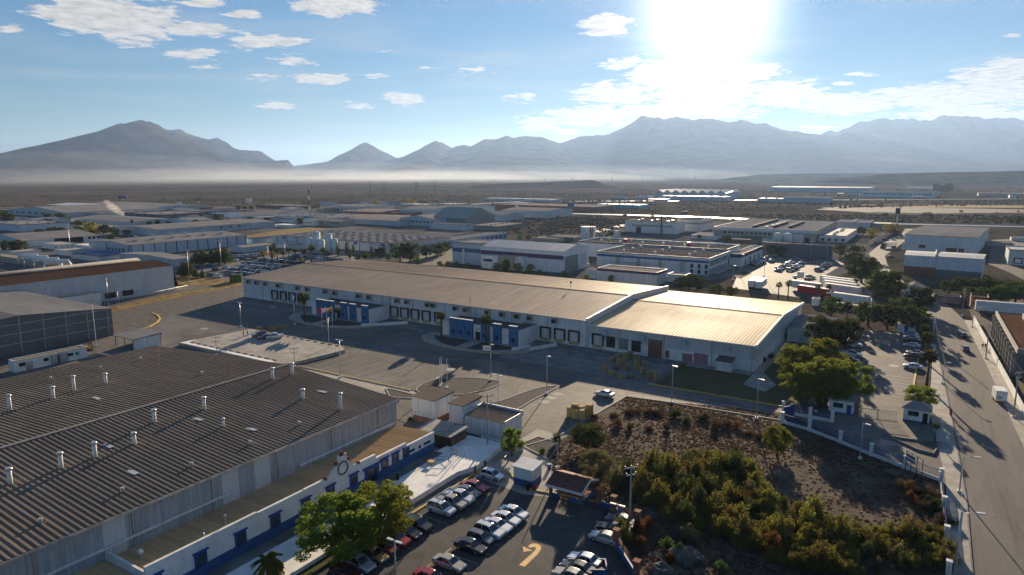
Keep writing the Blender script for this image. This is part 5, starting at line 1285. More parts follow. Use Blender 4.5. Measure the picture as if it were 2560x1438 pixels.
# --- far estate: (name, label, ax, ay, lx, ey, depth, ridge, rise, wall, roof)
FAR = [
 ('broad_hall', 'broad low grey hall with two roof slopes, far left', 165, 546, 22, 532, 110, 'y', 5, M_WALLG, M_ROOFS),
 ('white_roof_hall', 'hall with gleaming white roof above the far left grey hall', 216, 524, 116, 517, 60, 'x', 2, M_WALLT, M_ROOFW),
 ('grey_hall', 'smoke-veiled grey hall left of the steam plume', 255, 546, 168, 534, 60, 'f', .5, M_WALLG, M_ROOFS),
 ('blue_hall', 'long pale blue-roofed hall behind the steam plume', 395, 528, 205, 518, 70, 'x', 2, M_WALLB, M_ROOFS),
 ('dark_hall', 'dark-walled hall right of the steam plume', 402, 552, 312, 537, 60, 'f', .5, M_WALLD, M_ROOFV),
 ('white_store', 'white store at the left edge under the far grey hall', 52, 580, -30, 562, 40, 'f', .5, M_WALLW, M_ROOFS),
 ('grey_shed', 'grey shed with the parked white lorry in front', 90, 562, 54, 549, 30, 'f', .4, M_WALLG, M_ROOFV),
 ('sheet_works', 'low works with bluish sheet roof below the steam plume', 330, 566, 178, 556, 50, 'x', 2, M_WALLG, M_ROOFS),
 ('cottage_row', 'pale workshop row beside the yellow-green tree, left', 250, 580, 185, 570, 25, 'f', .4, M_WALLT, M_CONC),
 ('white_store', 'tall white box with red top among trees, left of the long low hall', 318, 588, 296, 568, 14, 'f', .4, M_WPAINT, M_WALLR),
 ('flat_shed', 'low flat shed behind the palms, left centre distance', 478, 551, 420, 541, 45, 'f', .4, M_WALLB, M_ROOFS),
 ('white_house', 'small white gabled shed in front of the long low hall', 478, 563, 412, 552, 25, 'y', 2, M_WPAINT, M_ROOFV),
 ('awning_works', 'works with dark awning, mid distance left of the white gabled hall', 560, 548, 503, 536, 50, 'f', .4, M_WALLD, M_BAND),
 ('gabled_hall', 'white hall with a row of dark windows and grey gabled roof, centre left distance', 606, 556, 560, 540, 90, 'y', 3, M_WALLW, M_ROOFV),
 ('white_offices', 'white two-storey offices with flat roof near the cell tower', 650, 557, 602, 544, 30, 'f', .4, M_WPAINT, M_CONC),
 ('blue_shed', 'blue-grey shed with dark roof left of the cell tower', 690, 556, 658, 544, 60, 'f', .4, M_WALLB, M_BAND),
 ('spotted_offices', 'pale offices with scattered square windows below the cell tower', 735, 557, 687, 542, 60, 'f', .4, M_WPAINT, M_ROOFS),
 ('grey_hall', 'wide grey flat hall right below the cell tower', 850, 560, 738, 545, 60, 'f', .4, M_WALLB, M_ROOFS),
 ('colonnade_house', 'white gabled house with dark colonnade, centre left distance', 788, 565, 758, 552, 25, 'y', 2, M_WPAINT, M_ROOFV),
 ('shop_row', 'shop row with dark windows before the skylight plant', 850, 567, 800, 554, 20, 'f', .4, M_WALLT, M_ROOFV),
 ('tan_cube', 'tan cube building with white cornice right of the cell tower', 812, 538, 791, 524, 20, 'f', .4, M_TANB, M_CONC),
 ('violet_hall', 'grey-violet hall with red brick base right of the tan cube', 903, 538, 810, 517, 60, 'f', .4, M_WALLG, M_ROOFS),
 ('red_hall', 'red-walled hall with pale roof, centre distance', 950, 545, 852, 531, 60, 'x', 1.5, M_WALLR, M_ROOFU),
 ('red_hall', 'second, lower red-walled shed with blue roof, right of the first', 1028, 546, 948, 534, 50, 'x', 1, M_WALLR, M_ROOFS),
 ('long_tan_hall', 'long low hall with speckled tan roof in front of the red halls', 1002, 566, 842, 553, 70, 'x', 2, M_WALLB, M_ROOFU),
 ('blue_hall', 'pale blue hall between the speckled roof hall and the green works', 1085, 567, 1001, 548, 50, 'y', 3, M_WALLB, M_ROOFU),
 ('grey_hall', 'long dark grey hall with white end, centre distance', 1083, 545, 1001, 524, 70, 'x', 2, M_WALLG, M_ROOFS),
 ('white_logo_hall', 'white-fronted hall with two dark bays, joined to the dark grey hall', 1166, 542, 1083, 522, 60, 'x', 2, M_WALLW, M_ROOFS),
 ('white_shed', 'bluish-white shed right behind the green works', 1262, 553, 1150, 538, 40, 'x', 2, M_WALLB, M_ROOFS),
 ('mound_hall', 'plain grey hall with kinked roof at the edge of the scrub field', 1370, 546, 1256, 528, 60, 'x', 2, M_WALLG, M_ROOFU),
 ('red_long_hall', 'very long red-brown hall with pale roof by the highway', 1485, 530, 1232, 518, 70, 'f', .4, M_WALLR, M_ROOFU),
 ('cyan_roof_sheds', 'low sheds with bright cyan roof sheets by the highway', 1598, 521, 1487, 513, 40, 'f', .3, M_CYAN, M_CYAN),
 ('white_hangar', 'large hangar with gleaming white sawtooth roof beyond the highway', 1812, 500, 1636, 484, 120, 'x', 3, M_WALLB, M_ROOFW),
 ('hangar_annex', 'low annex of the gleaming hangar with pale sunlit roof', 1815, 503, 1652, 492, 30, 'f', .3, M_WALLB, M_ROOFW),
 ('blue_depot', 'low blue depot beyond the field, right of the hangar', 2070, 508, 1958, 495, 60, 'f', .3, M_WALLB, M_ROOFS),
 ('blue_depot', 'smaller blue depot block left of the other depot', 1955, 506, 1893, 497, 40, 'f', .3, M_WALLB, M_ROOFW),
 ('window_row_hall', 'long white hall with a continuous row of dark windows, far right', 2336, 495, 2152, 481, 60, 'f', .4, M_WALLW, M_ROOFS),
 ('long_far_hall', 'very long grey hall with gleaming roof edge, farthest right of centre', 2175, 482, 1922, 470, 160, 'f', .4, M_WALLB, M_ROOFW),
 ('red_tower_block', 'dark red twin-tower block on the far right plain', 2382, 478, 2332, 464, 30, 'f', .4, M_WALLR, M_WALLR),
 ('far_row', 'row of bright small roofs at the right edge of the plain', 2560, 492, 2445, 484, 40, 'f', .3, M_WALLT, M_ROOFW),
 ('far_row', 'long bright roof line left of the red twin towers', 2330, 476, 2262, 469, 80, 'f', .3, M_WALLG, M_ROOFW),
 ('far_row', 'glittering row of parked trailers and low roofs, centre far distance', 1385, 505, 1208, 499, 30, 'f', .3, M_WALLW, M_ROOFW),
 ('far_row', 'white roof strip under the golden trees, centre distance', 1060, 519, 980, 512, 40, 'f', .3, M_WALLT, M_ROOFW),
 ('far_row', 'pale roofed row right of the golden trees', 1085, 515, 1140, 512, 40, 'f', .3, M_WALLT, M_ROOFW),
 ('red_low_hall', 'dark red low hall line beyond the green works', 745, 523, 640, 516, 40, 'f', .3, M_WALLR, M_ROOFV),
 ('tank_shed', 'white long tank shed left of the cell tower on the plain', 730, 527, 700, 521, 20, 'f', .3, M_WALLW, M_ROOFW),
 ('yard_house', 'pale house cluster roof near the water tower', 1392, 606, 1332, 598, 18, 'f', .3, M_WALLT, M_ROOFU),
 ('yard_house', 'dark-roofed yard shed with white vans left of the water tower', 1434, 604, 1366, 594, 20, 'f', .3, M_WALLD, M_ROOFS),
 ('white_kiosk', 'small white upright kiosk right of the water tower', 1543, 592, 1535, 577, 6, 'f', .2, M_WPAINT, M_WPAINT),
 ('gate_lodge', 'white flat gate lodge near the pair of white trailers yard', 2028, 765, 2046, 748, 4, 'f', .2, M_WPAINT, M_ROOFV),
 ('stone_gate_house', 'low pink and tan house at the far bend of the road', 2226, 576, 2180, 560, 25, 'f', .3, M_TANB, M_CONC),
]
for nm, lb, ax, ay, lx, ey, dp_, rg_, rs, wl, rf_ in FAR:
    if lx > ax: ax, lx = lx, ax
    t = plant(nm, lb, 'building', ax, ay, lx, ey, depth=dp_, ridge=rg_, rise=rs, wall=wl, roof=rf_)
    if nm in ('gabled_hall', 'spotted_offices', 'window_row_hall', 'white_offices', 'shop_row', 'colonnade_house', 'cottage_row', 'broad_hall', 'violet_hall', 'blue_hall'):
        n_ = 26 if nm == 'window_row_hall' else 9
        on_face(t, 'f', row(n_, DIM[t][2] * .45, DIM[t][0] / n_ * .5, DIM[t][2] * .25, .05, .95), 'window', M_DGLASS, .15)
    if nm == 'white_logo_hall': on_face(t, 'f', [(.12, 0, 6, DIM[t][2] * .6), (.55, 0, 10, DIM[t][2] * .9)], 'bay', M_WALLD, .3)
    if nm in ('long_tan_hall', 'grey_hall'): roof_bits(t, 'roof_fan', 14, M_ROOFW, (1.2, 1, .8), 11)
    if nm == 'red_tower_block': ob('tower', MB().box(-DIM[t][0], -DIM[t][0] * .5, -8, 8, DIM[t][2], DIM[t][2] + 6), M_WALLR, t); ob('tower', MB().box(DIM[t][0] * .4, DIM[t][0] * .9, -8, 8, DIM[t][2], DIM[t][2] + 6), M_WALLR, t)
    if nm == 'white_hangar':
        hx, hy, h = DIM[t]
        tb = MB()
        for i in range(8): tb.extr([(-hx + i * hx / 4, h), (-hx + (i + 1) * hx / 4, h), (-hx + (i + .5) * hx / 4, h + 5.5)], 'y', -hy, hy)
        ob('sawtooth', tb, M_ROOFW, t)
# green-grey works with stacked roofs
t = plant('green_works', 'green-grey works with tall steep dark roof, centre distance', 'factory', 1165, 566, 1080, 546, depth=50, ridge='x', rise=9, wall=M_WALLGR, roof=M_WALLGR, pos=.5)
plant('green_works_annex', 'low green-grey annex with tan roof before the steep-roofed works', 'factory', 1245, 577, 1170, 566, depth=50, wall=M_WALLGR, roof=M_ROOFU)
plant('green_works_annex', 'grey front wing of the steep-roofed works with dark doorway', 'factory', 1165, 577, 1075, 562, depth=12, wall=M_WALLG, roof=M_ROOFS)
for o_ in list(DIM):
    if DIM[o_][0] * DIM[o_][1] > 250 and 'dark_roof' not in o_.name and not any(c.name.startswith(('roof_', 'skylight')) and c.name[:4] != 'roof' for c in o_.children):
        if not any(c.name.startswith('roof_fan') for c in o_.children): roof_bits(o_, 'roof_unit', 6, M_GALV, (1.1, .8, 1.0), int(DIM[o_][0]))
# anonymous small sheds filling the estate
rr = random.Random(5)
for px, py, wpx, hpx, wl, rf_, lb in [
    (420, 560, 26, 7, M_WALLG, M_ROOFS, 'tiny grey-roofed hut under the long low hall roof line, left'), (540, 566, 34, 7, M_WALLT, M_ROOFU, 'tiny tan shed between the white gabled shed and dark trees'),
    (640, 566, 24, 6, M_WPAINT, M_CONC, 'tiny white kiosk at the right end of the long low hall'), (700, 570, 40, 6, M_WPAINT, M_WPAINT, 'small white roof strip beside the dry field'),
    (905, 522, 40, 6, M_WALLG, M_ROOFS, 'low grey roof right of the violet hall'), (965, 524, 60, 7, M_WALLT, M_ROOFS, 'low pale roof between the violet hall and dark grey hall'),
    (1190, 520, 50, 6, M_WALLG, M_ROOFS, 'low dark roof left of the long red-brown hall'), (1300, 512, 40, 5, M_WALLW, M_ROOFW, 'bright little roof above the long red-brown hall'),
    (10, 640, 60, 8, M_WALLW, M_CONC, 'small white hut beside the dark left-edge trees'), (95, 600, 40, 7, M_WALLW, M_ROOFV, 'small shed tucked under the dock hall roof'),
    (1850, 608, 50, 7, M_BRICK, M_CONC, 'brick yard hut behind the purple fascia annex'), (1920, 606, 30, 7, M_WPAINT, M_CONC, 'white yard hut left of the storage tanks'),
    (2500, 618, 70, 6, M_WALLT, M_ROOFV, 'low tan sheds beyond the right-hand yard'), (2548, 604, 40, 6, M_WALLG, M_ROOFS, 'low grey roofs at the right frame edge')]:
    plant('small_shed', lb, 'shed', px + wpx / 2, py, px - wpx / 2, py - hpx, depth=14, rise=.2, wall=wl, roof=rf_)
QUAL = ['tiny', 'long', 'squat', 'narrow', 'wide', 'small', 'low', 'boxy']; WN = {M_WALLW: 'white', M_WALLG: 'grey', M_WALLB: 'pale blue', M_WALLT: 'tan', M_WALLR: 'red-walled', M_WALLD: 'dark'}; RNM = {M_ROOFS: 'silver', M_ROOFV: 'grey', M_ROOFD: 'dark', M_ROOFW: 'white', M_ROOFU: 'tan'}
for reg, cnt, xa, xb, ya, yb in (('in the left far estate', 14, 20, 420, 528, 556), ('left of the cell tower', 12, 440, 760, 524, 556), ('right of the cell tower', 12, 800, 1230, 508, 532), ('along the far highway', 12, 1380, 2100, 494, 504), ('on the far right plain', 10, 2100, 2550, 484, 498)):
    pts_ = sorted((rr.uniform(xa, xb), rr.uniform(ya, yb)) for i in range(cnt))
    for i, (px, py) in enumerate(pts_):
        wl = rr.choice([M_WALLW, M_WALLW, M_WALLG, M_WALLB, M_WALLT, M_WALLR, M_WALLD]); rf_ = rr.choice([M_ROOFS, M_ROOFV, M_ROOFD, M_ROOFW, M_ROOFU]); wp = rr.uniform(14, 55)
        x1, y0 = at(px, py)
        if any(abs(x1 - o.location.x - 8) < DIM[o][0] + 10 and abs(y0 + 10 - o.location.y) < DIM[o][1] + 12 for o in DIM): continue
        t = plant('small_shed', '%s shed with %s roof, %s from left %s' % (WN[wl], RNM[rf_], ORDS[i], reg), 'shed', px, py, px - wp, py - rr.uniform(4, 8), depth=rr.uniform(14, 40), ridge=rr.choice(['x', 'f']), rise=rr.choice([.4, .8]), wall=wl, roof=rf_, group='little sheds ' + reg)
        if rr.random() < .6: on_face(t, 'f', row(rr.randint(2, 5), .3, 1.2, DIM[t][2] * .5, .15, .85), 'door', rr.choice([M_DGLASS, M_BLACK, M_BAND]))
# surfaces of the wider estate
M_ESTATE = mat('estate_paving', (.19, .178, .165), .92, col2=(.105, .10, .09), scale=.012, grain=.35, spec=0.0)
for pts, m, z, nm in [
    (((-60, 660), (-60, 520), (300, 514), (700, 518), (1000, 512), (1260, 522), (1260, 560), (1130, 590), (1130, 650), (700, 655), (430, 720), (0, 720)), M_ESTATE, .0, 'estate_ground'),
    (((1330, 640), (1500, 580), (1560, 560), (1790, 548), (2250, 566), (2190, 650), (2100, 690), (1850, 690), (1660, 715), (1330, 700)), M_ESTATE, .0, 'estate_ground'),
    (((436, 668), (480, 655), (640, 640), (860, 628), (900, 650), (800, 662), (606, 705), (440, 705)), M_ASPH, .03, 'car_park'),
    (((440, 690), (470, 686), (600, 705), (600, 716), (445, 712)), M_DGRASS, .05, 'grass_verge'),
    (((1850, 675), (1905, 640), (2082, 648), (2110, 660), (2060, 690), (2180, 700), (2180, 770), (1830, 720)), M_ASPH, .03, 'yard'),
    (((1835, 690), (1860, 676), (1880, 684), (1850, 698)), M_LAWN, .05, 'lawn'),
    (((580, 596), (700, 575), (830, 565), (830, 572), (690, 590)), M_DGRASS, .03, 'dry_field'),
    (((2040, 524), (2120, 514), (2300, 519), (2560, 524), (2560, 532), (2330, 534), (2150, 530)), M_GRAVEL, .05, 'bare_ground'),
    (((2100, 520), (2160, 512), (2400, 512), (2560, 514), (2560, 520), (2300, 519), (2120, 514)), M_DGRASS, .06, 'dry_field'),
    (((2480, 600), (2560, 596), (2560, 700), (2520, 680), (2470, 660)), M_GRAVEL, .03, 'yard'),
    (((1000, 650), (1130, 622), (1132, 652), (1100, 665), (1020, 660)), M_GRAVEL, .03, 'dirt_yard')]:
    sheet(nm, pix(*pts), z, m)


def far_road(pts, w, m, z=.08, name='road'):
    P = pix(*pts); strip(name, P, w, -.05, z, m)


M_SHEEN = mat('sunlit_highway', (.20, .19, .18), .35, var=.15, scale=.05, spec=.6)
far_road([(1385, 533), (1500, 536), (1690, 541), (1850, 547), (2000, 553), (2250, 560), (2600, 568)], 16, M_SHEEN)
far_road([(1100, 515), (1300, 504), (1500, 503), (1690, 502), (1890, 500), (2100, 500), (2600, 497)], 18, M_SHEEN)
far_road([(1450, 590), (1500, 577), (1565, 562)], 9, M_ROAD)
far_road([(2056, 518), (2100, 523), (2180, 533), (2300, 536)], 7, M_GRAVEL)

# ---------------------------------------------------------------- vehicles
PAINT = {}


def paint(c):
    if c not in PAINT: PAINT[c] = mat('car_paint', c, 0.28, metal=0.25, var=0.06, scale=0.8, spec=0.5, coat=0.5)
    return PAINT[c]


WHITE, SILVER, GREY, BLACK, RED, DRED, BEIGE, ORANGE, BLUE, GOLD = (.66, .67, .68), (.40, .41, .42), (.13, .135, .14), (.012, .013, .015), (.34, .012, .02), (.13, .015, .02), (.42, .37, .30), (.26, .045, .02), (.05, .10, .20), (.22, .15, .07)
M_TYRE = mat('tyre', (.014, .014, .015), .9); M_RIM = mat('rim', (.42, .42, .43), .35, metal=.7)
M_CGLASS = mat('car_glass', (.012, .018, .022), .06, var=.1, spec=.8)
M_HLAMP = mat('headlamp', (.75, .77, .80), .15, spec=.8); M_TLAMP = mat('tail_lamp', (.35, .01, .01), .25, spec=.6)
# side profiles: (x, bonnet/boot height) ; cabin: (x at belt, x at roof ...)
KIND = {'sedan': dict(L=4.6, W=1.78, belt=.88, top=[(-2.3, .70), (-2.22, .92), (-1.75, .98), (-1.2, .95), (1.0, .92), (1.9, .78), (2.2, .68), (2.3, .52)], cab=(-1.75, -1.05, .30, 1.12), roof=1.43),
        'hatchback': dict(L=3.9, W=1.70, belt=.92, top=[(-1.95, .70), (-1.9, .98), (-1.2, .97), (.9, .93), (1.6, .82), (1.88, .70), (1.95, .52)], cab=(-1.88, -1.55, .28, 1.05), roof=1.50),
        'suv': dict(L=4.5, W=1.86, belt=1.04, top=[(-2.25, .78), (-2.2, 1.08), (-1.4, 1.07), (.95, 1.04), (1.8, .94), (2.15, .82), (2.25, .58)], cab=(-2.16, -1.80, .30, 1.08), roof=1.68),
        'pickup': dict(L=5.2, W=1.84, belt=1.06, top=[(-2.6, .80), (-2.55, 1.02), (-.9, 1.02), (-.85, 1.06), (1.3, 1.04), (2.2, .94), (2.5, .84), (2.6, .6)], cab=(-.85, -.62, .68, 1.38), roof=1.72)}


def car(kind, detail=True):
    K = KIND[kind]; L, Wd, belt, rf_ = K['L'], K['W'], K['belt'], K['roof']; hw = Wd / 2
    t = thing('parked_car', 'car', 'car')
    b = MB(); b.smooth = False
    st = K['top']; rings = []
    for i, (x, z) in enumerate(st):
        e = abs(x) / (L / 2); w_ = hw * (1 - .10 * max(0, e - .72) / .28 * 1.2); lo = .22 if .1 < e < .93 else .30
        rings.append([(x, -w_ * .94, lo), (x, -w_, .45), (x, -w_, z - .16), (x, -w_ * .90, z), (x, w_ * .90, z), (x, w_, z - .16), (x, w_, .45), (x, w_ * .94, lo)])
    n0 = len(b.v)
    for r_ in rings: b.v.extend(r_)
    k = 8
    for i in range(len(rings) - 1):
        for j in range(k):
            b.face([n0 + i * k + j, n0 + (i + 1) * k + j, n0 + (i + 1) * k + (j + 1) % k, n0 + i * k + (j + 1) % k][::-1])
    b.face([n0 + j for j in range(k)]); b.face([n0 + (len(rings) - 1) * k + j for j in range(k)][::-1])
    c0, c1, c2, c3 = K['cab']; wi = hw * .90; wr = hw * .72
    # roof shell
    rs = [(c1 - .05, rf_ - .05), (c1 + .25, rf_), ((c1 + c2) / 2, rf_ + .03), (c2 - .2, rf_), (c2 + .06, rf_ - .06)]
    n1 = len(b.v)
    for x, z in rs: b.v.extend([(x, -wr - .02, z - .05), (x, -wr * .8, z), (x, wr * .8, z), (x, wr + .02, z - .05)])
    for i in range(len(rs) - 1):
        for j in range(3): b.face([n1 + i * 4 + j, n1 + (i + 1) * 4 + j, n1 + (i + 1) * 4 + j + 1, n1 + i * 4 + j + 1])
    # pillars
    for s in (-1, 1):
        for (xb, xt) in ((c0, c1), ((c0 + c3) / 2 - .15, (c1 + c2) / 2 - .1), (c3, c2)):
            b.tube([(xb, s * wi * 1.0, belt - .04), (xt, s * (wr + .015), rf_ - .07)], .05, 4, False)
    if kind == 'pickup':
        b.box(-2.5, -.95, -.78, .78, 1.022, 1.03); b.box(-2.55, -.92, -.86, -.76, 1.02, 1.14); b.box(-2.55, -.92, .76, .86, 1.02, 1.14); b.box(-2.58, -2.48, -.86, .86, 1.02, 1.14)
    g = MB()
    B = [(c0, -wi, belt - .03), (c0, wi, belt - .03), (c3, wi, belt - .05), (c3, -wi, belt - .05)]; T = [(c1, -wr, rf_ - .06), (c1, wr, rf_ - .06), (c2, wr, rf_ - .06), (c2, -wr, rf_ - .06)]
    m0 = len(g.v); g.v.extend(B + T)
    for q in ((0, 3, 7, 4), (3, 2, 6, 7), (2, 1, 5, 6), (1, 0, 4, 5)): g.face([m0 + i for i in q])
    wx = L * .295
    if not detail:
        b.cur = 1; k0 = len(b.v); b.v.extend(g.v)
        for f in g.f: b.face([i + k0 for i in f])
        b.cur = 2
        for x in (-wx, wx):
            for s in (-1, 1): b.tube([(x, s * (hw - .2), .31), (x, s * (hw + .01), .31)], .31, 8)
        bpy.data.objects.remove(t)
        o = ob('parked_car', b, [paint(WHITE), M_CGLASS, M_TYRE]); o.material_slots[0].link = 'OBJECT'; o.material_slots[0].material = paint(WHITE)
        return tag(o, 'car', 'car')
    body = ob('body', b, paint(WHITE), t); body.material_slots[0].link = 'OBJECT'
    ob('window_glass', g, M_CGLASS, t)
    ty = MB(); ty.tube([(0, -.11, 0), (0, .11, 0)], .33, 12); rm = MB(); rm.tube([(0, -.118, 0), (0, .118, 0)], .21, 10)
    for x in (-wx, wx):
        for s in (-1, 1):
            q = ob('wheel', ty, M_TYRE, t, (x, s * (hw - .10), .33)); ob('rim', rm, M_RIM, q)
    hb = MB(); hb.box(-.12, .03, -.2, .2, -.08, .08)
    for s in (-1, 1):
        ob('headlight', hb, M_HLAMP, t, (L / 2 - .12, s * (hw - .36), .64)); ob('tail_light', MB().box(-.03, .1, -.16, .16, -.09, .12), M_TLAMP, t, (-L / 2 + .02, s * (hw - .34), .80))
        ob('mirror', MB().box(-.1, .1, -.1, .1, -.07, .08), paint(GREY), t, (c3 - .25, s * (hw + .04), belt + .03))
    ob('bumper', MB().box(-.06, .04, -hw * .8, hw * .8, -.10, .10), M_BLACK, t, (L / 2 - .03, 0, .38))
    if kind == 'suv': ob('roof_rail', MB().box(c1 + .3, c2 - .3, -wr * .92, -wr * .86, rf_, rf_ + .06), M_BLACK, t); ob('roof_rail', MB().box(c1 + .3, c2 - .3, wr * .86, wr * .92, rf_, rf_ + .06), M_BLACK, t)
    return t


PROTO = {k: car(k) for k in KIND}; PLAIN = {k: car(k, False) for k in KIND}


def park(kind, col, x, y, deg, label, group, detail=True, z=0.012):
    o = dup((PROTO if detail else PLAIN)[kind], (x, y, z), R(deg), None, label, group)
    tgt = [c for c in o.children if c.name.startswith('body')] if detail else [o]
    for c in tgt: c.material_slots[0].link = 'OBJECT'; c.material_slots[0].material = paint(col)
    o['category'] = 'pickup' if kind == 'pickup' else 'car'
    return o


GA = 'cars parked along the office kerb'; GB = 'cars in the middle row of the lower car park'; GC = 'cars in the right-hand row of the lower car park'
for kind, col, px, py, lab in [
    ('hatchback', WHITE, 1217, 1192, 'white hatchback at the far end of the office kerb, nearest the two standing people'), ('sedan', RED, 1171, 1220, 'bright red sedan beside the lone white hatchback'),
    ('sedan', GREY, 1151, 1233, 'dark grey sedan between the red sedan and white pickup'), ('pickup', WHITE, 1131, 1246, 'white pickup with open bed on the office kerb'),
    ('pickup', BEIGE, 1106, 1258, 'old beige pickup left of the white pickup'), ('suv', WHITE, 1081, 1274, 'white crossover with sunroof at the foot of the stairs'),
    ('suv', BLACK, 1045, 1322, 'large black crossover just clear of the big tree'), ('sedan', BLACK, 1022, 1341, 'black sedan between black crossover and red car'),
    ('suv', RED, 995, 1361, 'glossy red car half under the big tree'), ('hatchback', ORANGE, 967, 1379, 'orange-red hatchback under the tree behind the lamp post'),
    ('sedan', GOLD, 938, 1399, 'gold-brown sedan in the shade left of the lamp post'), ('suv', SILVER, 899, 1420, 'silver crossover with sunroof near the bottom edge'), ('sedan', DRED, 862, 1440, 'dark red sedan cut by the bottom frame edge, left')]:
    x, y = at(px, py); park(kind, col, -59.3, y - (x + 59.3) * 0.0, 0, lab, GA)
for kind, col, px, py, lab in [
    ('sedan', WHITE, 1297, 1294, 'white sedan at the head of the middle row, nearest the shelter'), ('sedan', WHITE, 1277, 1310, 'second white sedan of the middle row'),
    ('sedan', WHITE, 1256, 1327, 'third white sedan of the middle row, beside the black-roofed crossover'), ('suv', WHITE, 1237, 1343, 'white crossover with black roof parts in the middle row'),
    ('hatchback', GREY, 1213, 1359, 'small dark grey hatchback in the middle row'), ('sedan', BLACK, 1190, 1380, 'black-brown sedan lower in the middle row'),
    ('sedan', BEIGE, 1134, 1422, 'champagne sedan by the yellow line, after the empty bays'), ('sedan', RED, 1068, 1452, 'red car cut by the bottom frame edge')]:
    x, y = at(px, py); park(kind, col, -49.6, y, 0, lab, GB)
for kind, col, px, py, lab in [
    ('sedan', GREY, 1531, 1304, 'dark sedan in the shade against the blue fence'), ('sedan', BLACK, 1511, 1325, 'black sedan between dark sedan and silver sedan'), ('sedan', SILVER, 1492, 1348, 'silver sedan with sunroof, right-hand row'),
    ('sedan', WHITE, 1437, 1402, 'white sedan with dark sunroof near the turn arrow'), ('sedan', BLACK, 1416, 1421, 'black sedan behind the sunroofed white sedan'), ('sedan', BEIGE, 1393, 1438, 'beige sedan at the bottom edge beside the black one')]:
    x, y = at(px, py); park(kind, col, -35.2, y, 180, lab, GC)
YG = 'cars in the upper yard'
for kind, col, px, py, dg, lab, z in [
    ('suv', WHITE, 390, 843, 195, 'white estate car alone on the asphalt by the yellow kerb', .01), ('sedan', WHITE, 1511, 990, 175, 'white sedan alone by the lane corner near stacked crates', .01),
    ('suv', GREY, 649, 842, 242, 'dark crossover on the raised concrete car park', .905), ('sedan', DRED, 664, 847, 242, 'dark red sedan on the raised concrete car park', .905), ('pickup', WHITE, 687, 846, 242, 'white pickup on the raised concrete car park', .905)]:
    x, y = at(px, py, z); park(kind, col, x, y, dg, lab, YG, True, z)
SG = 'cars in the staff car park by the road'
for kind, col, px, py, dg, lab in [
    ('suv', BLACK, 2142, 829, 0, 'black car at the far end of the staff park left row, by the trees'), ('sedan', GREY, 2146, 844, 0, 'dark grey sedan second from the far end of the left row'), ('sedan', GREY, 2140, 855, 0, 'grey sedan behind the white crossover, staff park left row'),
    ('suv', WHITE, 2135, 866, 0, 'white crossover in the staff park left row'), ('pickup', WHITE, 2129, 890, 0, 'white pickup in the staff park left row'), ('sedan', DRED, 2125, 904, 0, 'dark red sedan beside the white pickup, staff park'), ('sedan', BLUE, 2121, 919, 0, 'blue-grey sedan nearest the round trees, staff park'),
    ('sedan', SILVER, 2277, 840, 180, 'silver sedan at the far end of the staff park right row'), ('sedan', SILVER, 2278, 848, 180, 'second silver sedan of the staff park right row'), ('sedan', BLACK, 2279, 856, 180, 'black glinting sedan in the staff park right row'), ('sedan', WHITE, 2279, 868, 180, 'white sedan behind the black glinting one, right row'),
    ('sedan', GREY, 2287, 887, 180, 'grey sedan just behind the maroon crossover'), ('suv', DRED, 2281, 896, 180, 'maroon crossover in the staff park right row'), ('sedan', WHITE, 2281, 921, 180, 'white sedan nearest the gate in the staff park right row')]:
    x, y = at(px, py); park(kind, col, x, y, dg, lab, SG)
for kind, col, px, py, dg, lab in [('sedan', BLACK, 2408, 843, -83, 'dark car driving up the road ahead of the silver one'), ('sedan', GREY, 2413, 877, -83, 'grey hatchbacked car driving nearer on the road')]:
    x, y = at(px, py); park(kind, col, x, y, dg + 180, lab, 'cars on the road')
for px, py, col, dg, lab in [(2190, 608, GREY, 60, 'dark car beside the striped wall, farthest along the road bend'), (2200, 605, SILVER, 60, 'silver car parked beside the dark one at the striped wall'), (2215, 601, BLACK, 60, 'black car under the golden tree at the striped wall'), (2233, 600, WHITE, 70, 'white car by the lorry at the road bend'), (2252, 590, BLACK, 60, 'dark car rounding the far road bend'),
                             (2227, 644, GREY, 20, 'grey car in the yard gate left of the brick base hall'), (2210, 668, WHITE, 10, 'white car half hidden behind the dark tree on the road')]:
    x, y = at(px, py); park('sedan', col, x, y, dg, lab, 'cars by the far road bend', False)

ORD = ['first', 'second', 'third', 'fourth', 'fifth', 'sixth', 'seventh', 'eighth', 'ninth', 'tenth', 'eleventh', 'twelfth', 'thirteenth', 'fourteenth', 'fifteenth', 'sixteenth', 'seventeenth', 'eighteenth']
CN = {WHITE: 'white', SILVER: 'silver', GREY: 'grey', BLACK: 'black', RED: 'red', DRED: 'dark red', BLUE: 'blue', BEIGE: 'beige'}
rc = random.Random(11)
POOL = [WHITE] * 7 + [SILVER] * 5 + [GREY] * 3 + [BLACK] * 4 + [RED, DRED, BLUE, BEIGE]


def car_row(P0, P1, n, deg, what, start, group, gap=0.0):
    """row of parked cars between two readings, each named by its place from the start end"""
    (x0, y0), (x1, y1) = at(*P0), at(*P1)
    for i in range(n):
        f = i / max(1, n - 1); col = rc.choice(POOL); kd = rc.choice(['sedan', 'sedan', 'suv', 'hatchback', 'suv', 'pickup'])
        park(kd, col, x0 + (x1 - x0) * f + rc.uniform(-.25, .25), y0 + (y1 - y0) * f + rc.uniform(-.2, .2), deg + rc.uniform(-2, 2) + (180 if rc.random() < .3 else 0),
             '%s %s, %s from the %s in %s' % (CN[col], {'suv': 'crossover', 'sedan': 'saloon', 'hatchback': 'hatchback', 'pickup': 'pickup'}[kd], ORD[i], start, what), group, False, .04)


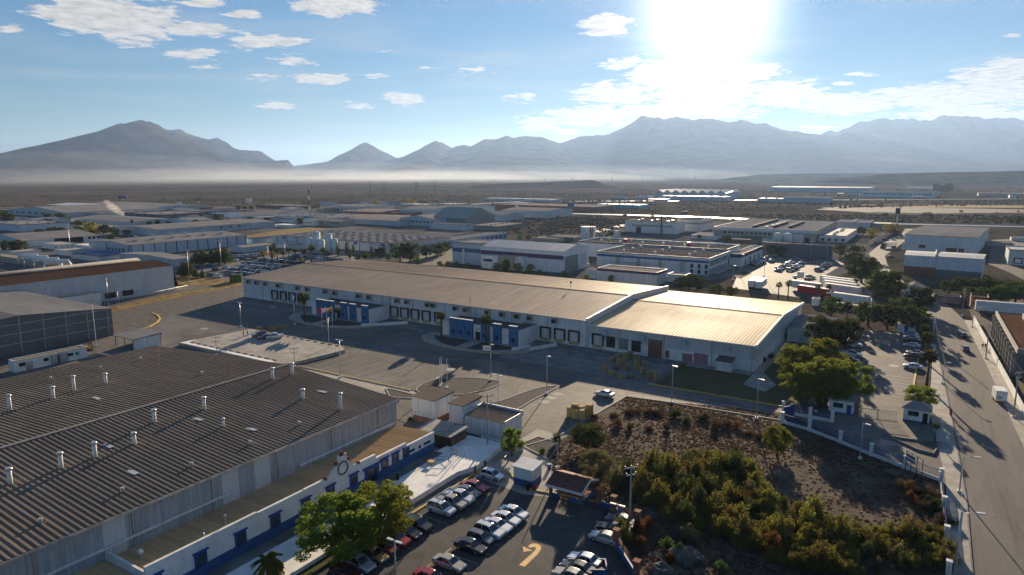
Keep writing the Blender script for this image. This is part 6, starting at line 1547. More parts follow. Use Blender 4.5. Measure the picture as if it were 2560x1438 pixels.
FG = 'cars in the far car park'
car_row((570, 685), (636, 689), 12, 75, 'the nearest far row', 'left', FG)
car_row((578, 677), (662, 682), 13, 75, 'the second far row', 'left', FG)
car_row((606, 668), (702, 675), 15, 75, 'the third far row', 'left', FG)
car_row((614, 661), (720, 668), 15, 75, 'the fourth far row', 'left', FG)
car_row((655, 651), (752, 660), 15, 75, 'the fifth far row', 'left', FG)
car_row((735, 641), (820, 648), 13, 75, 'the row under the palms', 'left', FG)
car_row((585, 645), (650, 641), 9, 20, 'the far park back row', 'left', FG)
car_row((785, 655), (850, 652), 7, 20, 'the short row at the warehouse roof edge', 'left', FG)
for px, py, col, kd, lab in [(494, 669, DRED, 'sedan', 'dark red car left of the dark pines, far park'), (527, 667, BLUE, 'suv', 'teal car in front of the dark pines'), (540, 677, BLACK, 'suv', 'black crossover alone on the far park lane'), (566, 672, WHITE, 'sedan', 'white saloon alone on the far park lane'), (528, 691, GREY, 'suv', 'grey crossover by the grass verge of the far park'), (545, 694, WHITE, 'suv', 'white crossover by the grass verge of the far park'),
                             (588, 653, WHITE, 'sedan', 'white car just right of the dark pines'), (608, 650, BLACK, 'sedan', 'black car behind the white one, right of the pines'), (636, 647, RED, 'suv', 'bright red crossover at the back of the far park')]:
    x, y = at(px, py); park(kd, col, x, y, 10, lab, FG, False, .04)
MG = 'cars in the middle car park'
car_row((1943, 678), (1995, 648), 13, 0, 'the long left column of the middle park', 'front', MG)
car_row((1976, 678), (2022, 650), 9, 0, 'the right column of the middle park', 'front', MG)
car_row((2046, 678), (2080, 653), 9, 0, 'the tree-side row of the middle park', 'front', MG)
car_row((1882, 665), (1932, 641), 9, 0, 'the row beside the annex', 'front', MG)
x, y = at(1929, 655); park('suv', WHITE, x, y, 60, 'white crossover alone in the lane of the middle park', MG, False, .04)
x, y = at(2026, 696); park('suv', SILVER, x, y, 20, 'silver crossover behind the white truck tractor', MG, False, .04)


def trailer(label, x, y, deg, box, L=13.0, h=4.0, cab=None, group=None, lorry=False):
    t = thing('semi_trailer' if not cab else 'lorry', label, 'trailer' if not cab else 'lorry', (x, y, 0.03), R(deg), group)
    ob('cargo_box', MB().box(-L / 2, L / 2, -1.3, 1.3, 1.15, h), box, t)
    ob('roof_panel', MB().box(-L / 2 + .05, L / 2 - .05, -1.25, 1.25, h + .003, h + .06), M_ROOFW, t)
    ty = MB(); ty.tube([(0, -1.25, 0), (0, 1.25, 0)], .5, 10); rep('wheel_set', ty, M_TYRE, t, [(-L / 2 + 1.5, 0, .5), (-L / 2 + 2.8, 0, .5)]); ob('chassis', MB().box(-L / 2 + .3, L / 2 - .3, -.5, .5, .85, 1.148), M_BLACK, t)
    ob('rear_door', MB().box(-L / 2 - .06, -L / 2 - .003, -1.2, 1.2, 1.25, h - .1), M_WPAINT, t)
    if cab:
        ob('cab', MB().extr([(L / 2 + .4, .7), (L / 2 + 3.8, .7), (L / 2 + 3.8, 1.7), (L / 2 + 2.6, 1.9), (L / 2 + 2.2, 3.2), (L / 2 + .4, 3.6)], 'y', -1.2, 1.2).move(0, Matrix.Identity(4)) if False else MB().box(L / 2 + .4, L / 2 + 2.4, -1.2, 1.2, .8, 3.4).box(L / 2 + 2.4, L / 2 + 3.6, -1.0, 1.0, .7, 1.8), paint(cab), t)
        ob('windscreen', MB().box(L / 2 + 2.404, L / 2 + 2.45, -1.1, 1.1, 2.1, 3.1), M_CGLASS, t); rep('wheel_set', ty, M_TYRE, t, [(L / 2 + 1.2, 0, .5), (L / 2 + 3.0, 0, .5)])
    return t


x, y = at(1884, 719); trailer('left one of two white box trailers in the yard behind the long hall', x, y, 92, M_WPAINT, 13)
x, y = at(1902, 722); trailer('right one of two white box trailers in the yard behind the long hall', x, y, 92, M_WPAINT, 13)
x, y = at(2035, 742); trailer('red box trailer behind the palms', x, y, 158, mat('red_trailer', (.32, .03, .03), .5), 13.5)
x, y = at(2015, 728); trailer('white box trailer behind the red trailer', x, y, 158, M_WPAINT, 13)
for i, (px, py) in enumerate(((2092, 716), (2096, 722), (2100, 729), (2104, 737))):
    x, y = at(px, py); trailer(['rearmost', 'second', 'third', 'nearest'][i] + ' of four parallel white trailers beside the street trees', x, y, 158, M_WPAINT, 15)
x, y = at(2125, 762); trailer('long white trailer with dark red cab behind the green tree', x, y, 160, M_WALLW, 14, 4.0, DRED)
x, y = at(2530, 790); trailer('large white box trailer standing beside the dark-fronted office block', x, y, 2, M_WPAINT, 22, 4.6)
x, y = at(2225, 620); trailer('white lorry driving on the road near the striped wall', x, y, -118, M_WPAINT, 12, 4.0, BLACK)
x, y = at(90, 568); trailer('small white lorry in the far left yard', x, y, 20, M_WPAINT, 9, 3.6, WHITE)
x, y = at(2000, 700)
t = thing('truck_tractor', 'white truck tractor with sleeper cab in the middle car park', 'truck', (x, y, .03), R(200))
ob('cab', MB().box(-1.4, 1.2, -1.25, 1.25, 1.0, 3.9), paint(WHITE), t); ob('bonnet', MB().box(1.203, 3.2, -1.0, 1.0, .8, 2.0), paint(WHITE), t); ob('windscreen', MB().box(1.203, 1.25, -1.1, 1.1, 2.1, 3.0), M_CGLASS, t); ob('chassis', MB().box(-4.2, -1.4, -.5, .5, .7, 1.0), M_BLACK, t)
rep('wheel_set', MB().tube([(0, -1.2, 0), (0, 1.2, 0)], .52, 10), M_TYRE, t, [(2.2, 0, .52), (-2.4, 0, .52), (-3.6, 0, .52)])
x, y = at(2497, 1001)
t = thing('cargo_trailer', 'small white box trailer parked at the right-hand kerb', 'trailer', (x, y, 0), R(98))
ob('cargo_box', MB().box(-2.0, 2.0, -1.05, 1.05, .55, 2.7), M_WPAINT, t); rep('wheel', MB().tube([(0, -.1, 0), (0, .1, 0)], .33, 10), M_TYRE, t, [(.1, -1.0, .33), (.1, 1.0, .33)]); ob('drawbar', MB().box(2.0, 3.2, -.06, .06, .5, .6), M_BLACK, t)
ob('rear_sign', MB().box(-2.03, -2.004, -.1, .7, 1.0, 1.5), M_YELF, t)
x, y = at(2376, 1040)
t = thing('motorcycle', 'small red motorcycle with rider on the road edge by the gate house', 'motorcycle', (x, y, .02), R(100))
ob('frame', MB().box(-.6, .6, -.14, .14, .4, .75).tube([(.5, 0, .4), (.75, 0, 1.05)], .05, 5).tube([(.75, -.35, 1.05), (.75, .35, 1.05)], .03, 5), paint(RED), t); rep('wheel', MB().tube([(0, -.06, 0), (0, .06, 0)], .31, 12), M_TYRE, t, [(.72, 0, .31), (-.68, 0, .31)])
x, y = at(222, 876)
t = thing('forklift', 'yellow forklift beside the site hut row', 'forklift', (x, y, 0), R(20))
ob('body', MB().box(-1.1, .7, -.6, .6, .3, 1.2), M_YEL, t); ob('overhead_guard', MB().box(-.8, .6, -.55, .55, 2.1, 2.2).box(-.8, -.7, -.55, -.45, 1.2, 2.1).box(-.8, -.7, .45, .55, 1.2, 2.1).box(.5, .6, -.55, -.45, 1.2, 2.1).box(.5, .6, .45, .55, 1.2, 2.1), M_BLACK, t); ob('mast', MB().box(.75, .9, -.4, -.25, .1, 2.6).box(.75, .9, .25, .4, .1, 2.6).box(.9, 1.9, -.35, -.25, .1, .18).box(.9, 1.9, .25, .35, .1, .18), M_BLACK, t)
rep('wheel', MB().tube([(0, -.12, 0), (0, .12, 0)], .3, 10), M_TYRE, t, [(-.7, -.6, .3), (-.7, .6, .3), (.45, -.6, .3), (.45, .6, .3)])


def kill(o):
    for c in list(o.children): kill(c)
    bpy.data.objects.remove(o)


for P in (PROTO, PLAIN):
    for o in P.values(): kill(o)

# ---------------------------------------------------------------- plants
def leaf_mat(name, c1, c2, trans=0.45, c3=None):
    """leaves: every leaf its own tone, light passing through from behind"""
    m = bpy.data.materials.new(name); m.use_nodes = True
    N = NT(m.node_tree); N.n.clear()
    gi = N.n.new('ShaderNodeNewGeometry').outputs['Random Per Island']
    o = N.n.new('ShaderNodeTexCoord').outputs['Object']
    f = N.math('ADD', N.math('MULTIPLY', gi, 0.6), N.math('MULTIPLY', N.noise(o, 0.7, 3.0, .6), 0.5), clamp=True)
    c = N.mix(f, (*c1, 1), (*c2, 1))
    if c3: c = N.mix(N.math('GREATER_THAN', gi, .86), c, (*c3, 1))
    oi = N.n.new('ShaderNodeObjectInfo').outputs['Random']
    hs = N.n.new('ShaderNodeHueSaturation'); N.l.new(c, hs.inputs['Color']); N.l.new(N.math('MULTIPLY_ADD', oi, .05, .475), hs.inputs['Hue']); N.l.new(N.math('MULTIPLY_ADD', oi, .5, .75), hs.inputs['Value'])
    d = N.n.new('ShaderNodeBsdfDiffuse'); t = N.n.new('ShaderNodeBsdfTranslucent'); N.l.new(hs.outputs[0], d.inputs[0]); N.l.new(hs.outputs[0], t.inputs[0])
    mx = N.n.new('ShaderNodeMixShader'); mx.inputs[0].default_value = trans; N.l.new(d.outputs[0], mx.inputs[1]); N.l.new(t.outputs[0], mx.inputs[2])
    out = N.n.new('ShaderNodeOutputMaterial'); N.l.new(mx.outputs[0], out.inputs[0])
    return m


M_BARK = mat('bark', (.10, .075, .055), .95, var=.35, scale=3, bump=.03)
LV = dict(ash=leaf_mat('ash_leaves', (.105, .135, .02), (.21, .225, .038), .5), dark=leaf_mat('dark_leaves', (.045, .06, .018), (.095, .105, .03), .4),
          gold=leaf_mat('golden_leaves', (.16, .14, .02), (.30, .22, .04)), grey=leaf_mat('grey_green_leaves', (.095, .095, .042), (.16, .145, .065)),
          olive=leaf_mat('olive_leaves', (.105, .115, .02), (.20, .185, .036), .5, (.20, .12, .03)), rust=leaf_mat('rusty_leaves', (.10, .05, .018), (.20, .10, .03), .4),
          brown=leaf_mat('brown_twigs', (.06, .04, .024), (.12, .075, .04), .3), palm=leaf_mat('palm_fronds', (.06, .075, .018), (.13, .13, .035), .35), green=leaf_mat('fresh_green_leaves', (.04, .085, .018), (.09, .14, .03), .45))


def leaves(mb, blobs, n, size, rg, shell=.55, flat=.0):
    """leaf-sized quads scattered through the outer part of overlapping clumps"""
    wts = [b[3] ** 2 for b in blobs]
    for b in rg.choices(blobs, wts, k=n):
        while True:
            v = Vector((rg.uniform(-1, 1), rg.uniform(-1, 1), rg.uniform(-1, 1)))
            if shell * rg.random() ** .5 < v.length < 1: break
        p = Vector(b[:3]) + Vector((v.x, v.y, v.z * (b[4] if len(b) > 4 else .85))) * b[3]
        a = Vector((rg.gauss(0, 1), rg.gauss(0, 1), rg.gauss(0, 1) * (1 - flat))).normalized(); u = a.cross(Vector((rg.gauss(0, 1), rg.gauss(0, 1), rg.gauss(0, 1)))).normalized()
        s = size * rg.uniform(.6, 1.3); w_ = a * s; u = u * s * .55
        i = len(mb.v); mb.v.extend([tuple(p - w_), tuple(p + u), tuple(p + w_), tuple(p - u)]); mb.face([i, i + 1, i + 2, i + 3])


def crown(kind, n, size, seed, Hh=8.0):
    """tree prototype of height Hh with tapered trunk, limbs and a clumped crown"""
    rg = random.Random(seed); t = thing('tree', 'tree', 'tree'); tr = MB(); cr = MB(); bl = []
    if kind == 'cyp':
        tr.tube([(0, 0, 0), (0, 0, 2)], [.18, .12], 6)
        for i in range(12): f = i / 11; bl.append((rg.uniform(-.1, .1), rg.uniform(-.1, .1), .6 + f * (Hh - 1), .95 * math.sin(math.pi * (.18 + .80 * f)) + .15, 1.2))
    elif kind == 'pine':
        tr.tube([(0, 0, 0), (.1, 0, Hh * .9)], [.28, .06], 7)
        for i in range(26):
            f = i / 25; r_ = 2.6 * (1 - f) ** .8 + .35; a = i * 2.4; bl.append((r_ * .6 * math.cos(a), r_ * .6 * math.sin(a), 1.2 + f * (Hh - 1.8), r_ * .55 + .25, .6))
    else:
        th = Hh * .28
        tr.tube([(0, 0, -.1), (.08, .03, th * .6), (.0, .1, th)], [.34, .26, .22], 8)
        for i in range(6):
            a = i * 1.05 + rg.uniform(-.2, .2); e = Vector((math.cos(a) * Hh * .26, math.sin(a) * Hh * .26, Hh * rg.uniform(.5, .68)))
            tr.tube([(0, .1, th), tuple(Vector((0, .1, th)).lerp(e, .5) + Vector((0, 0, .3))), tuple(e)], [.16, .10, .05], 5)
        for i in range(110):
            a = rg.uniform(0, 6.283); q = rg.random() ** .5; z = rg.uniform(-1, 1); rr_ = Hh * .46 * q * math.sqrt(max(0, 1 - (abs(z) * .88) ** 2))
            bl.append((rr_ * math.cos(a), rr_ * math.sin(a), Hh * .55 + z * Hh * .34, Hh * rg.uniform(.05, .10)))
    leaves(cr, bl, n, size, rg)
    ob('trunk', tr, M_BARK, t); ob('crown', cr, LV[{'cyp': 'dark', 'pine': 'dark'}.get(kind, kind)], t)
    return t


def palm(nf, seed, Hh=8.0, feather=False):
    rg = random.Random(seed); t = thing('palm_tree', 'palm', 'palm tree'); tr = MB(); cr = MB(); sk = MB()
    tr.tube([(0, 0, -.1), (.1, 0, Hh * .4), (.05, .05, Hh * .86)], [.34, .24, .20], 8)
    for i in range(nf):
        a = rg.uniform(0, 6.283); el = rg.uniform(-.75, 1.2); L = rg.uniform(1.2, 1.7) * (1.5 if feather else 1)
        d = Vector((math.cos(a) * math.cos(el), math.sin(a) * math.cos(el), math.sin(el))); o_ = Vector((.05, .05, Hh * .86)); sd = d.cross(Vector((0, 0, 1))).normalized()
        if feather:
            P = [o_ + d * L * f + Vector((0, 0, -1.3 * f * f)) for f in (0, .25, .5, .75, 1.0, 1.2)]
            for p, q in zip(P, P[1:]):
                for s in (-1, 1):
                    i0 = len(cr.v); cr.v.extend([tuple(p), tuple(q), tuple(q + sd * s * .4 + Vector((0, 0, -.25))), tuple(p + sd * s * .42 + Vector((0, 0, -.25)))]); cr.face([i0, i0 + 1, i0 + 2, i0 + 3])
        else:
            hub = o_ + d * L * .55; up = sd.cross(d)
            for k in range(9):
                b_ = (k - 4) * .33; e = (d * math.cos(b_) + sd * math.sin(b_)) * L * .62 + Vector((0, 0, -.25 * abs(b_)))
                w_ = (sd * math.cos(b_) - d * math.sin(b_)) * .10
                i0 = len(cr.v); cr.v.extend([tuple(hub - w_ * .3), tuple(hub + e * .6 - w_), tuple(hub + e + Vector((0, 0, -.18))), tuple(hub + e * .6 + w_)]); cr.face([i0, i0 + 1, i0 + 2, i0 + 3])
            i0 = len(cr.v); cr.v.extend([tuple(o_ - sd * .03), tuple(o_ + sd * .03), tuple(hub + sd * .03), tuple(hub - sd * .03)]); cr.face([i0, i0 + 1, i0 + 2, i0 + 3])
    leaves(sk, [(.05, .05, Hh * .78, .42, 1.6), (.05, .05, Hh * .70, .34, 1.5)], 90, .3, rg)
    ob('trunk', tr, M_BARK, t); ob('crown', cr, LV['palm'], t); ob('dead_fronds', sk, LV['brown'], t)
    return t


def shrub(kind, n, size, seed, upright=False):
    """bush prototype about 2 m tall: several stems, broken clumps of leaves"""
    rg = random.Random(seed); t = thing('shrub', 'shrub', 'shrub'); st = MB(); cr = MB(); bl = []
    for i in range(13 if not upright else 18):
        a = rg.uniform(0, 6.283); r_ = rg.uniform(0, .85); zt = rg.uniform(1.1, 2.0) if upright else rg.uniform(.7, 1.5) * (1.2 - .5 * r_)
        e = (r_ * math.cos(a), r_ * math.sin(a), zt); st.tube([(0, 0, -.05), (e[0] * .4, e[1] * .4, zt * .5), e], [.05, .035, .015], 4)
        bl.append((e[0], e[1], zt * .78, .24 if upright else .36, 2.0 if upright else 1.1))
        bl.append((e[0] * .85 + rg.uniform(-.2, .2), e[1] * .85 + rg.uniform(-.2, .2), zt * .42, .36, 1.1))
    leaves(cr, bl, n, size, rg, .3)
    ob('stems', st, M_BARK, t); ob('foliage', cr, LV[kind], t)
    return t


TP = dict(ash_hi=crown('ash', 17000, .13, 1), ash2_hi=crown('ash', 16000, .13, 2), dark_hi=crown('dark', 8000, .19, 3), grey_hi=crown('grey', 15000, .12, 4), ash=crown('ash', 1300, .38, 5), dark=crown('dark', 1500, .36, 6), green=crown('green', 1300, .36, 16),
          gold=crown('gold', 900, .42, 7), pine=crown('pine', 1800, .30, 8), cyp=crown('cyp', 700, .24, 9), palm_hi=palm(60, 10), palm=palm(34, 11), feather=palm(40, 12, 5.0, True),
          olive1=shrub('olive', 2600, .075, 21, True), olive2=shrub('olive', 2400, .07, 22, True), olive3=shrub('olive', 2300, .075, 23), rust1=shrub('rust', 900, .09, 24), brown1=shrub('brown', 900, .10, 25), grey1=shrub('grey', 2300, .075, 26), green1=shrub('green', 1000, .10, 27), dark1=shrub('dark', 2200, .08, 28, True))
rt = random.Random(3)
PN = dict(ash='tree', dark='tree', grey='tree', gold='tree', pine='pine_tree', cyp='cypress_tree', palm='palm_tree', green='tree', feather='palm_tree')


def grow(kind, px, py, top, label, group=None, wide=1.0, tall=8.0):
    x, y = at(px, py); h = max(1.2, height_at(px, top, x, y)); s = h / tall
    o = dup(TP[kind], (x, y, 0), rt.uniform(0, 6.28), (s * wide, s * wide, s), label, group)
    k = kind.split('_')[0].rstrip('2'); o.name = PN.get(k, 'tree'); o['category'] = 'palm tree' if 'palm' in o.name else 'tree'
    return o


# near trees, one by one
for kind, px, py, top, wide, lab in [
    ('ash_hi', 846, 1412, 1240, 1.25, 'big yellow-green tree over the parked cars, left of the merged pair'), ('ash2_hi', 948, 1362, 1205, 1.15, 'big yellow-green tree touching the first, nearer the white ramp'),
    ('ash_hi', 1280, 1140, 1068, .85, 'single light green tree at the low wall beside the ribbed-roof shed'), ('grey_hi', 1494, 1212, 1124, 1.1, 'broad grey-green tree at the edge of the scrub lot behind the tiled shelter'),
    ('dark_hi', 1470, 1125, 1058, 1.3, 'dark bushy tree at the lot corner behind the broad grey-green tree'), ('ash2_hi', 1942, 1140, 1062, .95, 'lone yellow-green tree in the scrub near the first white fence pier'),
    ('ash_hi', 2012, 1012, 905, 1.15, 'front left tree of the big round clump beside the pale hall'), ('ash2_hi', 2062, 1018, 893, 1.15, 'front middle tree of the big round clump beside the pale hall'), ('ash_hi', 2118, 1012, 898, 1.05, 'front right tree of the big round clump, overhanging the staff park'),
    ('ash2_hi', 1990, 960, 858, 1.1, 'second-row left tree of the big round clump'), ('ash_hi', 2050, 950, 842, 1.15, 'second-row right tree of the big round clump'), ('dark_hi', 2062, 880, 785, 1.1, 'tall dark tree behind the big round clump by the silver annex'), ('dark_hi', 2112, 872, 790, 1.0, 'dark tree between silver annex and staff park cars'),
    ('ash2_hi', 2298, 1022, 962, 1.35, 'round bright tree behind the hip-roofed gate house'),
    ('dark_hi', 2214, 757, 668, 1.05, 'large dark round street tree left of the road'), ('dark_hi', 2153, 708, 636, 1.1, 'dark round street tree behind the large one'), ('dark_hi', 2300, 780, 712, 1.0, 'dark street tree right of the white gabled house'), ('dark', 2250, 800, 738, 1.1, 'dark street tree below the white gabled house'),
    ('dark', 2170, 815, 752, 1.15, 'spreading dark tree at the far end of the staff park, left'), ('dark', 2217, 822, 755, 1.1, 'spreading dark tree at the far end of the staff park, middle'), ('dark', 2278, 830, 758, 1.1, 'spreading dark tree beside the small white hut'), ('green', 2078, 790, 738, 1.1, 'fresh green tree in front of the long white trailer'),
    ('dark', 2100, 642, 608, 1.1, 'dark tree at the right end of the dark retaining wall'), ('dark', 2140, 650, 610, 1.1, 'dark tree left of the far road, before the striped wall'), ('dark', 2125, 668, 632, 1.2, 'low dark tree by the middle park corner'), ('dark', 2180, 690, 650, 1.1, 'dark tree between the two big street trees')]:
    grow(kind, px, py, top, lab, None, wide * 1.04)
for px, py, top, lab in [(2316, 968, 876, 'tall fan palm on the staff park verge, nearest the gate'), (2312, 905, 832, 'fan palm second from the gate on the staff park verge'), (2308, 872, 812, 'fan palm third from the gate on the staff park verge'), (2306, 846, 792, 'farthest fan palm of the staff park verge'), (2337, 1102, 1058, 'small palm in the triangular kerbed bed by the gate'),
                         (1103, 842, 780, 'left fan palm before the nearer blue front office'), (1216, 864, 788, 'right fan palm before the nearer blue front office'), (763, 806, 732, 'tall fan palm left of the farther blue front office'), (845, 812, 770, 'short fan palm right of the three flags'),
                         (2115, 815, 755, 'bushy palm behind the silver annex'), (1945, 748, 706, 'left palm of the pair behind the cream roof'), (1969, 748, 702, 'right palm of the pair behind the cream roof'), (2043, 752, 712, 'palm before the red trailer, left'), (2071, 750, 712, 'palm before the red trailer, right'), (2140, 730, 694, 'small palm beside the parallel white trailers')]:
    grow('palm_hi' if py > 780 else 'palm', px, py, top, lab)
x, y = at(672, 1462); o = dup(TP['feather'], (x, y, 0), 0, .8, 'feathery palm poking up at the bottom frame edge below the office wing'); o.name = 'palm_tree'


def rows(kind, region, pts, group, wide=1.0, adj=''):
    for i, (px, py, top) in enumerate(sorted(pts)):
        nm = dict(pine='pine', cyp='cypress', palm='palm').get(kind, 'tree')
        grow(kind, px, py, top, '%s%s, %s from the left %s' % (adj, nm, ORD[i % 18], region), group, wide)


rows('dark', 'in the grove right of the road', [(2372, 735, 700), (2405, 738, 690), (2440, 742, 696), (2478, 745, 690)], 'grove right of the road', 1.3, 'dark bushy ')
rows('green', 'in the grove front right of the road', [(2425, 752, 715), (2462, 758, 716), (2502, 760, 712), (2538, 758, 700), (2560, 752, 706)], 'grove right of the road', 1.35, 'fresh green ')
rows('dark', 'among the bushes behind the hall end', [(1702, 722, 690), (1722, 724, 682), (1742, 728, 690), (1787, 740, 708), (1828, 742, 714)], 'bushes behind the long hall', 1.3, 'dark bushy ')
rows('ash', 'before the purple-banded works', [(1100, 672, 652), (1119, 670, 652), (1142, 672, 653), (1168, 674, 656), (1241, 686, 655), (1263, 684, 650), (1296, 688, 656), (1325, 690, 658), (1348, 694, 672), (1409, 698, 676), (1467, 706, 684), (1527, 708, 686)], 'young trees behind the long hall ridge', .85, 'small pale green ')
rows('dark', 'in the trees by the skylight plant', [(1000, 655, 605), (1026, 656, 602), (1065, 645, 612), (1094, 642, 606), (1112, 634, 603), (949, 648, 616)], 'trees along the skylight plant', 1.1, 'dark leafy ')
rows('green', 'in the verge below the skylight plant', [(894, 652, 636), (914, 650, 628), (1043, 660, 640), (972, 652, 634)], 'trees along the skylight plant', 1.2, 'light green ')
rows('cyp', 'along the skylight plant wall', [(845, 640, 602), (867, 636, 600), (875, 648, 618), (884, 640, 606), (929, 645, 612), (961, 638, 606), (1024, 616, 596), (1033, 620, 602), (1056, 626, 606), (1064, 622, 604)], 'cypresses along the skylight plant', 1.0, 'slim dark ')
rows('palm', 'in the far car park palm row', [(680, 655, 612), (694, 655, 622), (709, 662, 626), (724, 652, 618), (739, 652, 622), (761, 660, 624), (779, 660, 614), (810, 658, 620), (818, 655, 628), (979, 640, 608)], 'palms of the far car park', 1.2, 'dark ')
rows('pine', 'in the far car park pine group', [(492, 662, 626), (508, 662, 622), (531, 660, 622), (548, 660, 618), (563, 660, 615)], 'pines of the far car park', 1.25, 'big dark ')
rows('pine', 'on the verge by the grey shed', [(460, 692, 652), (473, 692, 652), (490, 694, 672), (506, 694, 674)], 'small pines on the grass verge', 1.2, 'small dark ')
rows('gold', 'among the far car park saplings', [(660, 645, 626), (682, 646, 628), (733, 652, 640), (756, 658, 644)], 'yellow saplings of the far car park', 1.2, 'yellow-green ')
rows('gold', 'in the centre distance', [(937, 520, 501), (1015, 514, 496), (1031, 514, 498), (1058, 516, 506), (1075, 515, 503)], 'golden trees beyond the estate', 1.2, 'golden ')
rows('gold', 'along the striped wall at the road bend', [(2179, 598, 568), (2218, 588, 560), (2234, 586, 558)], 'golden trees at the striped wall', 1.1, 'golden ')
rows('dark', 'in the treeline of the left distance', [(22, 558, 532), (8, 556, 526), (151, 572, 552), (195, 566, 550), (208, 590, 566), (236, 592, 572), (259, 586, 560), (289, 588, 572), (319, 590, 572), (374, 564, 552), (393, 562, 550), (420, 562, 552), (25, 632, 598), (50, 632, 598)], 'trees of the left distance', 1.3, 'dark ')
rows('dark', 'around the distant white gabled hall', [(470, 540, 526), (504, 548, 534), (544, 552, 534), (490, 566, 548), (514, 566, 550), (571, 558, 546), (596, 526, 512), (612, 526, 514), (628, 526, 514), (626, 556, 540), (667, 556, 542), (751, 560, 544), (951, 530, 516), (962, 530, 518)], 'trees around the white gabled hall', 1.3, 'dark ')
rows('green', 'in the centre distance', [(1188, 532, 514), (1206, 532, 516), (1322, 600, 586), (1300, 602, 588)], 'green trees of the centre distance', 1.3, 'green ')
rows('dark', 'in the dark trees of the right distance', [(2212, 544, 532), (2528, 556, 540), (2548, 558, 538), (1816, 604, 586), (1749, 598, 586), (1907, 632, 604), (1930, 640, 612), (1950, 640, 614), (2156, 588, 566)], 'dark trees of the right distance', 1.4, 'dark ')
rq = random.Random(12)
for reg, cnt, xa, xb, ya, yb, hh in (('in the left workshop quarter', 14, 10, 300, 548, 612, 16), ('around the long low hall', 14, 300, 700, 536, 566, 11), ('in the central works quarter', 16, 760, 1260, 512, 548, 9), ('along the far highway', 16, 1260, 2000, 506, 560, 8), ('on the right-hand plain', 12, 2060, 2560, 500, 560, 9)):
    pts_ = []
    while len(pts_) < cnt:
        px, py = rq.uniform(xa, xb), rq.uniform(ya, yb); x, y = at(px, py)
        if not any(abs(x - o_.location.x) < DIM[o_][0] + 2 and abs(y - o_.location.y) < DIM[o_][1] + 2 for o_ in DIM): pts_.append((px, py, py - hh * rq.uniform(.7, 1.3) * (py - 433) / 120))
    rows(rq.choice(['dark', 'dark', 'green']), reg, pts_, 'scattered trees ' + reg, 1.5, 'bushy ')
o = grow('gold', 227, 592, 552, 'lone yellow-green tree with tall trunk in the left distance'); o = grow('palm', 331, 572, 550, 'short stout palm right of the steam plume')
for px, py, top, lab in [(1540, 1420, 1300, 'x')]: pass

# scrub of the vacant lot
def inside(p, poly):
    c = False; n = len(poly)
    for i in range(n):
        (x1, y1), (x2, y2) = poly[i], poly[i - 1]
        if (y1 > p[1]) != (y2 > p[1]) and p[0] < (x2 - x1) * (p[1] - y1) / (y2 - y1) + x1: c = not c
    return c


THICK = pix((1560, 1190), (1640, 1160), (1740, 1150), (1830, 1135), (1880, 1170), (1905, 1232), (1990, 1275), (2080, 1318), (2200, 1340), (2360, 1322), (2384, 1390), (2392, 1436), (2100, 1438), (1930, 1420), (1820, 1350), (1720, 1330), (1650, 1300), (1600, 1250))
rs = random.Random(9); used = []
SL = {'olive': 'yellow-olive bush in the dense thicket crossing the vacant lot', 'dark': 'dark green bush in the dense thicket crossing the vacant lot', 'rust': 'rust-brown bush on the fringe of the vacant lot thicket', 'grey': 'grey-green bush in the dense thicket crossing the vacant lot'}


def bush(kind, x, y, s, sz, label, group):
    o = dup(TP[kind], (x, y, .0), rs.uniform(0, 6.28), (s, s, sz), label, group); o.name = 'shrub'; o['category'] = 'bush'; used.append((x, y, s)); return o


tries = 0
while len(used) < 230 and tries < 9000:
    tries += 1
    x, y = rs.uniform(-45, 6), rs.uniform(60, 125)
    if not inside((x, y), THICK) or any((x - a) ** 2 + (y - b) ** 2 < (.52 * (s + .85)) ** 2 for a, b, s in used): continue
    k = rs.choices(['olive1', 'olive2', 'olive3', 'dark1', 'grey1', 'rust1'], [4, 4, 3, 3.5, 2, .7])[0]
    s = rs.uniform(.75, 1.25) if rs.random() < .6 else rs.uniform(1.3, 2.0); bush(k, x, y, s, s * rs.uniform(.75, 1.25), SL[k[:-1]], 'bushes of the vacant lot thicket')
RIM = [(px, py) for px, py in ((1500, 1040), (1530, 1030), (1560, 1020), (1590, 1028), (1620, 1022), (1650, 1036), (1690, 1040), (1720, 1050), (1755, 1046), (1790, 1060), (1820, 1058), (1850, 1068), (1500, 1075), (1540, 1062), (1580, 1060), (1610, 1062), (1660, 1070), (1880, 1076), (1910, 1090), (2240, 1210), (2270, 1220), (2300, 1228), (2325, 1240), (2335, 1270), (2340, 1300), (2310, 1262), (2290, 1245))]
for px, py in RIM:
    x, y = at(px + rs.uniform(-16, 16), py + rs.uniform(-2, 14)); bush(rs.choice(['brown1', 'brown1', 'rust1', 'dark1']), x, y, rs.uniform(.9, 2.6), rs.uniform(.4, 1.1), 'dry brown bush in the loose rim along the lane and fence of the vacant lot', 'dry bushes rimming the vacant lot')
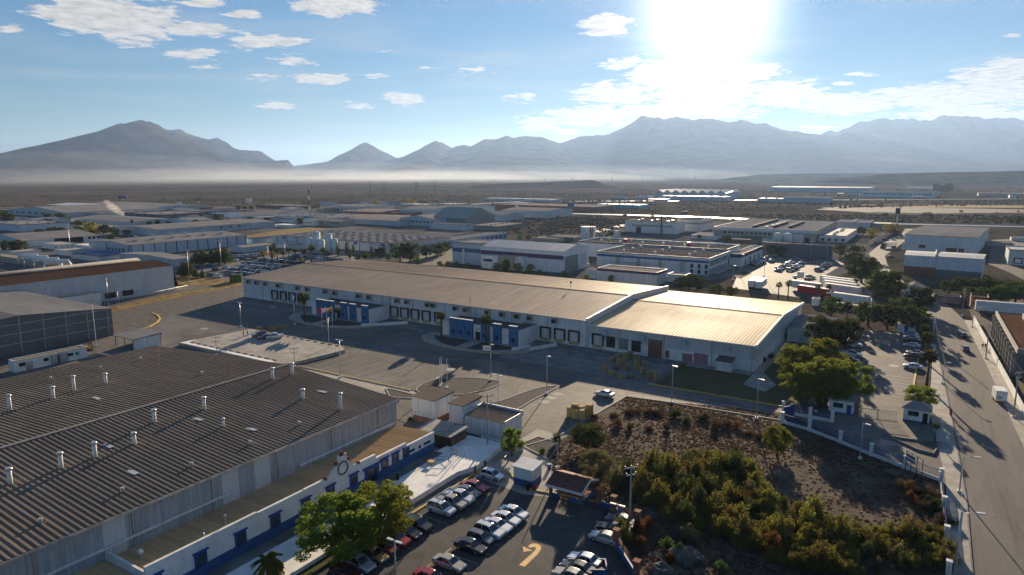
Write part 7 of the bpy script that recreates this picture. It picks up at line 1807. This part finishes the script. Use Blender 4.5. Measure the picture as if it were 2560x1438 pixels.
for kind, px, py, s, lab in [('grey1', 1722, 1352, 1.5, 'round grey-olive cushion bush alone on bare soil, bottom centre'), ('green1', 1668, 1372, 1.1, 'bright green bush by the rubble heap, left one'), ('green1', 1698, 1392, 1.2, 'bright green bush by the rubble heap, right one'), ('green1', 1990, 1400, 1.3, 'bright green cushion bush near the bottom frame edge'), ('rust1', 1600, 1335, 1.4, 'orange-brown bush outside the blue fence corner'), ('rust1', 1622, 1320, 1.2, 'small orange bush beside the concrete pole'),
                             ('olive1', 1552, 1330, 1.2, 'yellow-green bush inside the fence corner'), ('olive2', 1560, 1352, 1.2, 'yellow-green bush climbing the brick pier'), ('rust1', 1600, 1372, 1.2, 'rusty bush outside the lower fence'), ('rust1', 1672, 1405, .9, 'low orange tuft beside the rubble'), ('green1', 1803, 1428, .9, 'small green bush right of the rubble, bottom edge'), ('grey1', 1540, 1215, 2.0, 'large grey shrub right of the broad grey-green tree'), ('dark1', 1395, 1110, 1.2, 'dark shrub at the gravel bed corner'), ('green1', 1356, 1135, .8, 'small green weed on the gravel bed'),
                             ('brown1', 1905, 905, 1.3, 'dead brown bush on the concrete path by the pale hall'), ('brown1', 1928, 898, 1.1, 'second dead brown bush beside the pale hall wall'), ('olive3', 2045, 1010, 1.2, 'low olive bush under the big round clump'), ('green1', 2215, 742, 1.2, 'pale weed bush at the foot of the large street tree')]:
    x, y = at(px, py); bush(kind, x, y, s, s, lab, None)
x, y = at(1026, 1053); bush('green1', x, y, .9, .6, 'small green weed at the factory fence corner', None)
# low dry weeds, one mass
wd = MB(); rw = random.Random(4)
LP = LOT[:]; BARE = pix((1930, 1180), (2080, 1150), (2230, 1210), (2300, 1290), (2180, 1325), (2020, 1275), (1940, 1230))
cnt = 0
while cnt < 20000:
    x, y = rw.uniform(-57, 5), rw.uniform(58, 146)
    nz = mnoise.noise(Vector((x * .09, y * .09, 3.3)))
    if inside((x, y), BARE) and rw.random() < .72: continue
    if not inside((x, y), LP) or nz < rw.uniform(-.7, .2): continue
    cnt += 1; s = rw.uniform(.07, .24)
    for k in range(3):
        a = rw.uniform(0, 3.14); dx, dy = math.cos(a) * s, math.sin(a) * s; lx_, ly_ = rw.uniform(-.2, .2), rw.uniform(-.2, .2); i = len(wd.v)
        wd.v.extend([(x - dx, y - dy, 0), (x + dx, y + dy, 0), (x + dx * 1.2 + lx_, y + dy * 1.2 + ly_, s * rw.uniform(.3, .75)), (x - dx * 1.2 + lx_, y - dy * 1.2 + ly_, s * rw.uniform(.25, .7))]); wd.face([i, i + 1, i + 2, i + 3])
M_WEED = leaf_mat('dry_weeds', (.095, .066, .042), (.165, .115, .072), .6, (.12, .105, .05))
tag(ob('dry_weeds', wd, M_WEED), kind='stuff')
# creosote scrub on the plain, one mass
sb = MB(); rb = random.Random(8)
ico = [(math.cos(a) * .5, math.sin(a) * .5, z) for z, a in [(0, i * 1.257) for i in range(5)]] 
SCR = [((1240, 590), (1560, 560), (1500, 540), (1260, 552)), ((1400, 545), (1700, 552), (1560, 590), (1300, 600)), ((1690, 505), (2560, 500), (2560, 512), (1700, 530)), ((1800, 535), (2560, 540), (2560, 560), (2000, 552)), ((0, 495), (2560, 470), (2560, 500), (0, 520)), ((440, 500), (1500, 480), (1500, 505), (440, 515)), ((1400, 500), (1640, 500), (1640, 535), (1400, 530))]
for q in SCR:
    P = pix(*q)
    for k in range(650):
        u, v = rb.random(), rb.random()
        x = (1 - u) * ((1 - v) * P[0][0] + v * P[3][0]) + u * ((1 - v) * P[1][0] + v * P[2][0]); y = (1 - u) * ((1 - v) * P[0][1] + v * P[3][1]) + u * ((1 - v) * P[1][1] + v * P[2][1])
        if any(abs(x - o.location.x) < DIM[o][0] + 3 and abs(y - o.location.y) < DIM[o][1] + 3 for o in DIM): continue
        r_ = rb.uniform(.5, 1.5) * (1 + max(0, y - 700) / 1800); sb.ball(x, y, r_ * .3, r_ * rb.uniform(.8, 1.4), r_, r_ * .62, 6, 4)
tag(ob('plain_scrub', sb, mat('plain_scrub', (.055, .05, .034), .95, col2=(.075, .055, .032), scale=.05, grain=.5, bump=.3, bscale=1.5, spec=.05)), kind='stuff')
for o in TP.values(): kill(o)
g = MB(); gx0, gy0 = at(577, 704); gx1, gy1 = at(606, 705); 
o = ob('hedge', MB().box(0, math.hypot(gx1 - gx0, gy1 - gy0), -.8, .8, 0, 3.4), mat('clipped_hedge', (.06, .11, .02), .9, var=.5, scale=1.5, bump=.3, bscale=3, grain=.5), None, (gx0, gy0, 0), math.atan2(gy1 - gy0, gx1 - gx0)); tag(o, 'bright green clipped hedge at the far corner of the long hall', 'hedge')

# ---------------------------------------------------------------- poles, lamps, signs
M_POLE = mat('concrete_pole', (.34, .33, .31), .85, var=.15)
M_LAMP = mat('lamp_housing', (.55, .56, .56), .5)


def pole(name, label, px, py, top, kind='lamp', arm=(1, 0), m=None, r=.11, group=None):
    x, y = at(px, py); h = max(2.0, height_at(px, top, x, y)); t = thing(name, label, {'lamp': 'street lamp', 'double': 'street lamp', 'cross': 'utility pole', 'bare': 'pole', 'solar': 'street lamp'}[kind], (x, y, 0), group=group)
    ob('post', MB().cyl(0, 0, 0, h, r, r * .65, 8), m or M_GALV, t); ob('footing', MB().box(-.3, .3, -.3, .3, -.02, .45), M_WPAINT, t)
    hd = MB(); hd.box(-.45, .45, -.18, .18, -.06, .08)
    if kind == 'lamp':
        a = math.atan2(arm[1], arm[0]); L = math.hypot(*arm); ob('arm', MB().tube([(0, 0, h - .3), (arm[0], arm[1], h)], .05, 5), m or M_GALV, t); ob('lamp_head', hd, M_LAMP, t, (arm[0], arm[1], h), a)
    elif kind == 'double':
        ob('arm', MB().tube([(-.7, 0, h), (.7, 0, h)], .05, 5), M_GALV, t); [ob('lamp_head', hd, M_LAMP, t, (s * .7, 0, h - .02)) for s in (-1, 1)]
    elif kind == 'solar':
        ob('solar_panel', MB().box(-.9, .9, -.03, .03, -.6, .6), M_ROOFW, t, (0, 0, h)).rotation_euler = (R(-50), 0, R(35)); ob('lamp_head', hd, M_LAMP, t, (.4, 0, h - 1))
    elif kind == 'cross':
        for z, L in ((h - .2, 1.1), (h - 1.3, .8)):
            cb2 = ob('crossarm', MB().box(-L, L, -.07, .07, -.07, .07), M_POLE, t, (0, 0, z), HEAD + R(20)); rep('insulator', MB().cyl(0, 0, .07, .35, .05, .08, 6), M_BROWNI, cb2, [(-L * .9, 0, 0), (0, .0, 0), (L * .9, 0, 0)])
    return t


M_BROWNI = mat('insulator', (.12, .06, .04), .4)
YL = 'lamp posts of the yard'
for px, py, top, kd, lab in [(241, 866, 764, 'lamp', 'tall white lamp post before the dark mesh hall'), (603, 818, 757, 'double', 'lamp post at the left corner of the raised car park'), (737, 812, 742, 'lamp', 'lamp post between dock doors and the planted island'), (823, 874, 794, 'lamp', 'lamp post at the right corner of the raised car park'),
                             (852, 944, 850, 'double', 'lamp post at the kerb of the striped car park'), (1367, 985, 889, 'lamp', 'lamp post at the tip of the long gravel island'), (1245, 1038, 938, 'double', 'lamp post at the lower end of the long gravel island'), (1679, 1008, 914, 'lamp', 'lamp post on the lane beside the lot fence, middle'), (1891, 1048, 947, 'lamp', 'lamp post on the lane nearest the blue gate')]:
    pole('lamp_post', lab, px, py, top, kd, (.8, -.4), M_WPAINT if px < 300 else None, .12, YL)
t = pole('lamp_post', 'lamp post carrying a white company sign board before the nearer front office', 1227, 952, 861, 'lamp', (.5, 0), None, .12, YL)
h = height_at(1227, 861, t.location.x, t.location.y)
sg = ob('sign_board', MB().box(-1.6, .1, -.06, .06, -1.0, .1), M_WPAINT, t, (-.2, -.15, h - .5), HEAD); ob('sign_lettering', MB().box(-1.35, -.1, -.07, -.062, -.55, -.35), M_BPAINT, sg)
for px, py, top, kd, lab, rad in [(1219, 1122, 988, 'cross', 'grey utility pole with T-shaped top beside the ribbed-roof shed', .17), (542, 888, 843, 'cross', 'utility pole with crossarm behind the factory ridge, left', .13), (737, 918, 870, 'cross', 'utility pole with crossarm by the factory corner', .13),
                                  (1574, 1312, 1166, 'cross', 'concrete utility pole with white crossarm at the fence corner', .22), (1394, 1172, 1098, 'bare', 'slim white pole behind the tiled shelter', .1),
                                  (2464, 897, 812, 'cross', 'utility pole on the right pavement behind the two walkers', .15), (2405, 790, 722, 'cross', 'utility pole at the far end of the right pavement', .15), (2430, 818, 768, 'lamp', 'street lamp leaning over the right pavement, far end', .12), (2533, 1044, 930, 'cross', 'utility pole behind the small white trailer', .16),
                                  (2398, 1232, 1140, 'lamp', 'street lamp with long arm on the left pavement by the fence end', .12), (2384, 1460, 1278, 'lamp', 'concrete pole with lamp arm at the bottom of the left pavement', .2), (2330, 866, 790, 'bare', 'utility pole left of the road under the palms', .14), (2356, 960, 905, 'lamp', 'small street lamp on the left pavement', .09), (2150, 1148, 1058, 'lamp', 'slim lamp post behind the white railing fence', .09),
                                  (1543, 1300, 1262, 'double', 'small twin lamp in the lower car park by the shaded cars', .08), (990, 1478, 1352, 'double', 'blue-white lamp post in front of the red cars', .11), (360, 1470, 1385, 'bare', 'dark post with round white lamp at the office wing end', .12),
                                  (1910, 692, 640, 'lamp', 'lamp post before the purple fascia annex', .1), (1852, 690, 636, 'lamp', 'lamp post at the slit-window corner lawn', .1), (1832, 700, 664, 'lamp', 'lamp post on the small lawn', .1), (2025, 655, 606, 'lamp', 'lamp post above the right column of the middle park', .1), (2066, 658, 608, 'lamp', 'tall lamp at the right end of the dark retaining wall', .1),
                                  (1645, 700, 680, 'double', 'lamp post in front of the purple fascia store', .1), (474, 705, 626, 'solar', 'solar lamp post left of the far car park', .1), (555, 690, 602, 'solar', 'solar lamp post behind the dark pines', .1), (672, 668, 616, 'solar', 'solar lamp post among the far car park rows', .1), (714, 664, 606, 'solar', 'solar lamp post by the process tanks', .1),
                                  (232, 780, 702, 'cross', 'utility pole left of the plant room', .13), (272, 762, 695, 'bare', 'grey pole right of the plant room', .12), (297, 770, 724, 'solar', 'solar lamp post before the long grey shed', .1), (124, 780, 722, 'solar', 'solar lamp post above the dark mesh hall', .1), (180, 660, 560, 'bare', 'tall dark pole in the left middle distance', .16), (5, 660, 560, 'bare', 'tall grey pole at the left frame edge', .16)]:
    pole('utility_pole' if kd in ('cross', 'bare') else 'lamp_post', lab, px, py, top, kd, (1.9, .5) if 'arm' in lab or 'leaning' in lab else (.8, -.3), M_POLE if kd == 'cross' else None, rad)
o = tag(ob('globe_lamp', MB().ball(0, 0, 0, .35), M_WPAINT), 'round white globe lamp on the dark post at the office wing', 'lamp'); x, y = at(360, 1470); o.location = (x, y, height_at(360, 1385, x, y) + .3)


def cable(label, pts, sag=.8, r=.014):
    b = MB()
    for p, q in zip(pts, pts[1:]):
        P, Q = Vector(p), Vector(q); b.tube([tuple(P.lerp(Q, i / 10) + Vector((0, 0, -sag * 4 * (i / 10) * (1 - i / 10)))) for i in range(11)], r, 4, False)
    tag(ob('power_cable', b, M_BLACK), label, 'cable')


def tip(px, py, top, dx=0.0, dz=-.1): x, y = at(px, py); return (x + dx, y, height_at(px, top, x, y) + dz)


for dx, lab in ((-.9, 'outer left'), (0, 'middle'), (.9, 'outer right')): cable('%s power cable strung over the right pavement poles' % lab, [tip(2405, 790, 722, dx), tip(2464, 897, 812, dx), tip(2533, 1044, 930, dx), (tip(2533, 1044, 930)[0] + 5 + dx, 110, 10)], 1.0)
for dz, lab in ((-.3, 'upper'), (-1.2, 'lower')): cable('%s cable along the left pavement of the road' % lab, [tip(2330, 866, 790, 0, dz), tip(2356, 960, 905, 0, dz + 1), tip(2398, 1232, 1140, 0, dz + .6), tip(2384, 1460, 1278, 0, dz)], .7)
for dz, lab in ((-.2, 'upper'), (-1.3, 'lower')): cable('%s cable from the concrete pole across the scrub lot' % lab, [tip(1574, 1312, 1166, .6, dz), (-8, 64, 7.5)], 1.0)
cable('cable from the concrete pole to the slim white pole', [tip(1574, 1312, 1166, -.6, -.2), tip(1394, 1172, 1098)], .6)
# flags
for px, top, col, lab, grp in [(806, 770, (.45, .02, .06), 'dark red flag on the left of three white flagpoles', 1), (818, 769, (.72, .72, .74), 'white flag on the middle of three white flagpoles', 2), (832, 768, None, 'yellow, red and green flag on the right of three flagpoles', 3)]:
    x, y = at(px, 827); h = height_at(px, top, x, y); t = thing('flagpole', lab, 'flag', (x, y, .2), group='flags before the farther front office')
    ob('post', MB().cyl(0, 0, 0, h, .08, .05, 8), M_WPAINT, t)
    def fl(z0, z1):
        b = MB()
        for i in range(6):
            f0, f1 = i / 6, (i + 1) / 6
            wv = lambda f: .18 * math.sin(f * 7)
            b.poly([(-2.2 * f0 - .06, wv(f0), z0 - .9 * f0), (-2.2 * f1 - .06, wv(f1), z0 - .9 * f1), (-2.2 * f1 - .06, wv(f1), z1 - .9 * f1), (-2.2 * f0 - .06, wv(f0), z1 - .9 * f0)])
        return b
    if col: ob('flag_cloth', fl(h - 1.6, h - .1), mat('flag_cloth', col, .8), t)
    else:
        for i, c in enumerate(((.04, .22, .06), (.45, .03, .02), (.62, .42, .03))): ob('flag_stripe', fl(h - 1.6 + i * .5, h - 1.1 + i * .5), mat('flag_cloth', c, .8), t)
for px, py, top, lab in ((1100, 967, 896, 'left bare white flagpole on the gravel island'), (1104, 962, 892, 'middle bare flagpole on the gravel island'), (1118, 971, 896, 'right bare white flagpole on the gravel island')): pole('flagpole', lab, px, py, top, 'bare', m=M_WPAINT, r=.08, group='bare flagpoles of the gravel island')
# manhole discs
mh = MB()
for px, py in ((510, 822), (1102, 945), (1127, 924), (1395, 986), (1380, 995), (1363, 1005), (2235, 915), (2220, 1108)): x, y = at(px, py); mh.prism([(x + 1.3 * math.cos(R(a)), y + 1.3 * math.sin(R(a))) for a in range(0, 360, 24)], .0, .024)
structure('manhole_covers', mh, M_CONC)


# stacked pallets
def pallet_mesh():
    b = MB()
    for i in range(6): b.box(-.6, .6, -.5 + i * .18, -.5 + i * .18 + .11, .11, .14)
    for y_ in (-.45, 0, .45): b.box(-.6, .6, y_ - .05, y_ + .05, .025, .11)
    for i in range(3): b.box(-.6, .6, -.5 + i * .4, -.4 + i * .4, 0, .025)
    return b


PM = pallet_mesh(); rp = random.Random(6)
M_WOODY = mat('fresh_pallet_wood', (.55, .37, .13), .8, var=.3, scale=2, grain=.2)


def stack(label, x, y, n, rz, group, m, sc=1.0):
    t = thing('pallet_stack', label, 'pallet stack', (x, y, .01), rz, group); t.scale = (sc, sc, sc)
    p = ob('pallet', PM, m, t)
    for i in range(1, n): c = p.copy(); C.objects.link(c); c.parent = t; c.location = (rp.uniform(-.06, .06), rp.uniform(-.05, .05), i * .145)
    return t


x, y = at(1448, 1046)
for i, (dx, dy, n, w) in enumerate(((-2.1, .1, 13, 'left front'), (-.6, -.3, 12, 'middle front'), (.9, -.1, 13, 'right front'), (-1.7, 1.5, 15, 'left rear'), (-.2, 1.4, 14, 'middle rear'), (1.4, 1.9, 17, 'right rear, tallest'))):
    stack('fresh yellow pallet stack at the lane corner, %s of the block' % w, x + dx, y + dy, n, rp.uniform(-.12, .12), 'yellow pallet stacks at the lane corner', M_WOODY, 1.1)
PY = [(1512, 930, 12), (1530, 938, 6), (1548, 918, 14), (1562, 905, 15), (1545, 902, 12), (1575, 898, 13), (1592, 902, 10), (1568, 925, 8), (1590, 925, 14), (1608, 935, 9), (1622, 945, 10), (1610, 915, 8), (1552, 945, 5), (1638, 950, 12), (1530, 905, 8)]
for i, (px, py, n) in enumerate(sorted(PY)):
    x, y = at(px, py); stack('weathered pallet stack, %s from the left in the shaded pallet yard' % ORD[i], x, y, n, rp.uniform(-.7, .7), 'weathered stacks of the shaded pallet yard', M_WOOD, 1.15)
for i, (px, py, c, lab) in enumerate(((1568, 946, M_BPAINT, 'blue drum among the shaded pallet stacks'), (1542, 925, M_RUST, 'brown crate left in the shaded pallet yard'), (1580, 946, M_RUST, 'rusty bin right of the blue drum'))):
    x, y = at(px, py); b = MB(); b.cyl(0, 0, 0, 1.0, .32, .32, 12) if i == 0 else b.box(-.6, .6, -.5, .5, .0, .9).box(-.65, .65, -.55, .55, .903, .98); tag(ob('drum' if i == 0 else 'crate', b, c, None, (x, y, .01), .3 * i), lab, 'drum' if i == 0 else 'crate')
# rubble
for px, py, s, lab in ((1712, 1395, 1.5, 'largest grey rubble heap at the bottom of the scrub lot'), (1740, 1400, .9, 'small rubble lump right of the large heap'), (1655, 1430, 1.2, 'brown earth lump at the bottom frame edge'), (2230, 1187, .8, 'pale rubble patch below the white railing fence')):
    x, y = at(px, py); b = MB(); b.ball(0, 0, .1, 1.5 * s, 1.2 * s, .8 * s, 14, 9)
    b.v = [tuple(Vector(v) * (1 + .45 * mnoise.fractal(Vector(v) * 1.6 / s + Vector((px, 0, 0)), 1, 2, 4))) for v in b.v]; b.sm = [False] * len(b.sm); tag(ob('rubble_heap', b, M_GRAVEL, None, (x, y, 0)), lab, 'rubble')
# advertisement frame on the fence
x, y = at(2262, 1180); t = thing('sign_frame', 'tall steel sign frame with a red and white banner behind the railing fence', 'sign', (x, y, 0), R(-52))
ob('frame', MB().box(-.05, .05, -.05, .05, 0, 3.9).box(1.25, 1.35, -.05, .05, 0, 3.9).box(2.6, 2.7, -.05, .05, 0, 3.9).box(3.9, 4.0, -.05, .05, 0, 3.9).box(.05, 3.9, -.04, .04, 3.8, 3.9).box(.05, 3.9, -.04, .04, 1.5, 1.6), M_BLACK, t)
ban = ob('banner', MB().box(.1, 2.3, -.09, -.06, 2.3, 3.6), M_WPAINT, t); ob('banner_lettering', MB().box(.2, 2.2, -.10, -.092, 3.05, 3.4), paint(RED), ban); ob('banner_stripe', MB().box(.1, 2.3, -.10, -.092, 2.3, 2.7), M_BPAINT, ban)
# cell tower, pylon sign, billboards
x, y = at(775, 541); h = height_at(775, 462, x, y); t = thing('cell_tower', 'red and white lattice cell tower with antenna clusters, left of centre', 'tower', (x, y, 0))
for seg in range(6):
    b = MB(); z0, z1 = h * seg / 6, h * (seg + 1) / 6
    for a in (0, 120, 240): b.tube([(.9 * math.cos(R(a)), .9 * math.sin(R(a)), z0), (.9 * math.cos(R(a)), .9 * math.sin(R(a)), z1)], .4, 4)
    for k in range(4): zz_ = z0 + (z1 - z0) * k / 4; b.tube([(.9, 0, zz_), (-.45, .78, zz_ + 1), (-.45, -.78, zz_ + 2), (.9, 0, zz_ + 3)], .25, 3)
    ob('mast_section', b, M_RUST if seg % 2 == 0 else M_WPAINT, t)
for z in (h * .99, h * .88, h * .77): rep('antenna_panel', MB().box(-.25, .25, -.4, .4, -1.6, 1.2), M_GALV, t, [(1.7 * math.cos(R(a)), 1.7 * math.sin(R(a)), z) for a in (20, 140, 260)])
x, y = at(2241, 570); h = height_at(2241, 521, x, y); t = thing('pylon_sign', 'tall white pylon sign with dark head box at the far road bend', 'sign', (x, y, 0)); ob('post', MB().cyl(0, 0, 0, h * .72, .7, .6, 10), M_WPAINT, t); ob('sign_box', MB().box(-1.5, 1.5, -1.2, 1.2, h * .72, h), M_BLACK, t, (0, 0, 0), HEAD); ob('sign_cap', MB().box(-1.8, 1.8, -1.4, 1.4, h + .003, h + .8), M_WPAINT, t, (0, 0, 0), HEAD)
for px, py, top, wpx, c, lab in [(307, 505, 490, 16, M_BAND, 'dark billboard in the left distance'), (446, 520, 505, 13, M_WPAINT, 'pale billboard on a white post, left distance'), (498, 512, 496, 15, paint(DRED), 'red and grey billboard, left distance'), (623, 519, 496, 14, M_WPAINT, 'white billboard over a red and white post'), (909, 514, 505, 16, M_WPAINT, 'white billboard left of the golden trees'), (1084, 520, 507, 15, M_WPAINT, 'white billboard right of the golden trees'), (1427, 530, 507, 16, M_BAND, 'dark billboard by the highway, centre'), (1292, 524, 513, 7, M_WPAINT, 'small white billboard on the long red hall'), (1711, 544, 528, 16, mat('green_board', (.02, .16, .08), .6), 'green road sign gantry by the highway'), (2375, 558, 546, 15, paint(ORANGE), 'red-orange billboard on the plain at right'), (2438, 547, 536, 10, M_BAND, 'small blue billboard on the plain at far right')]:
    x, y = at(px, py); h = height_at(px, top, x, y); d = math.hypot(x, y); hw = wpx / 2 * d / FPX; t = thing('billboard', lab, 'billboard', (x, y, 0), HEAD)
    ob('post', MB().cyl(0, 0, 0, h * .62, .35, .35, 8), M_STEEL, t); ob('board', MB().box(-hw, hw, -.3, .3, h * .55, h), c, t); ob('catwalk', MB().box(-hw, hw, -1.0, -.31, h * .55 - .3, h * .55 - .1), M_STEEL, t)
for i, (px, py, top) in enumerate([(925, 474, 454), (960, 472, 456), (1040, 472, 456), (1088, 470, 455), (1178, 468, 452), (1235, 466, 450), (1360, 462, 448), (1430, 460, 446), (1530, 458, 441), (1605, 455, 440), (1736, 450, 436), (1815, 449, 435), (1928, 448, 433), (2017, 447, 430), (2149, 446, 431)]):
    x, y = at(px, py); x, y = x * .75, y * .75; h = min(60, height_at(px, top, x, y) * .8 + 8); b = MB()
    for sx_, sy_ in ((-1, -1), (1, -1), (1, 1), (-1, 1)): b.tube([(sx_ * 2.6, sy_ * 2.6, 0), (sx_ * .4, sy_ * .4, h)], .28, 3)
    for f in (.62, .76, .9): b.box(-5, 5, -.2, .2, h * f, h * f + .5)
    tag(ob('power_pylon', b, M_WALLD, None, (x, y, 0), HEAD), 'lattice power pylon, %s from the left along the far plain' % ORD[i], 'pylon', 'power pylons on the far plain')


# ---------------------------------------------------------------- people
def skin_mesh(name, joints, edges, m, parent=None, sub=1):
    me = bpy.data.meshes.new(name); me.from_pydata([j[:3] for j in joints], edges, []); o = bpy.data.objects.new(name, me); C.objects.link(o)
    md = o.modifiers.new('skin', 'SKIN'); md.use_smooth_shade = True
    for i, j in enumerate(joints): me.skin_vertices[0].data[i].radius = (j[3], j[3] * (j[4] if len(j) > 4 else 1)); me.skin_vertices[0].data[i].use_root = i == 0
    s2 = o.modifiers.new('sub', 'SUBSURF'); s2.levels = sub; s2.render_levels = sub
    me2 = bpy.data.meshes.new_from_object(o.evaluated_get(bpy.context.evaluated_depsgraph_get())); bpy.data.objects.remove(o)
    o = bpy.data.objects.new(name, me2); C.objects.link(o); me2.materials.clear(); me2.materials.append(m); o.parent = parent
    return o


M_SKIN = mat('skin', (.30, .17, .11), .6, var=.05); M_HAIR = mat('hair', (.012, .01, .009), .6)


def person(label, px, py, rz, shirt, trousers, stride=.12, z=.0, arm=.06, group=None):
    x, y = at(px, py, z); t = thing('person', label, 'person', (x, y, z), rz, group)
    s = stride
    J = [(0, 0, .95, .14), (0, 0, 1.15, .125), (0, 0, 1.38, .15), (0, 0, 1.48, .065), (.02, 0, 1.56, .085), (.02, 0, 1.68, .09), (0, .19, 1.40, .055), (.03 + arm, .26, 1.14, .045), (.1 + arm, .27, .90, .035), (.13 + arm, .27, .80, .03), (0, -.19, 1.40, .055), (-.03, -.26, 1.14, .045), (.04, -.27, .90, .035), (.07, -.27, .80, .03),
         (0, .10, .90, .09), (s * .6, .11, .50, .065), (s * .8, .11, .10, .045), (s * .8 + .16, .11, .04, .035), (0, -.10, .90, .09), (-s * .5, -.11, .50, .065), (-s * 1.1, -.11, .10, .045), (-s * 1.1 + .16, -.11, .04, .035)]
    E_ = [(0, 1), (1, 2), (2, 3), (3, 4), (4, 5), (2, 6), (6, 7), (7, 8), (8, 9), (2, 10), (10, 11), (11, 12), (12, 13), (0, 14), (14, 15), (15, 16), (16, 17), (0, 18), (18, 19), (19, 20), (20, 21)]
    skin_mesh('body', J, E_, M_SKIN, t)
    g_ = lambda i, k: (*J[i][:3], J[i][3] * k)
    skin_mesh('shirt', [g_(0, 1.12), g_(1, 1.2), g_(2, 1.12), g_(6, 1.35), g_(7, 1.3), g_(10, 1.35), g_(11, 1.3)], [(0, 1), (1, 2), (2, 3), (3, 4), (2, 5), (5, 6)], shirt, t)
    skin_mesh('trousers', [g_(0, 1.1), g_(14, 1.15), g_(15, 1.25), g_(16, 1.5), g_(18, 1.15), g_(19, 1.25), g_(20, 1.5)], [(0, 1), (1, 2), (2, 3), (0, 4), (4, 5), (5, 6)], trousers, t)
    ob('hair', MB().ball(0, 0, 0, .105, .1, .09, 8, 6), M_HAIR, t, (0.0, 0, 1.71))
    return t


cl = lambda c: mat('cloth', c, .85)
DK, NV, WHs, RDs = cl((.02, .022, .03)), cl((.03, .045, .09)), cl((.6, .6, .6)), cl((.4, .04, .04))
person('standing person in a blue-grey shirt by the curved end of the white ramp', 1188, 1186, 2.2, cl((.10, .13, .19)), DK, .05)
person('person in dark clothes just behind, near the lone white hatchback', 1213, 1172, 2.5, DK, DK, .06)
person('left one of two dark-clothed people on the raised car park', 609, 840, 1.0, DK, NV, .1, .905); person('right one of two dark-clothed people on the raised car park', 619, 839, 1.4, DK, DK, .12, .905)
person('person in a red shirt standing behind the three parked cars', 643, 828, 4.0, RDs, DK, .05, .905); person('person in a white shirt beside the red-shirted one', 650, 827, 4.2, WHs, NV, .05, .905)
person('left one of two dark-clothed walkers on the right pavement', 2456, 872, 1.7, DK, NV, .2, .13); person('right one of two dark-clothed walkers on the right pavement', 2463, 872, 1.7, NV, DK, .22, .13)
person('rider in a red jacket on the small motorcycle', 2376, 1040, 1.75, RDs, DK, .1, .28)
# wire mesh fence behind the factory corner
railing('black wire fence with posts behind the two white box houses', [at(1000, 1040), at(1092, 1080), at(1160, 1105)], 2.2, 0, 2.4, M_STEEL, 5, 'wire_fence', 'fence')
railing('black security fence along the back of the white forecourt', [at(1088, 1128), at(1125, 1112), at(1168, 1092)], 2.6, .85, 1.6, M_BLACK, 4, 'wire_fence', 'fence')
railing('yellow pipe rail on the edge of the raised car park', [(-142.6, 114), (-140.8, 118.6), (-139.2, 133.4)], 1.0, .9, 2.5, M_YELF)
railing('low pipe handrails across the pale forecourt path beside the kiosk', [at(1240, 1175), at(1268, 1142)], 1.0, 0, 1.2, M_GALV)
railing('low wire fence along the lane at the lot edge', pix((1565, 990), (1650, 1001), (1800, 1028), (1953, 1056)), 1.6, 0, 3, M_GALV, 2, 'wire_fence', 'fence')
b = MB(); b.box(-.8, .8, -.8, .8, 0, .16); 
bs = MB(); bs.box(-.9, .9, -.1, .1, 0, .14)
bo = ob('wheel_stop', bs, mat('brown_wheel_stop', (.28, .14, .05), .85)); bo.location = (-183, 115.9, .905); tag(bo, 'brown wheel stop in the near row of the raised car park', 'wheel stop', 'wheel stops of the raised car park')
for i in range(1, 13): c = bo.copy(); C.objects.link(c); c.location = (-183 + i * 3, 115.9, .905)
for i in range(11): c = bo.copy(); C.objects.link(c); c.location = (-171 + i * 3, 135.6, .905); c['label'] = 'brown wheel stop in the far row of the raised car park'
bo = ob('wheel_stop', bs, M_YELF); bo.location = (-139, 117.8, .0); tag(bo, 'faded yellow wheel stop along the striped car park kerb', 'wheel stop', 'wheel stops of the striped car park')
for i in range(1, 20): c = bo.copy(); C.objects.link(c); c.location = (-139 + i * 1.95, 117.8, 0)

# ---------------------------------------------------------------- steam and ground mist
def puff(name, x, y, z, rx, ry, rz_, dens, col, aniso, rot=HEAD):
    b = MB(); b.ball(0, 0, 0, rx, ry, rz_, 24, 12)
    m = bpy.data.materials.new(name); m.use_nodes = True; N = NT(m.node_tree); N.n.remove(N.n['Principled BSDF']); v = N.n.new('ShaderNodeVolumePrincipled')
    v.inputs['Color'].default_value = (*col, 1); v.inputs['Density'].default_value = dens; v.inputs['Anisotropy'].default_value = aniso; N.l.new(v.outputs[0], N.n['Material Output'].inputs['Volume'])
    try: m.cycles.homogeneous_volume = True
    except Exception: pass
    return tag(ob(name, b, m, None, (x, y, z), rot), kind='stuff')


x, y = at(284, 545)
for dx, dz, r_ in ((0, 12, 4.5), (4, 9, 4), (9, 6, 3.6), (14, 4, 3), (-3, 15, 3.4), (-7, 18, 3)): puff('steam', x + dx, y + dx * .3, dz, r_ * 1.5, r_, r_ * .7, .035, (1, .98, .95), .4)
rm_ = random.Random(2)
for px, D, rx, ry, rz_, de in ((-150, 3300, 1100, 1250, 85, 3.5e-5), (150, 5600, 1900, 900, 230, 4.5e-5), (330, 3600, 1000, 1350, 75, 4.5e-5), (620, 4100, 1100, 1500, 85, 5e-5), (800, 5800, 1700, 900, 150, 5e-5), (900, 4300, 1200, 1400, 75, 6e-5), (1200, 4700, 1300, 1400, 70, 6e-5), (1400, 6400, 1900, 900, 130, 5e-5), (1700, 6800, 1500, 900, 90, 4e-5), (2050, 8400, 1900, 900, 280, 4e-5), (450, 6400, 1200, 700, 160, 4e-5)):
    x, y, _ = ray_at(px, 433, D); puff('mist', x, y, 0, rx, ry, rz_, de * .75, (.88, .94, 1.0), .5)
